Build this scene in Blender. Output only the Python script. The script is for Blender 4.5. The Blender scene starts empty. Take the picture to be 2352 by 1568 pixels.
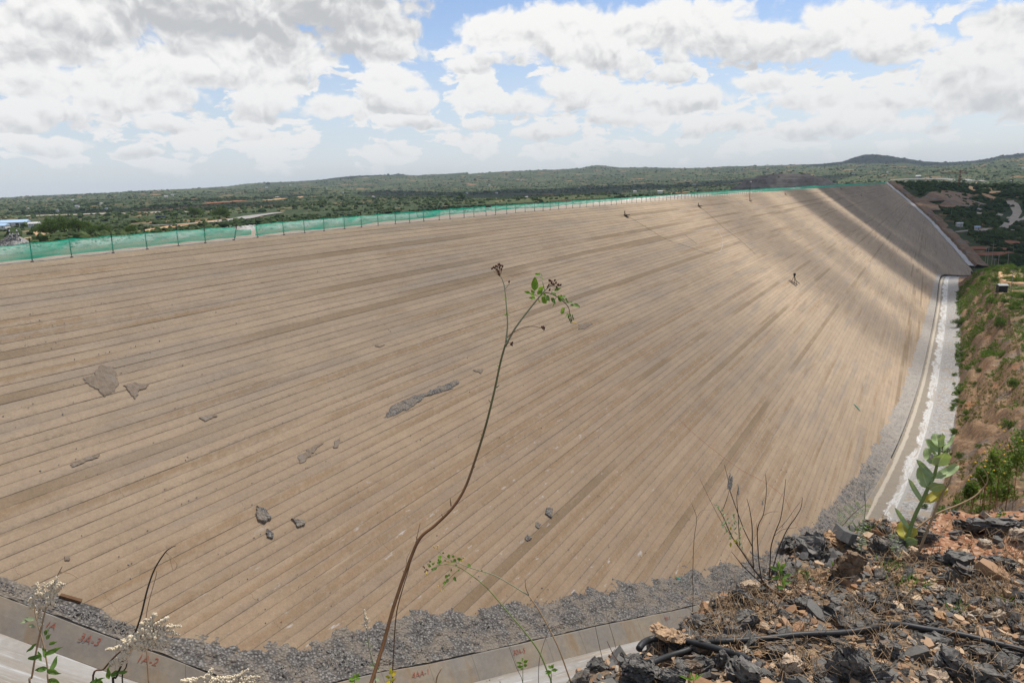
import bpy, bmesh, math, random
import numpy as np
from mathutils import Vector, Matrix
R = math.radians
rng = np.random.default_rng(7); random.seed(7)
sc = bpy.context.scene
COL = sc.collection

# ------------------------------------------------------------------ camera
CX, CY, F = 1176.0, 784.0, 1636.5          # picture measured on a 2352 x 1568 grid
VP = (2136.1, 399.1); ROLL = R(1.65)
CAM = np.array([56.0, 0.0, 4.35])
def _n(v): return v / np.linalg.norm(v)
_Y = _n(np.array([VP[0]-CX, VP[1]-CY, F]))
_U = _n(np.cross(_Y, np.array([math.cos(ROLL), -math.sin(ROLL), 0.0])))
if _U[1] > 0: _U = -_U
_X = _n(np.cross(_Y, _U))
AX = np.array([_X, _Y, _U])                # rows: world axes in camera coordinates (x right, y down, z forward)
def ray(px, py): return AX @ np.array([px-CX, py-CY, F])
FW = AX[:, 2]
def at_depth(px, py, d):                   # point seen at px,py at depth d along the optical axis
    return CAM + ray(px, py) / F * d
def at_z(px, py, z):
    r = ray(px, py); return CAM + r * ((z-CAM[2]) / r[2])
def at_plane_x(px, py, x):
    r = ray(px, py); return CAM + r * ((x-CAM[0]) / r[0])
SL = 1/1.4                                 # slope of the dam face
def at_face(px, py, lift=0.0):
    r = ray(px, py); t = -(CAM[2]-lift + SL*CAM[0]) / (r[2] + SL*r[0]); return CAM + t*r
camd = bpy.data.cameras.new('camera'); cam = bpy.data.objects.new('camera', camd); COL.objects.link(cam)
camd.sensor_width = 36.0; camd.lens = F / 2352 * 36.0
camd.clip_start = 0.05; camd.clip_end = 60000
r_ = AX[:, 0]; u_ = -AX[:, 1]; f_ = AX[:, 2]
cam.matrix_world = Matrix(((r_[0], u_[0], -f_[0], CAM[0]), (r_[1], u_[1], -f_[1], CAM[1]), (r_[2], u_[2], -f_[2], CAM[2]), (0, 0, 0, 1)))
sc.camera = cam

# ------------------------------------------------------------------ render set-up
sc.view_settings.view_transform = 'Standard'; sc.view_settings.look = 'None'
sc.view_settings.exposure = 0.0; sc.view_settings.gamma = 1.0
sc.render.engine = 'CYCLES'
cy = sc.cycles
cy.max_bounces = 5; cy.diffuse_bounces = 2; cy.glossy_bounces = 2; cy.transmission_bounces = 3
cy.transparent_max_bounces = 24; cy.volume_bounces = 0
cy.use_denoising = True
cy.use_adaptive_sampling = True; cy.adaptive_threshold = 0.01
cy.sample_clamp_indirect = 6.0

# ------------------------------------------------------------------ node helper
class NT:
    def __init__(s, tree): s.t = tree; s.n = tree.nodes; s.l = tree.links
    def new(s, typ, **kw):
        nd = s.n.new(typ)
        for k, v in kw.items(): setattr(nd, k, v)
        return nd
    def put(s, sock, v):
        if v is None: return
        if isinstance(v, bpy.types.NodeSocket): s.l.new(v, sock)
        elif isinstance(v, (tuple, list)) and len(v) == 3 and sock.type == 'RGBA': sock.default_value = (*v, 1)
        else: sock.default_value = v
    def m(s, op, a, b=None, c=None, clamp=False):
        nd = s.new('ShaderNodeMath', operation=op, use_clamp=clamp)
        for i, v in enumerate((a, b, c)): s.put(nd.inputs[i], v)
        return nd.outputs[0]
    def vm(s, op, a, b=None, c=None):
        nd = s.new('ShaderNodeVectorMath', operation=op)
        for i, v in enumerate((a, b, c)): s.put(nd.inputs[i], v)
        return nd.outputs['Value'] if op in ('LENGTH', 'DOT_PRODUCT', 'DISTANCE') else nd.outputs['Vector']
    def xyz(s, x=0.0, y=0.0, z=0.0):
        nd = s.new('ShaderNodeCombineXYZ')
        for i, v in enumerate((x, y, z)): s.put(nd.inputs[i], v)
        return nd.outputs[0]
    def sep(s, v):
        nd = s.new('ShaderNodeSeparateXYZ'); s.put(nd.inputs[0], v); return nd.outputs
    def noise(s, vec, scale=1.0, detail=4.0, rough=0.55, dim='3D', w=None, color=False):
        nd = s.new('ShaderNodeTexNoise', noise_dimensions=dim)
        if vec is not None: s.put(nd.inputs['Vector'], vec)
        s.put(nd.inputs['Scale'], scale); s.put(nd.inputs['Detail'], detail); s.put(nd.inputs['Roughness'], rough)
        return nd.outputs['Color' if color else 'Fac']
    def white(s, v, dim='1D', color=False):
        nd = s.new('ShaderNodeTexWhiteNoise', noise_dimensions=dim)
        s.put(nd.inputs['W' if dim == '1D' else 'Vector'], v)
        return nd.outputs['Color' if color else 'Value']
    def vor(s, vec, scale, feature='F1', out='Distance', rnd=1.0):
        nd = s.new('ShaderNodeTexVoronoi', feature=feature)
        s.put(nd.inputs['Vector'], vec); s.put(nd.inputs['Scale'], scale); s.put(nd.inputs['Randomness'], rnd)
        return nd.outputs[out]
    def rng(s, v, a, b, c=0.0, d=1.0, smooth=True):
        nd = s.new('ShaderNodeMapRange', interpolation_type='SMOOTHSTEP' if smooth else 'LINEAR')
        for i, q in enumerate((v, a, b, c, d)): s.put(nd.inputs[i], q)
        return nd.outputs[0]
    def mix(s, f, a, b, blend='MIX'):
        nd = s.new('ShaderNodeMix', data_type='RGBA', blend_type=blend)
        s.put(nd.inputs[0], f); s.put(nd.inputs[6], a); s.put(nd.inputs[7], b)
        return nd.outputs[2]
    def mixf(s, f, a, b):
        nd = s.new('ShaderNodeMix', data_type='FLOAT')
        s.put(nd.inputs[0], f); s.put(nd.inputs[2], a); s.put(nd.inputs[3], b)
        return nd.outputs[0]
    def attr(s, name, out='Fac'):
        nd = s.new('ShaderNodeAttribute', attribute_name=name); return nd.outputs[out]
    def bump(s, h, strength=0.5, dist=0.02, normal=None):
        nd = s.new('ShaderNodeBump'); s.put(nd.inputs['Height'], h); s.put(nd.inputs['Strength'], strength); s.put(nd.inputs['Distance'], dist)
        if normal is not None: s.put(nd.inputs['Normal'], normal)
        return nd.outputs[0]
    def obj(s): return s.new('ShaderNodeTexCoord').outputs['Object']
    def pos(s): return s.new('ShaderNodeNewGeometry').outputs['Position']
    def rand(s): return s.new('ShaderNodeObjectInfo').outputs['Random']
MATS = {}
def mat(name, fn):
    """fn(n) -> dict(color=, rough=, normal=, spec=, trans=, alpha=)"""
    m = bpy.data.materials.new(name); m.use_nodes = True; n = NT(m.node_tree); n.n.clear()
    out = n.new('ShaderNodeOutputMaterial'); b = n.new('ShaderNodeBsdfPrincipled')
    d = fn(n)
    n.put(b.inputs['Base Color'], d.get('color')); n.put(b.inputs['Roughness'], d.get('rough', 0.9))
    n.put(b.inputs['Specular IOR Level'], d.get('spec', 0.25)); n.put(b.inputs['Normal'], d.get('normal'))
    if 'metal' in d: n.put(b.inputs['Metallic'], d['metal'])
    sh = b.outputs[0]
    if 'trans' in d:                        # thin leaf: light shines through
        t = n.new('ShaderNodeBsdfTranslucent'); n.put(t.inputs['Color'], d['transcol'])
        mx = n.new('ShaderNodeMixShader'); n.put(mx.inputs[0], d['trans']); n.l.new(sh, mx.inputs[1]); n.l.new(t.outputs[0], mx.inputs[2]); sh = mx.outputs[0]
    if 'alpha' in d:
        t = n.new('ShaderNodeBsdfTransparent')
        mx = n.new('ShaderNodeMixShader'); n.put(mx.inputs[0], d['alpha']); n.l.new(t.outputs[0], mx.inputs[1]); n.l.new(sh, mx.inputs[2]); sh = mx.outputs[0]
    n.l.new(sh, out.inputs['Surface'])
    MATS[name] = m
    return m

# ------------------------------------------------------------------ sun, sky with clouds
SUN_EL, SUN_AZ = R(66), R(16)              # azimuth from +Y towards +X
SUND = np.array([math.sin(SUN_AZ)*math.cos(SUN_EL), math.cos(SUN_AZ)*math.cos(SUN_EL), math.sin(SUN_EL)])
sl = bpy.data.lights.new('sun', 'SUN'); sl.energy = 5.0; sl.angle = R(0.53); sl.color = (1.0, 0.955, 0.89)
so = bpy.data.objects.new('sun', sl); COL.objects.link(so)
so.rotation_euler = Vector(-SUND).to_track_quat('-Z', 'Y').to_euler(); so.location = (0, 0, 300)

def cloud_dir(px, py):
    d = _n(ray(px, py)); return math.atan2(d[0], d[1]), math.asin(d[2])
BLOBS = [  # x, y, rx, ry on the measuring grid, tone (lower = greyer)
 (500,45,360,90,-.75),(760,30,260,75,-.8),(330,20,230,70,-.7),(620,85,260,50,-.6),(900,75,110,50,-.1),(120,60,200,75,0.05),(80,115,150,35,-.3),(230,60,130,60,.1),
 (430,150,220,60,.25),(290,190,150,55,.2),(640,140,160,50,.15),(860,115,150,35,-.1),(560,175,180,40,.05),
 (905,185,80,42,.3),(900,225,110,35,.2),(330,232,170,38,.2),(60,185,90,45,.2),(50,265,130,32,.2),(610,232,95,38,.3),(765,250,95,34,.3),
 (1160,75,120,62,.3),(1290,70,150,70,.25),(1100,138,95,26,.1),(1360,130,110,45,.1),(1560,55,190,70,.05),(1700,100,200,55,-.05),(1840,110,130,45,-.1),
 (1960,60,150,72,.3),(2060,110,120,45,.0),(1470,145,55,38,.1),(1545,172,55,22,.1),
 (1300,195,85,42,.25),(1200,235,110,32,.2),(1380,215,110,35,.15),(1540,225,160,27,.2),(1420,262,90,28,.2),(1110,285,60,14,.2),
 (1765,190,85,25,.15),(1870,222,120,25,.15),(2040,235,110,40,.2),(2230,165,130,62,.1),(2300,120,110,50,.15),(2260,225,160,40,-.1),(2330,40,90,40,-.35),
 (1660,282,130,24,.2),(1250,298,100,20,.15),(1980,285,190,28,.1),(130,328,100,18,.2),(330,350,60,12,.1),(560,300,60,16,.2),(950,280,80,14,.1),(380,285,70,20,.2)]
w = bpy.data.worlds.new("World"); sc.world = w; w.use_nodes = True
n = NT(w.node_tree); n.n.clear()
wo = n.new('ShaderNodeOutputWorld'); bg = n.new('ShaderNodeBackground')
sky = n.new('ShaderNodeTexSky', sky_type='NISHITA'); sky.sun_disc = False; sky.sun_elevation = SUN_EL; sky.sun_rotation = SUN_AZ
sky.altitude = 800; sky.air_density = 1.0; sky.dust_density = 1.6; sky.ozone_density = 1.2
gen = n.new('ShaderNodeTexCoord').outputs['Generated']
g = n.sep(gen)
U = n.m('ARCTAN2', g[0], g[1]); V = n.m('ARCSINE', g[2])
UV = n.xyz(U, V, 0.0)
warp = n.noise(UV, 9.0, 3.0, 0.6, color=True)
warp2 = n.noise(UV, 34.0, 3.0, 0.6, color=True)
UVw = n.vm('MULTIPLY_ADD', n.vm('SUBTRACT', warp, (.5, .5, .5)), (.055, .032, 0), UV)
UVw = n.vm('MULTIPLY_ADD', n.vm('SUBTRACT', warp2, (.5, .5, .5)), (.016, .011, 0), UVw)
Fm = None; SW = None; SH = None
for (bx, by, rx, ry, tone) in BLOBS:
    u0, v0 = cloud_dir(bx, by)
    ir = (F/rx/1.12, F/ry/1.12, 0.0)
    q = n.vm('MULTIPLY_ADD', UVw, ir, (-u0*ir[0], -v0*ir[1], 0.0))
    wgt = n.m('SUBTRACT', 1.0, n.vm('LENGTH', q), clamp=True)
    h = n.m('ADD', n.sep(q)[1], tone)
    hw = n.m('MULTIPLY', h, wgt)
    Fm = wgt if Fm is None else n.m('MAXIMUM', Fm, wgt)
    SW = wgt if SW is None else n.m('ADD', SW, wgt)
    SH = hw if SH is None else n.m('ADD', SH, hw)
h = n.m('DIVIDE', SH, n.m('ADD', SW, 0.02))
# cauliflower detail: two samples give the lit side of each puff
def puffs(p):
    a = n.vor(p, 21.0); b = n.vor(p, 52.0); c = n.vor(p, 120.0)
    return n.m('SUBTRACT', n.m('MULTIPLY_ADD', n.noise(p, 22.0, 7.0, .6), .75, .42), n.m('ADD', n.m('MULTIPLY', a, .34), n.m('MULTIPLY_ADD', b, .20, n.m('MULTIPLY', c, .10))))
nz = puffs(UVw)
nz_up = puffs(n.vm('ADD', UVw, (0.003, 0.011, 0)))
# scattered low small cumulus towards the horizon
lowc = n.noise(n.vm('MULTIPLY', UVw, (1.0, 2.4, 1.0)), 15.0, 6.0, 0.58)
lowm = n.m('MULTIPLY', n.rng(V, .012, .05), n.rng(V, .24, .13))
low = n.m('MULTIPLY', n.rng(lowc, .39, .60), n.m('MULTIPLY', lowm, .66))
high = n.m('MULTIPLY', n.rng(n.noise(UVw, 3.5, 7.0, 0.6), .34, .60), n.rng(V, .27, .42, 0.0, .42))   # broken cloud overhead
dens = n.m('ADD', n.m('ADD', n.m('MAXIMUM', n.m('MAXIMUM', Fm, low), high), n.m('MULTIPLY', n.m('SUBTRACT', nz, .5), 1.05)), n.m('MULTIPLY', n.rng(h, -.35, -.9), -.15))
alpha = n.rng(dens, .13, .38)
lit = n.m('MULTIPLY_ADD', n.m('SUBTRACT', nz, nz_up), 2.6, n.m('MULTIPLY', h, 1.0))
edge = n.rng(dens, .65, .25, 0.0, .22)
lit = n.m('ADD', n.m('ADD', lit, n.rng(SW, .05, .35, .42, .17)), edge)
ccol = n.mix(n.rng(lit, -.75, .52), (6.9, 7.05, 7.3), (12.1, 12.0, 11.85))
hz = n.rng(V, .0, .24, 1.0, 0.0)
skyc = n.mix(n.m('MULTIPLY', hz, .68), n.mix(1.0, sky.outputs[0], (1.68, 1.70, 1.80), 'MULTIPLY'), (9.3, 9.8, 10.5))
ccol = n.mix(n.m('MULTIPLY', hz, .50), ccol, (9.6, 9.8, 10.0))
alpha = n.m('MULTIPLY', alpha, n.rng(V, .0, .07, .3, 1.0))
dim = n.rng(V, .28, .60, 1.0, .50)          # unseen cloud overhead is darkened to lower the ambient light
ccol = n.mix(1.0, ccol, n.xyz(dim, dim, dim), 'MULTIPLY')
fin = n.mix(alpha, skyc, ccol)
n.put(bg.inputs['Color'], fin); bg.inputs['Strength'].default_value = 0.080
n.l.new(bg.outputs[0], wo.inputs['Surface'])
w.cycles.sampling_method = 'MANUAL'; w.cycles.sample_map_resolution = 256

# ------------------------------------------------------------------ object helpers
def tag(o, label=None, cat=None, group=None, kind=None):
    if label: o['label'] = label
    if cat: o['category'] = cat
    if group: o['group'] = group
    if kind: o['kind'] = kind
    return o
def empty(name, loc, label=None, cat=None, group=None):
    o = bpy.data.objects.new(name, None); COL.objects.link(o); o.location = Vector([float(c) for c in loc]); o.empty_display_size = .2
    return tag(o, label, cat, group)
def link(name, me, parent=None):
    o = bpy.data.objects.new(name, me); COL.objects.link(o)
    if parent is not None:
        o.parent = parent
        o.matrix_parent_inverse = Matrix.Translation(-parent.location)
    return o
def npmesh(name, verts, faces, m=None, smooth=False, attrs=None, mats=None, midx=None):
    me = bpy.data.meshes.new(name)
    verts = np.asarray(verts, dtype=np.float32)
    if isinstance(faces, np.ndarray):
        k = faces.shape[1]; nf = len(faces)
        me.vertices.add(len(verts)); me.vertices.foreach_set('co', verts.ravel())
        me.loops.add(nf*k); me.loops.foreach_set('vertex_index', faces.astype(np.int32).ravel())
        me.polygons.add(nf); me.polygons.foreach_set('loop_start', np.arange(0, nf*k, k, dtype=np.int32))
        me.polygons.foreach_set('loop_total', np.full(nf, k, dtype=np.int32))
    else:
        me.from_pydata([tuple(map(float, v)) for v in verts], [], faces)
    if m is not None: me.materials.append(MATS[m] if isinstance(m, str) else m)
    for q in (mats or []): me.materials.append(MATS[q])
    if midx is not None: me.polygons.foreach_set('material_index', np.asarray(midx, dtype=np.int32))
    me.update(calc_edges=True)
    me.polygons.foreach_set('use_smooth', np.full(len(me.polygons), bool(smooth)))
    for k, v in (attrs or {}).items():
        a = me.attributes.new(k, 'FLOAT', 'POINT'); a.data.foreach_set('value', np.asarray(v, dtype=np.float32))
    me.validate()
    return me
def grid_faces(nr, nc):
    i = np.arange(nr-1)[:, None]*nc + np.arange(nc-1)[None, :]
    return np.stack([i, i+1, i+nc+1, i+nc], -1).reshape(-1, 4)
class MB:
    def __init__(s): s.v = []; s.f = []; s.mi = []; s.cur = 0
    def add(s, vs, fs):
        o = len(s.v); s.v += [tuple(map(float, q)) for q in vs]; s.f += [tuple(o+i for i in q) for q in fs]; s.mi += [s.cur]*len(fs)
    def box(s, c, size, rot=None):
        c = Vector(c); h = [q/2 for q in size]
        vs = [Vector((sx*h[0], sy*h[1], sz*h[2])) for sx in (-1, 1) for sy in (-1, 1) for sz in (-1, 1)]
        if rot is not None: vs = [rot @ v for v in vs]
        s.add([v+c for v in vs], [(0, 1, 3, 2), (4, 6, 7, 5), (0, 4, 5, 1), (2, 3, 7, 6), (0, 2, 6, 4), (1, 5, 7, 3)])
    def bar(s, a, b, wd, dp=None):
        a = Vector(a); b = Vector(b); d = b-a; q = d.to_track_quat('Z', 'Y').to_matrix()
        s.box((a+b)/2, (wd, dp or wd, d.length), q)
    def tube(s, pts, rad, sides=6, cap=True):
        pts = [Vector(p) for p in pts]; k = len(pts)
        if not hasattr(rad, '__len__'): rad = [rad]*k
        vs = []; nrm = None
        for i, p in enumerate(pts):
            t = (pts[min(i+1, k-1)] - pts[max(i-1, 0)]).normalized()
            if nrm is None: nrm = t.orthogonal().normalized()
            else:
                nrm = nrm - t*nrm.dot(t)
                nrm = nrm.normalized() if nrm.length > 1e-6 else t.orthogonal().normalized()
            b = t.cross(nrm)
            for j in range(sides):
                a = 2*math.pi*j/sides; vs.append(p + (nrm*math.cos(a) + b*math.sin(a))*rad[i])
        fs = [(i*sides+j, i*sides+(j+1) % sides, (i+1)*sides+(j+1) % sides, (i+1)*sides+j) for i in range(k-1) for j in range(sides)]
        if cap: fs += [tuple(range(sides-1, -1, -1)), tuple((k-1)*sides+j for j in range(sides))]
        s.add(vs, fs)
    def ellipsoid(s, c, a, seg=8, rings=5, rot=None):
        c = Vector(c); vs = []
        for i in range(rings+1):
            th = math.pi*i/rings
            for j in range(seg):
                ph = 2*math.pi*j/seg
                v = Vector((a[0]*math.sin(th)*math.cos(ph), a[1]*math.sin(th)*math.sin(ph), a[2]*math.cos(th)))
                vs.append(c + (rot @ v if rot is not None else v))
        s.add(vs, [(i*seg+j, (i+1)*seg+j, (i+1)*seg+(j+1) % seg, i*seg+(j+1) % seg) for i in range(rings) for j in range(seg)])
    def build(s, name, m, parent=None, smooth=False):
        me = npmesh(name, np.array(s.v), s.f, m=None if isinstance(m, (list, tuple)) else m, mats=m if isinstance(m, (list, tuple)) else None, midx=s.mi if isinstance(m, (list, tuple)) else None, smooth=smooth)
        return link(name, me, parent)
def spline(pts, k=8):
    """Catmull-Rom through points"""
    P = [np.array(p, float) for p in pts]; P = [2*P[0]-P[1]] + P + [2*P[-1]-P[-2]]; out = []
    for i in range(1, len(P)-2):
        for t in np.linspace(0, 1, k, endpoint=False):
            a, b, c, d = P[i-1:i+3]
            out.append(.5*((2*b) + (c-a)*t + (2*a-5*b+4*c-d)*t*t + (3*b-a-3*c+d)*t**3))
    out.append(P[-2]); return out
def _hash(ix, iy, s):
    h = (ix.astype(np.int64)*374761393 + iy.astype(np.int64)*668265263 + s*2147483647) & 0xffffffff
    h = ((h ^ (h >> 13)) * 1274126177) & 0xffffffff
    return ((h ^ (h >> 16)) & 0xffff) / 65535.0
def vnoise(x, y, s=0):
    ix = np.floor(x); iy = np.floor(y); fx = x-ix; fy = y-iy; fx = fx*fx*(3-2*fx); fy = fy*fy*(3-2*fy)
    a = _hash(ix, iy, s); b = _hash(ix+1, iy, s); c = _hash(ix, iy+1, s); d = _hash(ix+1, iy+1, s)
    return (a*(1-fx)+b*fx)*(1-fy) + (c*(1-fx)+d*fx)*fy - .5
def fbm(x, y, oct=4, s=0, g=.5):
    x = np.asarray(x, float); y = np.asarray(y, float); o = 0; a = 1.0
    for i in range(oct): o = o + a*vnoise(x*2**i+17.3*i, y*2**i+9.1*i, s+i); a *= g
    return o

# ------------------------------------------------------------------ materials
def m_face(n):
    lay = n.attr('lay'); al = n.attr('along')
    L = n.m('FLOOR', lay); f = n.m('FRACT', lay)
    r1 = n.white(L); r2 = n.white(n.m('ADD', L, 77.7))
    als = n.m('MULTIPLY_ADD', r1, 37.3, al)             # every curb starts its pattern elsewhere
    P = n.xyz(n.m('MULTIPLY_ADD', al, .81, n.m('MULTIPLY', lay, .405)), n.m('MULTIPLY_ADD', al, -.587, n.m('MULTIPLY', lay, .558)), n.m('MULTIPLY_ADD', al, .23, n.m('MULTIPLY', lay, .31)))   # turned, so that no pattern runs along the curbs
    broad = n.noise(n.xyz(n.m('MULTIPLY', al, .012), n.m('MULTIPLY', lay, .03), 0.0), 1.0, 4, .6)
    base = n.mix(n.rng(broad, .35, .65), (.322, .247, .172), (.390, .296, .202))
    tone = n.m('MULTIPLY_ADD', r1, .10, .95)
    # every curb was cast in runs of its own shade
    run = n.white(n.xyz(n.m('FLOOR', n.m('MULTIPLY_ADD', al, .045, n.m('MULTIPLY', r2, 13.0))), L, 0.0), '3D')
    tone = n.m('MULTIPLY', tone, n.m('MULTIPLY_ADD', run, .07, .965))
    col = n.mix(1.0, base, n.xyz(tone, tone, tone), 'MULTIPLY')
    greyish = n.rng(n.noise(n.xyz(n.m('MULTIPLY', al, .05), n.m('MULTIPLY', lay, .42), 3.0), 1.0, 3, .5), .50, .66)
    col = n.mix(n.m('MULTIPLY', greyish, .5), col, (.250, .212, .170))
    # rusty wash streaks that hang from the joint above
    st = n.noise(n.xyz(n.m('MULTIPLY', als, .034), n.m('MULTIPLY', L, 1.37), n.m('MULTIPLY_ADD', f, .25, n.m('MULTIPLY', r2, 7.0))), 1.0, 4, .55)
    drip = n.noise(n.xyz(n.m('MULTIPLY_ADD', f, .6, n.m('MULTIPLY', als, 1.7)), n.m('MULTIPLY_ADD', als, .5, n.m('MULTIPLY', f, 1.1)), n.m('MULTIPLY', r2, 9.0)), 1.0, 3, .6)
    low_ = n.m('MULTIPLY', n.rng(lay, 18.0, 48.0), n.rng(al, 130.0, 50.0))
    band = n.m('MULTIPLY', n.rng(n.m('MULTIPLY_ADD', low_, .10, st), .54, .67), n.rng(n.m('ADD', n.m('MULTIPLY_ADD', drip, 1.5, -.75), n.m('ABSOLUTE', n.m('SUBTRACT', f, n.mixf(r2, .15, .8)))), .62, .05))
    col = n.mix(n.m('MULTIPLY', band, .58), col, (.225, .142, .070))
    col = n.mix(n.m('MULTIPLY', low_, .40), col, (.345, .232, .138))      # browner orange towards the lower near part of the face
    # a few whole curbs are dark brown
    dk = n.m('MULTIPLY', n.m('GREATER_THAN', n.white(n.m('ADD', L, 31.3)), .90), n.rng(n.noise(n.xyz(n.m('MULTIPLY', als, .02), n.m('MULTIPLY', L, .77), 0.0), 1.0, 3, .5), .46, .54))
    col = n.mix(n.m('MULTIPLY', dk, .62), col, (.205, .145, .085))
    light = n.rng(n.noise(n.xyz(n.m('MULTIPLY', al, .09), n.m('MULTIPLY', lay, .9), 9.0), 1.0, 4, .65), .60, .72)
    col = n.mix(n.m('MULTIPLY', light, .35), col, (.50, .385, .26))
    # lime bloom low on the face
    eff = n.m('MULTIPLY', n.rng(n.noise(n.xyz(n.m('MULTIPLY', al, .5), n.m('MULTIPLY', lay, 1.3), 5.0), 1.0, 6, .68), .61, .69), n.m('MULTIPLY', n.rng(lay, 34.0, 50.0), n.rng(al, 95.0, 40.0)))
    col = n.mix(n.m('MULTIPLY', eff, .62), col, (.60, .58, .55))
    # pitted aggregate
    ag = n.noise(P, 9.0, 5, .7); pit = n.rng(n.vor(P, 5.5), .17, .06)
    rough_ = n.m('MULTIPLY', n.rng(f, .45, .95), n.rng(n.noise(n.xyz(n.m('MULTIPLY', al, .22), n.m('MULTIPLY', L, .91), 1.0), 1.0, 4, .6), .42, .62))
    pit = n.m('MULTIPLY', pit, n.m('MAXIMUM', n.rng(n.noise(P, .8, 3, .6), .45, .62), rough_))
    col = n.mix(n.m('MULTIPLY', rough_, n.m('MULTIPLY', n.rng(n.noise(P, 3.2, 5, .72), .42, .62), .55)), col, (.19, .145, .10))
    col = n.mix(n.m('MULTIPLY', pit, .55), col, (.12, .095, .07))
    mid = n.noise(n.pos(), 3.7, 5, .72)
    agm = n.m('MULTIPLY', n.m('MULTIPLY_ADD', ag, .6, .70), n.m('MULTIPLY_ADD', mid, .44, .78))
    col = n.mix(1.0, col, n.xyz(agm, agm, agm), 'MULTIPLY')
    blot = n.m('MULTIPLY_ADD', n.noise(n.pos(), .31, 6, .7), .40, .80)
    col = n.mix(1.0, col, n.xyz(blot, blot, blot), 'MULTIPLY')
    # the open joint between two curbs
    jit = n.m('MULTIPLY', n.m('SUBTRACT', n.noise(n.xyz(als, n.m('MULTIPLY', L, .613), n.m('MULTIPLY', r2, 9.0)), 2.5, 4, .7), .5), .12)
    wid = n.m('MULTIPLY', n.rng(n.noise(n.xyz(n.m('MULTIPLY', al, .25), n.m('MULTIPLY', L, .9), 7.0), 1.0, 4, .7), .36, .72), .04)
    edge = n.m('MINIMUM', f, n.m('SUBTRACT', 1.0, f))
    jn = n.rng(n.m('SUBTRACT', n.m('ADD', edge, n.m('MULTIPLY', jit, .8)), wid), .020, -.004)
    halo = n.m('MULTIPLY', n.rng(n.m('ADD', n.m('SUBTRACT', 1.0, f), jit), .30, .02), .20)
    col = n.mix(halo, col, (.22, .165, .11))
    col = n.mix(n.m('MULTIPLY', jn, n.rng(n.noise(n.xyz(n.m('MULTIPLY', al, .11), n.m('MULTIPLY', lay, .6), 2.0), 1.0, 4, .6), .36, .64, .08, .55)), col, (.07, .055, .042))
    # hairline cracks across a curb
    cx_ = n.m('FRACT', n.m('MULTIPLY_ADD', n.m('MULTIPLY_ADD', n.noise(n.xyz(0.0, lay, L), 3.0, 2, .6), .5, al), .105, n.m('MULTIPLY', n.white(n.m('MULTIPLY_ADD', n.m('FLOOR', n.m('MULTIPLY', L, .25)), 1.0, 3.0)), 1.0)))
    ck = n.m('MULTIPLY', n.rng(cx_, .0045, .0015), n.rng(n.white(n.xyz(L, n.m('FLOOR', n.m('MULTIPLY', al, .1)), 2.0), '3D'), .62, .8))
    col = n.mix(n.m('MULTIPLY', ck, .45), col, (.07, .055, .04))
    return dict(color=col, rough=.92, spec=.15)
mat('curb_concrete', m_face)
def m_stone(cols, scale=3.0, rough=.9, bumpd=.05, sp=.2, detail=6):
    def fn(n):
        p = n.pos(); a = n.noise(p, scale, detail, .65); c = n.noise(p, scale*5.3, 4, .6)
        col = n.mix(n.rng(a, .32, .66), cols[0], cols[1])
        if len(cols) > 2: col = n.mix(n.rng(n.noise(p, scale*.37, 4, .6), .52, .68), col, cols[2])
        k = n.m('MULTIPLY_ADD', c, .7, .65)
        col = n.mix(1.0, col, n.xyz(k, k, k), 'MULTIPLY')
        return dict(color=col, rough=rough, spec=sp, normal=n.bump(n.m('ADD', a, n.m('MULTIPLY', c, .4)), .6, bumpd))
    return fn
mat('white_gravel', m_stone([(.40, .36, .31), (.58, .54, .48)], 1.2, bumpd=.08))
mat('white_rock', m_stone([(.46, .43, .38), (.66, .63, .58), (.40, .36, .30)], 1.7, bumpd=.1))
mat('crest_dirt', m_stone([(.33, .28, .21), (.42, .35, .27)], .6, bumpd=.05))
def m_gravel(n):
    p = n.pos()
    v = n.vor(p, 7.0, out='Color'); d = n.vor(p, 7.0); big = n.noise(p, .7, 4, .6)
    k = n.sep(v)[0]
    col = n.mix(k, (.125, .116, .104), (.335, .312, .28))
    col = n.mix(n.rng(n.sep(v)[1], .82, .95), col, (.36, .33, .28))
    col = n.mix(n.m('MULTIPLY', n.rng(d, .30, .62), .75), col, (.075, .066, .058))
    col = n.mix(n.m('MULTIPLY', n.rng(big, .42, .62), .75), col, (.27, .222, .168))
    dist_ = n.attr('along')
    col = n.mix(n.m('MULTIPLY', n.rng(dist_, 80.0, 190.0), .6), col, (.40, .365, .32))
    return dict(color=col, rough=.85, spec=.3, normal=n.bump(n.m('SUBTRACT', 1.0, d), .9, .10))
mat('toe_gravel', m_gravel)
mat('grey_chip', m_stone([(.135, .126, .115), (.34, .32, .292)], 8.0, bumpd=.01))
mat('spall', m_stone([(.195, .152, .110), (.265, .208, .152), (.27, .225, .18)], 4.0, bumpd=.09))
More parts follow.
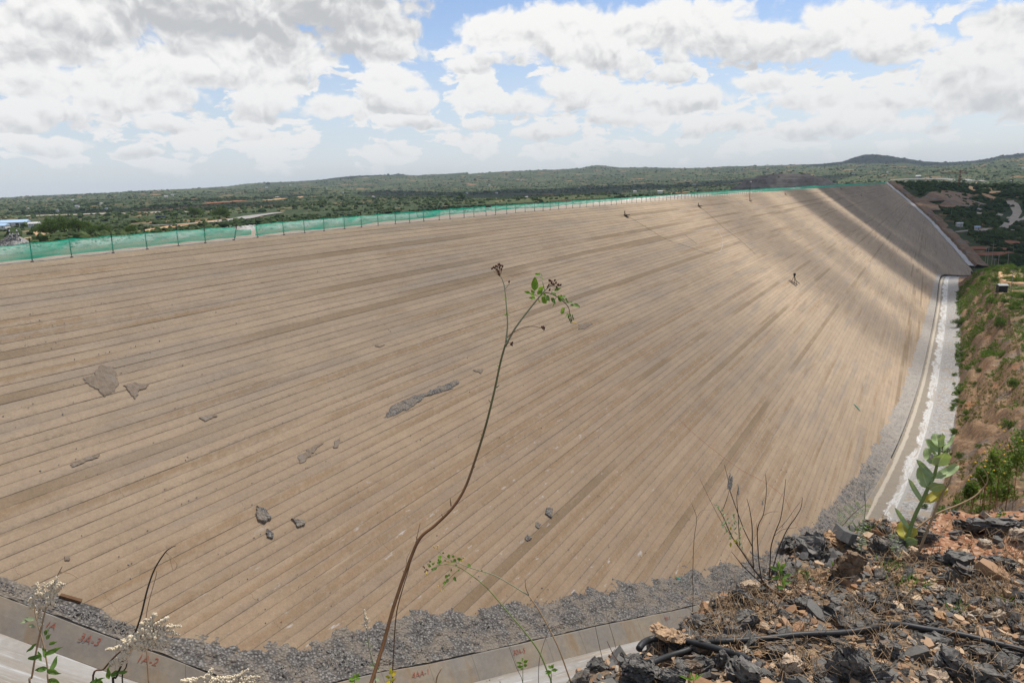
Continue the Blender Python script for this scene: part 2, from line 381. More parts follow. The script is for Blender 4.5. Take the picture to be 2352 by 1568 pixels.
def m_wallc(n):
    p = n.pos(); s = n.attr('along'); a = n.attr('across')
    big = n.noise(n.xyz(n.m('MULTIPLY', s, .30), n.m('MULTIPLY', a, .6), 0.0), 1.0, 5, .62)
    fine = n.noise(p, 3.0, 6, .65)
    col = n.mix(n.rng(big, .38, .62), (.305, .275, .232), (.38, .315, .23))
    col = n.mix(n.m('MULTIPLY', n.rng(n.noise(n.xyz(n.m('MULTIPLY', s, .8), n.m('MULTIPLY', a, .25), 4.0), 1.0, 5, .65), .55, .68), .55), col, (.33, .22, .12))
    col = n.mix(n.m('MULTIPLY', n.rng(n.noise(p, .8, 5, .6), .55, .7), .5), col, (.30, .29, .275))
    jf = n.m('FRACT', n.m('MULTIPLY', s, 1/3.0)); jl = n.rng(n.m('MINIMUM', jf, n.m('SUBTRACT', 1.0, jf)), .008, .003)
    col = n.mix(n.m('MULTIPLY', jl, .5), col, (.10, .085, .065))
    k = n.m('MULTIPLY_ADD', fine, .5, .75)
    return dict(color=n.mix(1.0, col, n.xyz(k, k, k), 'MULTIPLY'), rough=.8, normal=n.bump(fine, .4, .02))
mat('plinth_wall', m_wallc)
def m_slab(n):
    s = n.attr('along'); a = n.attr('across'); p = n.pos()
    streak = n.noise(n.xyz(n.m('MULTIPLY', s, .07), n.m('MULTIPLY', a, .85), 0.0), 1.0, 6, .66)
    st2 = n.noise(n.xyz(n.m('MULTIPLY', s, .35), n.m('MULTIPLY', a, 4.0), 2.0), 1.0, 5, .68)
    col = n.mix(n.rng(streak, .38, .60), (.30, .262, .212), (.40, .378, .345))
    col = n.mix(n.m('MULTIPLY', n.rng(st2, .55, .66), .7), col, (.54, .535, .52))
    col = n.mix(n.m('MULTIPLY', n.rng(n.noise(n.xyz(n.m('MULTIPLY', s, .16), n.m('MULTIPLY', a, 1.9), 8.0), 1.0, 5, .66), .56, .68), .55), col, (.42, .32, .20))
    col = n.mix(n.m('MULTIPLY', n.rng(n.noise(p, .35, 5, .6), .58, .66), .6), col, (.30, .275, .24))
    fine = n.noise(p, 4.0, 5, .6); k = n.m('MULTIPLY_ADD', fine, .3, .85)
    return dict(color=n.mix(1.0, col, n.xyz(k, k, k), 'MULTIPLY'), rough=.6, spec=.35, normal=n.bump(fine, .3, .015))
mat('plinth_slab', m_slab)
def m_plain(c, rough=.7, spec=.3, var=.25, scale=20.0, metal=None):
    def fn(n):
        a = n.noise(n.obj(), scale, 5, .6); k = n.m('MULTIPLY_ADD', a, 2*var, 1-var)
        d = dict(color=n.mix(1.0, c, n.xyz(k, k, k), 'MULTIPLY'), rough=rough, spec=spec, normal=n.bump(a, .25, .004))
        if metal is not None: d['metal'] = metal
        return d
    return fn
mat('rusty_steel', m_plain((.055, .036, .026), .75, .3, .5, 9))
mat('white_rope', m_plain((.50, .48, .46), .8))
mat('black_hose', m_plain((.016, .016, .016), .55, .45, .35, 30))
mat('red_paint', m_plain((.40, .13, .085), .8))
mat('grey_pole', m_plain((.26, .25, .235), .85))
mat('wood_board', m_plain((.15, .085, .045), .85, .2, .5, 6))
mat('green_box', m_plain((.018, .026, .022), .6))
mat('metal_roof', m_plain((.20, .21, .21), .5, .4))
mat('blue_roof', m_plain((.36, .50, .66), .5, .4, .12, 2))
mat('blue_dark', m_plain((.022, .045, .11), .6))
mat('white_wall', m_plain((.62, .60, .57), .8, .2, .12, 1))
mat('tin_roof', m_plain((.55, .54, .52), .45, .5, .15, 1))
mat('red_crane', m_plain((.26, .055, .035), .6))
mat('orange_red', m_plain((.45, .10, .05), .6))
mat('dark_gap', m_plain((.03, .03, .03), .9))
def m_net(n):
    o = n.pos(); a = n.noise(o, 1.3, 5, .65); fold = n.attr('fold')
    col = n.mix(n.rng(a, .35, .7), (.010, .42, .235), (.045, .62, .40))
    t = n.noise(o, 45.0, 2, .5)
    al = n.m('ADD', n.m('MULTIPLY_ADD', a, .30, .24), n.m('MULTIPLY_ADD', t, .3, n.m('MULTIPLY', fold, .4)), clamp=True)
    return dict(color=col, rough=.8, trans=.45, transcol=(.03, .75, .46), alpha=n.m('MULTIPLY', al, .92))
mat('green_net', m_net)
mat('red_rope', m_plain((.52, .17, .12), .8))
mat('net_cloth', m_plain((.02, .22, .17), .8, .2, .5, 8))
mat('net_cord', m_plain((.012, .10, .06), .8))

# ------------------------------------------------------------------ dam
FU = 2352/4096
CRP = [(134.5,1047),(576,999),(1035,950),(1525,901.5),(2028,855),(2310,831),(2403,823.5),(2536,812),(2652,802),(2759,793),(2879,783),(3096,767),(3283,752.5),(3396,744),(3544,735)]
_c = np.array([at_face(x*FU, y*FU) for x, y in CRP])
CYs = np.concatenate([[-40, 0], _c[:, 1], [1075]]); CXs = np.concatenate([[_c[0, 0], _c[0, 0]], _c[:, 0], [_c[-1, 0]]])
def crest_x(y): return np.interp(y, CYs, CXs)
TOE = np.array([(-3, -2.8, 2.2), (0.3, -.2, 0), (19.1, 14.3, -13.6), (24.6, 18.9, -17.6), (28, 22.3, -20), (30.3, 28.2, -21.6), (35.7, 41.8, -25.5), (42.7, 59.7, -30.5), (48.3, 81.1, -34.5), (52.2, 116.8, -37.3), (55.0, 160, -39.3), (57.2, 213, -40.8), (60, 300, -42.8), (62.7, 403.6, -44.8), (66.5, 440, -47.5), (74.9, 489, -53.5), (84, 545, -60), (85.5, 585, -61), (83, 623, -59.5), (70, 740, -50), (55.4, 854, -39.6), (31.4, 960, -22.5), (8.9, 1031.8, -6.4), (0, 1062, 0)])
NL = 156
near_y = np.interp(.56*np.arange(NL+1), [0, 19.1, 24.6, 28, 30.3, 35.7, 42.7, 48.3, 52.2, 55, 57.2, 60, 62.7, 66.5, 74.9, 84, 85.5], [-.2, 14.3, 18.9, 22.3, 28.2, 41.8, 59.7, 81.1, 116.8, 160, 213, 300, 403.6, 440, 489, 545, 580])
near_y = near_y - np.interp(near_y, [18, 40], [.25, 2.2])
far_y = np.interp(.56*np.arange(NL+1), [0, 8.9, 31.4, 55.4, 70, 83, 85.5], [1062, 1031.8, 960, 854, 740, 623, 600]) + 2.5
NC = 520
tt = (np.exp(3.6*np.linspace(0, 1, NC))-1)/(math.exp(3.6)-1)
rows, lay, alo = [], [], []
NRM = np.array([SL, 0, 1])/math.hypot(SL, 1)
for i in range(NL):
    y0 = near_y[i]; y1 = max(far_y[i], y0+3); y = y0 + tt*(y1-y0)
    fade = max(0, 1-i/110)
    rnd = rng.normal(0, .003) + .016*fbm(y*.12+i*7.31, y*0+i*3.7, 3, 5)
    for e in (0, 1):
        x = crest_x(y)*fade + .56*(i+e); z = -SL*x
        off = rnd + (-.007 if e == 0 else .007) + .008*np.clip(60/(y+20), 0, 1)*fbm(y*.8+i*5.37+e*.43, y*0+i*2.1+e, 3, 8) + .009*np.clip(45/(y+10)-.35, 0, 1)*fbm(y*2.3+i*3.71, y*0+i*5.1+e*.3, 3, 9)
        rows.append(np.stack([x, y, z], 1) + off[:, None]*NRM); lay.append(np.full(NC, i+(.0005 if e == 0 else .9995))); alo.append(y)
V_ = np.concatenate(rows)
FF = grid_faces(2*NL, NC)[:, ::-1]; FF = FF[(FF.min(1)//NC) % 2 == 0]   # one strip per curb
dam = empty('dam', (0, 30, 0), 'tan stepped curb dam face sweeping from the left edge to the far valley side', 'dam')
link('upstream_face', npmesh('upstream_face', V_, FF, 'curb_concrete', smooth=True, attrs=dict(lay=np.concatenate(lay), along=np.concatenate(alo))), dam)
# crest road, rock berm along its far edge and the downstream slope
yy = np.concatenate([np.arange(-30, 160, .5), np.arange(160, 400, 1.2), np.arange(400, 1070, 3)])
prof = [(0.02, -.03), (-.5, .02), (-1.5, .0), (-3, .02), (-5, .0), (-7.5, .03), (-9, .12)]
rows = []
for dx, dz in prof:
    x = crest_x(yy)+dx; z = -SL*crest_x(yy)+dz + (.05*fbm(yy*.6, yy*0+dx, 3, 2) if dx < -.6 else .02*fbm(yy*.6, yy*0, 3, 2)); rows.append(np.stack([x, yy, z], 1))
link('crest_road', npmesh('crest_road', np.concatenate(rows), grid_faces(len(prof), len(yy)), 'crest_dirt'), dam)
prof = [(-8.6, -.05), (-8.9, .35), (-9.3, .45), (-9.7, .6), (-10.2, .62), (-10.8, .5), (-11.6, .2), (-30, -13), (-60, -34), (-100, -62)]
rows = []
for k, (dx, dz) in enumerate(prof):
    ncol = yy*0+k*1.7
    jz = (.28*fbm(yy*.9, ncol, 4, 12) + .3*fbm(yy*.13, yy*0, 2, 3)) if 0 < k < 6 else .4*fbm(yy*.5, ncol, 3, 4)
    rows.append(np.stack([crest_x(yy)+dx + .25*fbm(yy*1.1, ncol, 3, 22), yy, -SL*crest_x(yy)+dz+jz*(.45 if k < 6 else 1)], 1))
link('rock_berm', npmesh('rock_berm', np.concatenate(rows), grid_faces(len(prof), len(yy)), 'white_rock'), dam)
# white rocks on the berm
def hull(pts):
    bm = bmesh.new()
    for p in pts: bm.verts.new(p)
    r = bmesh.ops.convex_hull(bm, input=bm.verts)
    bmesh.ops.delete(bm, geom=[v for v in bm.verts if not v.link_faces], context='VERTS')
    bmesh.ops.triangulate(bm, faces=bm.faces)
    bm.verts.index_update()
    v = np.array([tuple(q.co) for q in bm.verts]); f = np.array([[q.index for q in fc.verts] for fc in bm.faces]); bm.free()
    return v, f
def rnd_hull(k=14, sx=1, sy=1, sz=1):
    p = rng.normal(size=(k, 3)); p /= np.linalg.norm(p, axis=1)[:, None]; p *= rng.uniform(.75, 1.0, (k, 1))
    return hull(p*np.array([sx, sy, sz]))
def rot_rand(k, tilt=math.pi):
    """k random rotation matrices: spin about z then a tilt up to the given angle"""
    a = rng.uniform(0, 2*math.pi, k); b = rng.uniform(0, 2*math.pi, k); t = rng.uniform(0, 1, k)**1.0*tilt
    ca, sa = np.cos(a), np.sin(a); Z = np.zeros(k); O = np.ones(k)
    Rz = np.stack([np.stack([ca, -sa, Z], -1), np.stack([sa, ca, Z], -1), np.stack([Z, Z, O], -1)], 1)
    ux, uy = np.cos(b), np.sin(b); c, s = np.cos(t), np.sin(t)
    Rt = np.stack([np.stack([c+ux*ux*(1-c), ux*uy*(1-c), uy*s], -1), np.stack([ux*uy*(1-c), c+uy*uy*(1-c), -ux*s], -1), np.stack([-uy*s, ux*s, c], -1)], 1)
    return Rt @ Rz
def scatter(name, protos, P, S, m, tilt=math.pi, attrs=None, aniso=None, parent=None, smooth=False):
    """many small pieces as one mesh; protos: list of (v, f)"""
    P = np.asarray(P, float); S = np.asarray(S, float); k = len(P); which = rng.integers(0, len(protos), k)
    RM = rot_rand(k, tilt); vs, fs, tv = [], [], []; o = 0
    for j, (v, f) in enumerate(protos):
        idx = np.where(which == j)[0]
        if not len(idx): continue
        sc_ = S[idx, None, None]*v[None]
        if aniso is not None: sc_ = sc_*aniso[idx][:, None, :]
        w_ = np.einsum('kij,knj->kni', RM[idx], sc_) + P[idx][:, None, :]
        vs.append(w_.reshape(-1, 3)); fs.append((f[None]+(np.arange(len(idx))*len(v))[:, None, None]+o).reshape(-1, 3)); o += len(idx)*len(v)
        tv.append(np.repeat(rng.uniform(0, 1, len(idx)), len(v)))
    return link(name, npmesh(name, np.concatenate(vs), np.concatenate(fs), m, attrs=dict(tint=np.concatenate(tv)), smooth=smooth), parent)
HULLS = [rnd_hull(12, 1, rng.uniform(.6, .9), rng.uniform(.45, .75)) for _ in range(8)]
k = 4200
by = 20*np.exp(rng.uniform(0, math.log(25), k)); bx = crest_x(by) - rng.uniform(8.7, 11.3, k)
bz = -SL*crest_x(by) + np.interp(crest_x(by)-bx, [8.6, 9.3, 9.9, 10.8, 11.6], [0, .4, .58, .45, .15])
tag(scatter('berm_rocks', HULLS, np.stack([bx, by, bz], 1), rng.uniform(.08, .26, k)*(1+by/400), 'white_rock', parent=dam), kind='stuff')

# spalled patches and gravel lumps bedded on the face
def face_pt(x, y, lift=0.0): return np.array([x, y, -SL*x]) + NRM*lift
def spall(poly, name='spalled_patch', m='spall', thick=.025):
    """polygon in picture px traced on the face -> a lumpy raised crust"""
    P = np.array([at_face(*p) for p in poly]); c = P.mean(0)
    u = np.array([0, 1.0, 0]); v = np.cross(NRM, u)
    q = np.stack([(P-c) @ u, (P-c) @ v], 1)
    ed = []
    for i in range(len(q)):                                     # ragged edge
        a, b = q[i], q[(i+1) % len(q)]
        for t in np.linspace(0, 1, 6, endpoint=False):
            ed.append(a+(b-a)*t + rng.normal(0, .04*np.linalg.norm(b-a), 2))
    ed = np.array(ed); rings = [1, .93, .8, .6, .4, .2]; vs = []
    for k, s in enumerate(rings):
        for j, e in enumerate(ed):
            h = (-.02 if k == 0 else thick*(1+1.2*float(vnoise(np.array([e[0]*s*5+3]), np.array([e[1]*s*5]), 3)[0]))) + .035
            p = c + u*e[0]*s + v*e[1]*s + NRM*h; vs.append(p)
    ne = len(ed); vs.append(c + NRM*(thick+.03))
    fs = [(k*ne+j, k*ne+(j+1) % ne, (k+1)*ne+(j+1) % ne, (k+1)*ne+j) for k in range(len(rings)-1) for j in range(ne)]
    fs += [((len(rings)-1)*ne+j, (len(rings)-1)*ne+(j+1) % ne, len(vs)-1) for j in range(ne)]
    return link(name, npmesh(name, np.array(vs), fs, m), dam)
spall([(232,838),(262,842),(266,866),(275,880),(262,898),(240,912),(222,895),(195,880),(190,868),(215,862)])
spall([(284,884),(312,878),(342,884),(335,893),(318,897),(310,918),(296,902)])
spall([(590,1163),(612,1172),(622,1192),(606,1203),(592,1196),(586,1180)], 'gravel_lump', 'toe_gravel', .12)
spall([(670,1192),(698,1195),(700,1206),(683,1212)], 'gravel_lump', 'toe_gravel', .1)
spall([(612,1215),(628,1225),(626,1238),(612,1234)], 'gravel_lump', 'toe_gravel', .1)
spall([(880,960),(900,930),(950,912),(1000,893),(1050,870),(1055,878),(1010,900),(960,922),(915,950)], m='toe_gravel', thick=.05)
spall([(456,960),(480,952),(502,955),(470,968)])
spall([(160,1066),(200,1050),(230,1042),(226,1050),(185,1066),(165,1074)])
spall([(682,1050),(712,1030),(745,1015),(720,1040),(690,1065)]); spall([(1086,850),(1110,848),(1105,858)])
spall([(770,1012),(782,1006),(776,1028),(765,1030)]); spall([(1255,1165),(1270,1170),(1265,1190),(1252,1182)], 'gravel_lump', 'toe_gravel', .09)
spall([(1232,1198),(1242,1203),(1236,1214),(1228,1208)], 'gravel_lump', 'toe_gravel', .06)
spall([(1210,1228),(1222,1235),(1212,1243),(1204,1238)], 'gravel_lump', 'toe_gravel', .06)
spall([(148,1278),(160,1276),(160,1288),(148,1288)]); spall([(1330,748),(1360,742),(1350,752),(1328,757)]); spall([(860,795),(885,792),(870,798)])
# loose chips caught on the curb edges
k = 2600
li = rng.integers(8, 88, k); yv = np.interp(.56*li, .56*np.arange(NL+1), near_y)+2 + rng.exponential(28, k)
clump = fbm(yv*.35, li*1.3, 3, 44) > .14
cx_ = .56*(li+rng.choice([0, 1], k, p=[.8, .2])*rng.uniform(0, 1, k)) - .05; cx_ = cx_[clump]; yv = yv[clump]
P = np.stack([cx_, yv, -SL*cx_], 1) + NRM*.035
tag(scatter('loose_chips', HULLS, P, rng.uniform(.022, .075, len(P)), 'grey_chip', parent=dam), kind='stuff')

# ------------------------------------------------------------------ netting fence on the crest
fence = empty('netting_fence', (crest_x(29.0)-.1, 29, 0), 'long fence of rusty posts and torn green netting along the dam crest', 'fence')
PH = 1.55
post_y = [27.6 + 3.0*i + rng.uniform(-.25, .25) for i in range(346) if 27.6+3*i < 1055]
far_m = MB()
for i, y in enumerate(post_y):
    x = crest_x(y)-.12; z = -SL*crest_x(y); lean = rng.normal(0, .025, 2) if i != 6 else np.array([.05, .34])
    hgt = PH*rng.uniform(.94, 1.12); a = (x, y, z-.2); b = (x+lean[0]*hgt, y+lean[1]*hgt, z+hgt)
    if i < 99:
        q = MB(); q.bar(a, b, .055, .055); q.box((x, y, z+.02), (.16, .16, .06)); q.build('post', 'rusty_steel', fence)
    else: far_m.bar(a, b, .06, .06)
tag(far_m.build('far_posts', 'rusty_steel', fence), kind='stuff')
def net_span(y):
    """(top, bottom) of the netting above the crest at y"""
    top = np.interp(y, [0, 44, 47, 50, 120, 170, 200, 260, 1060], [1.42, 1.42, 1.15, 1.42, 1.38, 1.3, 1.42, 1.5, 1.6])
    bot = np.interp(y, [0, 40, 44, 47, 52, 62, 80, 100, 110, 125, 150, 168, 185, 205, 225, 260, 290, 1060], [.22, .2, .25, .2, .2, .25, .5, .62, .45, .62, .85, .95, 1.2, .55, .3, .5, .2, .1])
    return top, bot
nv, nf, fo = [], [], []; rope = []
ys = []
yk = 18.0
while yk < 1050: ys.append(yk); yk += .25 if yk < 70 else (.5 if yk < 200 else 1.5)
ys = np.array(ys); top, bot = net_span(ys); ph = ((ys-27.6)/3.0) % 1.0
sag = 4*ph*(1-ph)
top = top - .10*sag + .10*fbm(ys*.13, ys*0, 2, 6); bot = bot + .16*fbm(ys*.21, ys*0, 3, 61) + .05*sag
tear = (np.abs(ys-46.6) < 1.0) | (np.abs(ys-91.0) < .9)
bot = np.minimum(bot, top-.12); NR_ = 9
grid = np.zeros((NR_, len(ys), 3)); fold = np.zeros((NR_, len(ys)))
for r in range(NR_):
    f = r/(NR_-1); h = top*(1-f)+bot*f
    out = .10*np.sin(math.pi*f)*(.4+sag) + .10*fbm(ys*.9+f*.7, ys*0+f*2.2, 3, 9) + .06*fbm(ys*2.2+f*2, f*3+ys*0, 2, 19)
    grid[r] = np.stack([crest_x(ys)-.06+out, ys, -SL*crest_x(ys)+h], 1)
    fold[r] = np.where(ys > 60, .25, .05) + np.clip(fbm(ys*.45+1.6*f, ys*0+f*.8, 4, 31)*2.2, 0, 1)*.8 + (.75 if r in (0,) else (.45 if f > .84 else 0))
ff = grid_faces(NR_, len(ys)); col_i = ff[:, 0] % len(ys)
ff = ff[~(tear[col_i] & ((ff[:, 0]//len(ys) < 2) | (ff[:, 0]//len(ys) > 6)))]
ff = ff[~(np.abs(ys[ff[:, 0] % len(ys)]-47.6) < .25)]
link('netting', npmesh('netting', grid.reshape(-1, 3), ff, 'green_net', attrs=dict(fold=fold.ravel()), smooth=True), fence)
q = MB()
sel = ys < 420
pts = [(crest_x(y)-.04, y, -SL*crest_x(y)+.10-.08*s+.03*math.sin(y*1.7)) for y, s in zip(ys[sel], sag[sel])]
q.tube(pts, .028, 4); q.build('bottom_rope', 'white_rope', fence)
q = MB(); q.tube([tuple(grid[0, i]) for i in range(len(ys)) if ys[i] < 420], .012, 4); q.build('top_cord', 'net_cord', fence)

# ------------------------------------------------------------------ toe line frame
tp = np.array(spline(TOE, 14))
seg = np.linalg.norm(np.diff(tp[:, :2], axis=0), axis=1); SS = np.concatenate([[0], np.cumsum(seg)])
def toe_at(s):
    p = np.stack([np.interp(s, SS, tp[:, k]) for k in range(3)], -1)
    e = .8; a = np.stack([np.interp(s+e, SS, tp[:, k]) for k in range(2)], -1); b = np.stack([np.interp(s-e, SS, tp[:, k]) for k in range(2)], -1)
    t = a-b; t /= np.linalg.norm(t, axis=-1, keepdims=True)
    return p, np.stack([t[..., 1], -t[..., 0]], -1), t
def s_of_y(y):                             # near branch only
    kmax = int(np.argmax(tp[:, 0])); return np.interp(y, tp[:kmax, 1], SS[:kmax])
def y_of_s(s): return np.interp(s, SS, tp[:, 1])
GW = lambda y: np.interp(y, [-3, 12, 16, 19, 24, 30, 400, 1100], [.18, .22, .40, .75, 1.6, 1.95, 1.45, 1.45])
WT = lambda y: np.interp(y, [-3, 14, 17, 19, 24, 30], [0, -.02, -.10, -.22, -.55, -.66])   # top of the plinth wall below the toe line
def sweep(name, s, prof, m, parent=None, smooth=False, fz=None):
    """prof: list of functions y -> (d, dz)"""
    p, nn, t = toe_at(s); y = p[:, 1]; rows = []; ac = []
    for k, fn in enumerate(prof):
        d, dz = fn(y); d = d+0*y; dz = dz+0*y
        if fz is not None: dd, dzz = fz(s, k, d); d = d+dd; dz = dz+dzz
        rows.append(np.stack([p[:, 0]+nn[:, 0]*d, p[:, 1]+nn[:, 1]*d, p[:, 2]+dz], 1)); ac.append(d)
    return link(name, npmesh(name, np.concatenate(rows), grid_faces(len(prof), len(s))[:, ::-1], m, attrs=dict(along=np.tile(s, len(prof)), across=np.concatenate(ac)), smooth=smooth), parent)
sN = np.arange(0.5, s_of_y(118), .25)
plinth = empty('concrete_plinth', tuple(toe_at(np.array([30.0]))[0][0]), 'concrete plinth with red survey writing bending round the foot of the dam face', 'plinth')
lip = .28
sweep('plinth_wall', sN, [lambda y: (GW(y)-.12, WT(y)-.7), lambda y: (GW(y), WT(y)), lambda y: (GW(y)+lip, WT(y)-.04), lambda y: (GW(y)+lip+.40, WT(y)-.66), lambda y: (GW(y)+lip+.80, WT(y)-1.32), lambda y: (GW(y)+lip+.9, WT(y)-1.64)], 'plinth_wall', plinth,
      fz=lambda s, k, d: (.03*fbm(s*.8, s*0+k, 3, 3), .025*fbm(s*.6, s*0+k, 3, 4)))
sweep('plinth_slab', sN, [(lambda y, q=q: (GW(y)+lip+.7+q, WT(y)-1.34-.015*q)) for q in (0, .4, .8, 1.2, 1.6, 2, 2.6, 3.2, 4, 5, 6, 8, 9.5)], 'plinth_slab', plinth, fz=lambda s, k, d: (0*s, .02*fbm(s*.3, d*.8, 3, 14)))
# red survey writing painted on the wall
def wall_text(txt, px, py, size):
    # find the wall point seen there: march along s on the middle of the wall
    best = None
    for s in np.arange(1, s_of_y(80), .1):
        P, nn, t = toe_at(np.array([s])); y = P[0, 1]; d = float(GW(y))+lip+.22; q = np.array([P[0, 0]+nn[0, 0]*d, y+nn[0, 1]*d, P[0, 2]+float(WT(y))-.39])
        c = AX.T @ (q-CAM); u = CX+F*c[0]/c[2]; v_ = CY+F*c[1]/c[2]
        e = abs(u-px)
        if best is None or e < best[0]: best = (e, s, q, nn[0], t[0], P[0])
    e, s, q, nn, t, P = best
    P2 = toe_at(np.array([s+.5]))[0][0]
    cu = bpy.data.curves.new('lettering', 'FONT'); cu.body = txt; cu.size = size; cu.align_x = 'CENTER'; cu.align_y = 'CENTER'; cu.offset = -.004; cu.extrude = .004; cu.shear = .15
    ob = bpy.data.objects.new('lettering', cu); COL.objects.link(ob)
    ex = Vector(P2-P).normalized()                      # reading direction: along the wall
    dn = Vector((nn[0]*.80, nn[1]*.80, -1.28)).normalized()
    ey = -dn; ey = (ey-ex*ey.dot(ex)).normalized(); ez = ex.cross(ey)
    if ez.dot(Vector(CAM-q)) < 0: ex = -ex; ez = ex.cross(ey)
    bpy.context.view_layer.update()
    me = bpy.data.meshes.new_from_object(ob.evaluated_get(bpy.context.evaluated_depsgraph_get()))
    bpy.data.objects.remove(ob)
    M = Matrix((ex, ey, ez)).transposed().to_4x4(); M.translation = Vector(q)+ez*.035
    me.transform(M); me.materials.append(MATS['red_paint']); me.name = 'lettering'
    return link('lettering', me, plinth)
for a in [('4AA-3', 605, 1546, .55), ('3.0', 610, 1556, .3), ('4AA-4', 777, 1527, .5), ('30A-5', 1192, 1487, .42), ('4AA-1', 966, 1490, .45), ('90-1', 1532, 1417, .4), ('3A-3', 205, 1468, .5), ('1A-2', 338, 1508, .5), ('3A-4', 500, 1550, .5), ('1A', 115, 1420, .4)]: wall_text(*a)

# gravel banked between the face and the plinth, all the way along
sG = np.concatenate([np.arange(0.3, s_of_y(130), .16), np.arange(s_of_y(130), s_of_y(420), .8)])
nd = 22
def gprof(k):
    f = k/(nd-1)
    def fn(y):
        g_ = GW(y)+.22; d = -1.45*np.minimum(1, g_/2.0)+(g_+1.45*np.minimum(1, g_/2.0))*f
        return d, WT(y)+.06-.38*(d-g_)*np.clip(g_/1.5, .55, 1)
    return fn
def gz(s, k, d):
    small = np.minimum(1, GW(y_of_s(s))/2.0)
    tooth = small*(.26*fbm(s*.55, s*0+.2*k, 4, 77)+.20*fbm(s*2.0, s*0+k*.5, 3, 78))
    return 0*s, np.where(k < nd-3, tooth, .1*fbm(s*1.2, s*0, 3, 79)) + .07*fbm(s*3.1, d*3.1, 3, 80)
gravel = sweep('toe_gravel', sG, [gprof(k) for k in range(nd)], 'toe_gravel', fz=gz)
tag(gravel, 'dark grey crushed gravel heaped along the foot of the dam face', 'gravel', kind='stuff')
k = 15000
s_ = rng.uniform(1, s_of_y(110), k)**1.0; y_ = y_of_s(s_); p, nn, t = toe_at(s_); g_ = GW(y_)
d = rng.uniform(-.35, 1.05, k)*g_*rng.uniform(.8, 1.05, k); dz = WT(y_)+.06-.38*(d-g_-.22)*np.clip(g_/1.5, .55, 1) + np.minimum(1, g_/2)*.34*fbm(s_*.55, .2*(d+1.9)*5.4, 4, 77)+.1*fbm(s_*2, s_*0, 3, 78)
P = np.stack([p[:, 0]+nn[:, 0]*d, p[:, 1]+nn[:, 1]*d, p[:, 2]+dz+.01], 1)
ok = P[:, 2] > -SL*P[:, 0]-.02
tag(scatter('gravel_stones', HULLS, P[ok], np.exp(rng.normal(-3.2, .5, ok.sum())), 'grey_chip'), 'loose grey stones lying on the gravel at the foot of the dam', 'gravel', kind='stuff')
# mud and stones washed on to the slab
for (px, py, wd, hh) in [(955, 1508, 60, 9), (1040, 1500, 30, 6), (1425, 1456, 38, 6), (860, 1533, 22, 6), (1092, 1478, 20, 5)]:
    pass
k = 900; s_ = rng.uniform(8, s_of_y(60), k); y_ = y_of_s(s_); p, nn, t = toe_at(s_); d = GW(y_)+lip+.9+rng.exponential(.9, k)
okk = fbm(s_*.35, d*.9, 3, 91) > .12
P = np.stack([p[:, 0]+nn[:, 0]*d, p[:, 1]+nn[:, 1]*d, p[:, 2]+WT(y_)-1.35-.015*(d-GW(y_)-lip)], 1)[okk]
tag(scatter('slab_debris', HULLS, P, np.exp(rng.normal(-3.2, .5, len(P))), 'spall'), 'scattered stones and dried mud on the pale plinth slab', 'debris', kind='stuff')

# ------------------------------------------------------------------ valley floor corridor, cut bank and bench
def zb_of(y): return np.interp(y, [-10, 15, 40, 70, 100, 180, 250, 320, 350, 390, 430, 470], [1.5, -1, -11, -23, -29.5, -30.5, -31.0, -32.5, -36, -47, -58, -62])
def bankz(y, zt, d, s):
    z0 = zt-np.interp(y, [64, 80, 100], [2.6, 2.0, 1.25]); zb = zb_of(y)
    sl = np.interp(y, [20, 60, 100, 200, 320], [.72, .8, 1.0, 1.2, 1.7]); d0 = 9.3
    rise = np.maximum(zb-z0, 0); wd = rise/sl + .1
    t = np.clip((d-d0)/wd, 0, 1)
    st = t + .045*np.sin(t*18+fbm(s*.05, d*0, 2, 5)*6)*(t > .02)*(t < .98)
    z = z0 + np.where(d < 5.4, 0, np.minimum((d-5.4)*.11, .45)) + st*rise*np.where(zb > z0, 1, 0) + np.where(zb <= z0, (zb-z0)*np.clip((d-9)/30, 0, 1), 0)
    on = np.clip((d-9.0)/1.5, 0, 1)
    top = np.clip((d-d0-wd)/6, 0, 1)
    rough = .65*fbm(s*.20, d*.4+z*.2, 5, 17)*(1-top) + (1.5*fbm(s*.05, d*.05, 4, 27)+.5)*top + .35*fbm(s*.7, d*.9, 3, 37)
    return z + on*rough + .03*np.maximum(d-d0-wd, 0) - np.clip((d-70)/60, 0, 1)*8
sv = np.concatenate([np.arange(2.0, s_of_y(140), .7), np.arange(s_of_y(140), s_of_y(475), 1.4)])
dv = np.concatenate([np.arange(1.9, 9.2, .3), np.arange(9.2, 22, .35), np.arange(22, 46, 1.2), np.arange(46, 150, 5)])
p, nn, t = toe_at(sv)
D2, S2 = np.meshgrid(dv, sv, indexing='ij'); Y2 = np.tile(p[:, 1], (len(dv), 1)); ZT = np.tile(p[:, 2], (len(dv), 1))
zz = bankz(Y2, ZT, D2, S2) + .10*fbm(S2*.5, D2*1.5, 3, 3)*(D2 < 9)
xx = p[:, 0][None]+nn[:, 0][None]*D2; yy2 = p[:, 1][None]+nn[:, 1][None]*D2
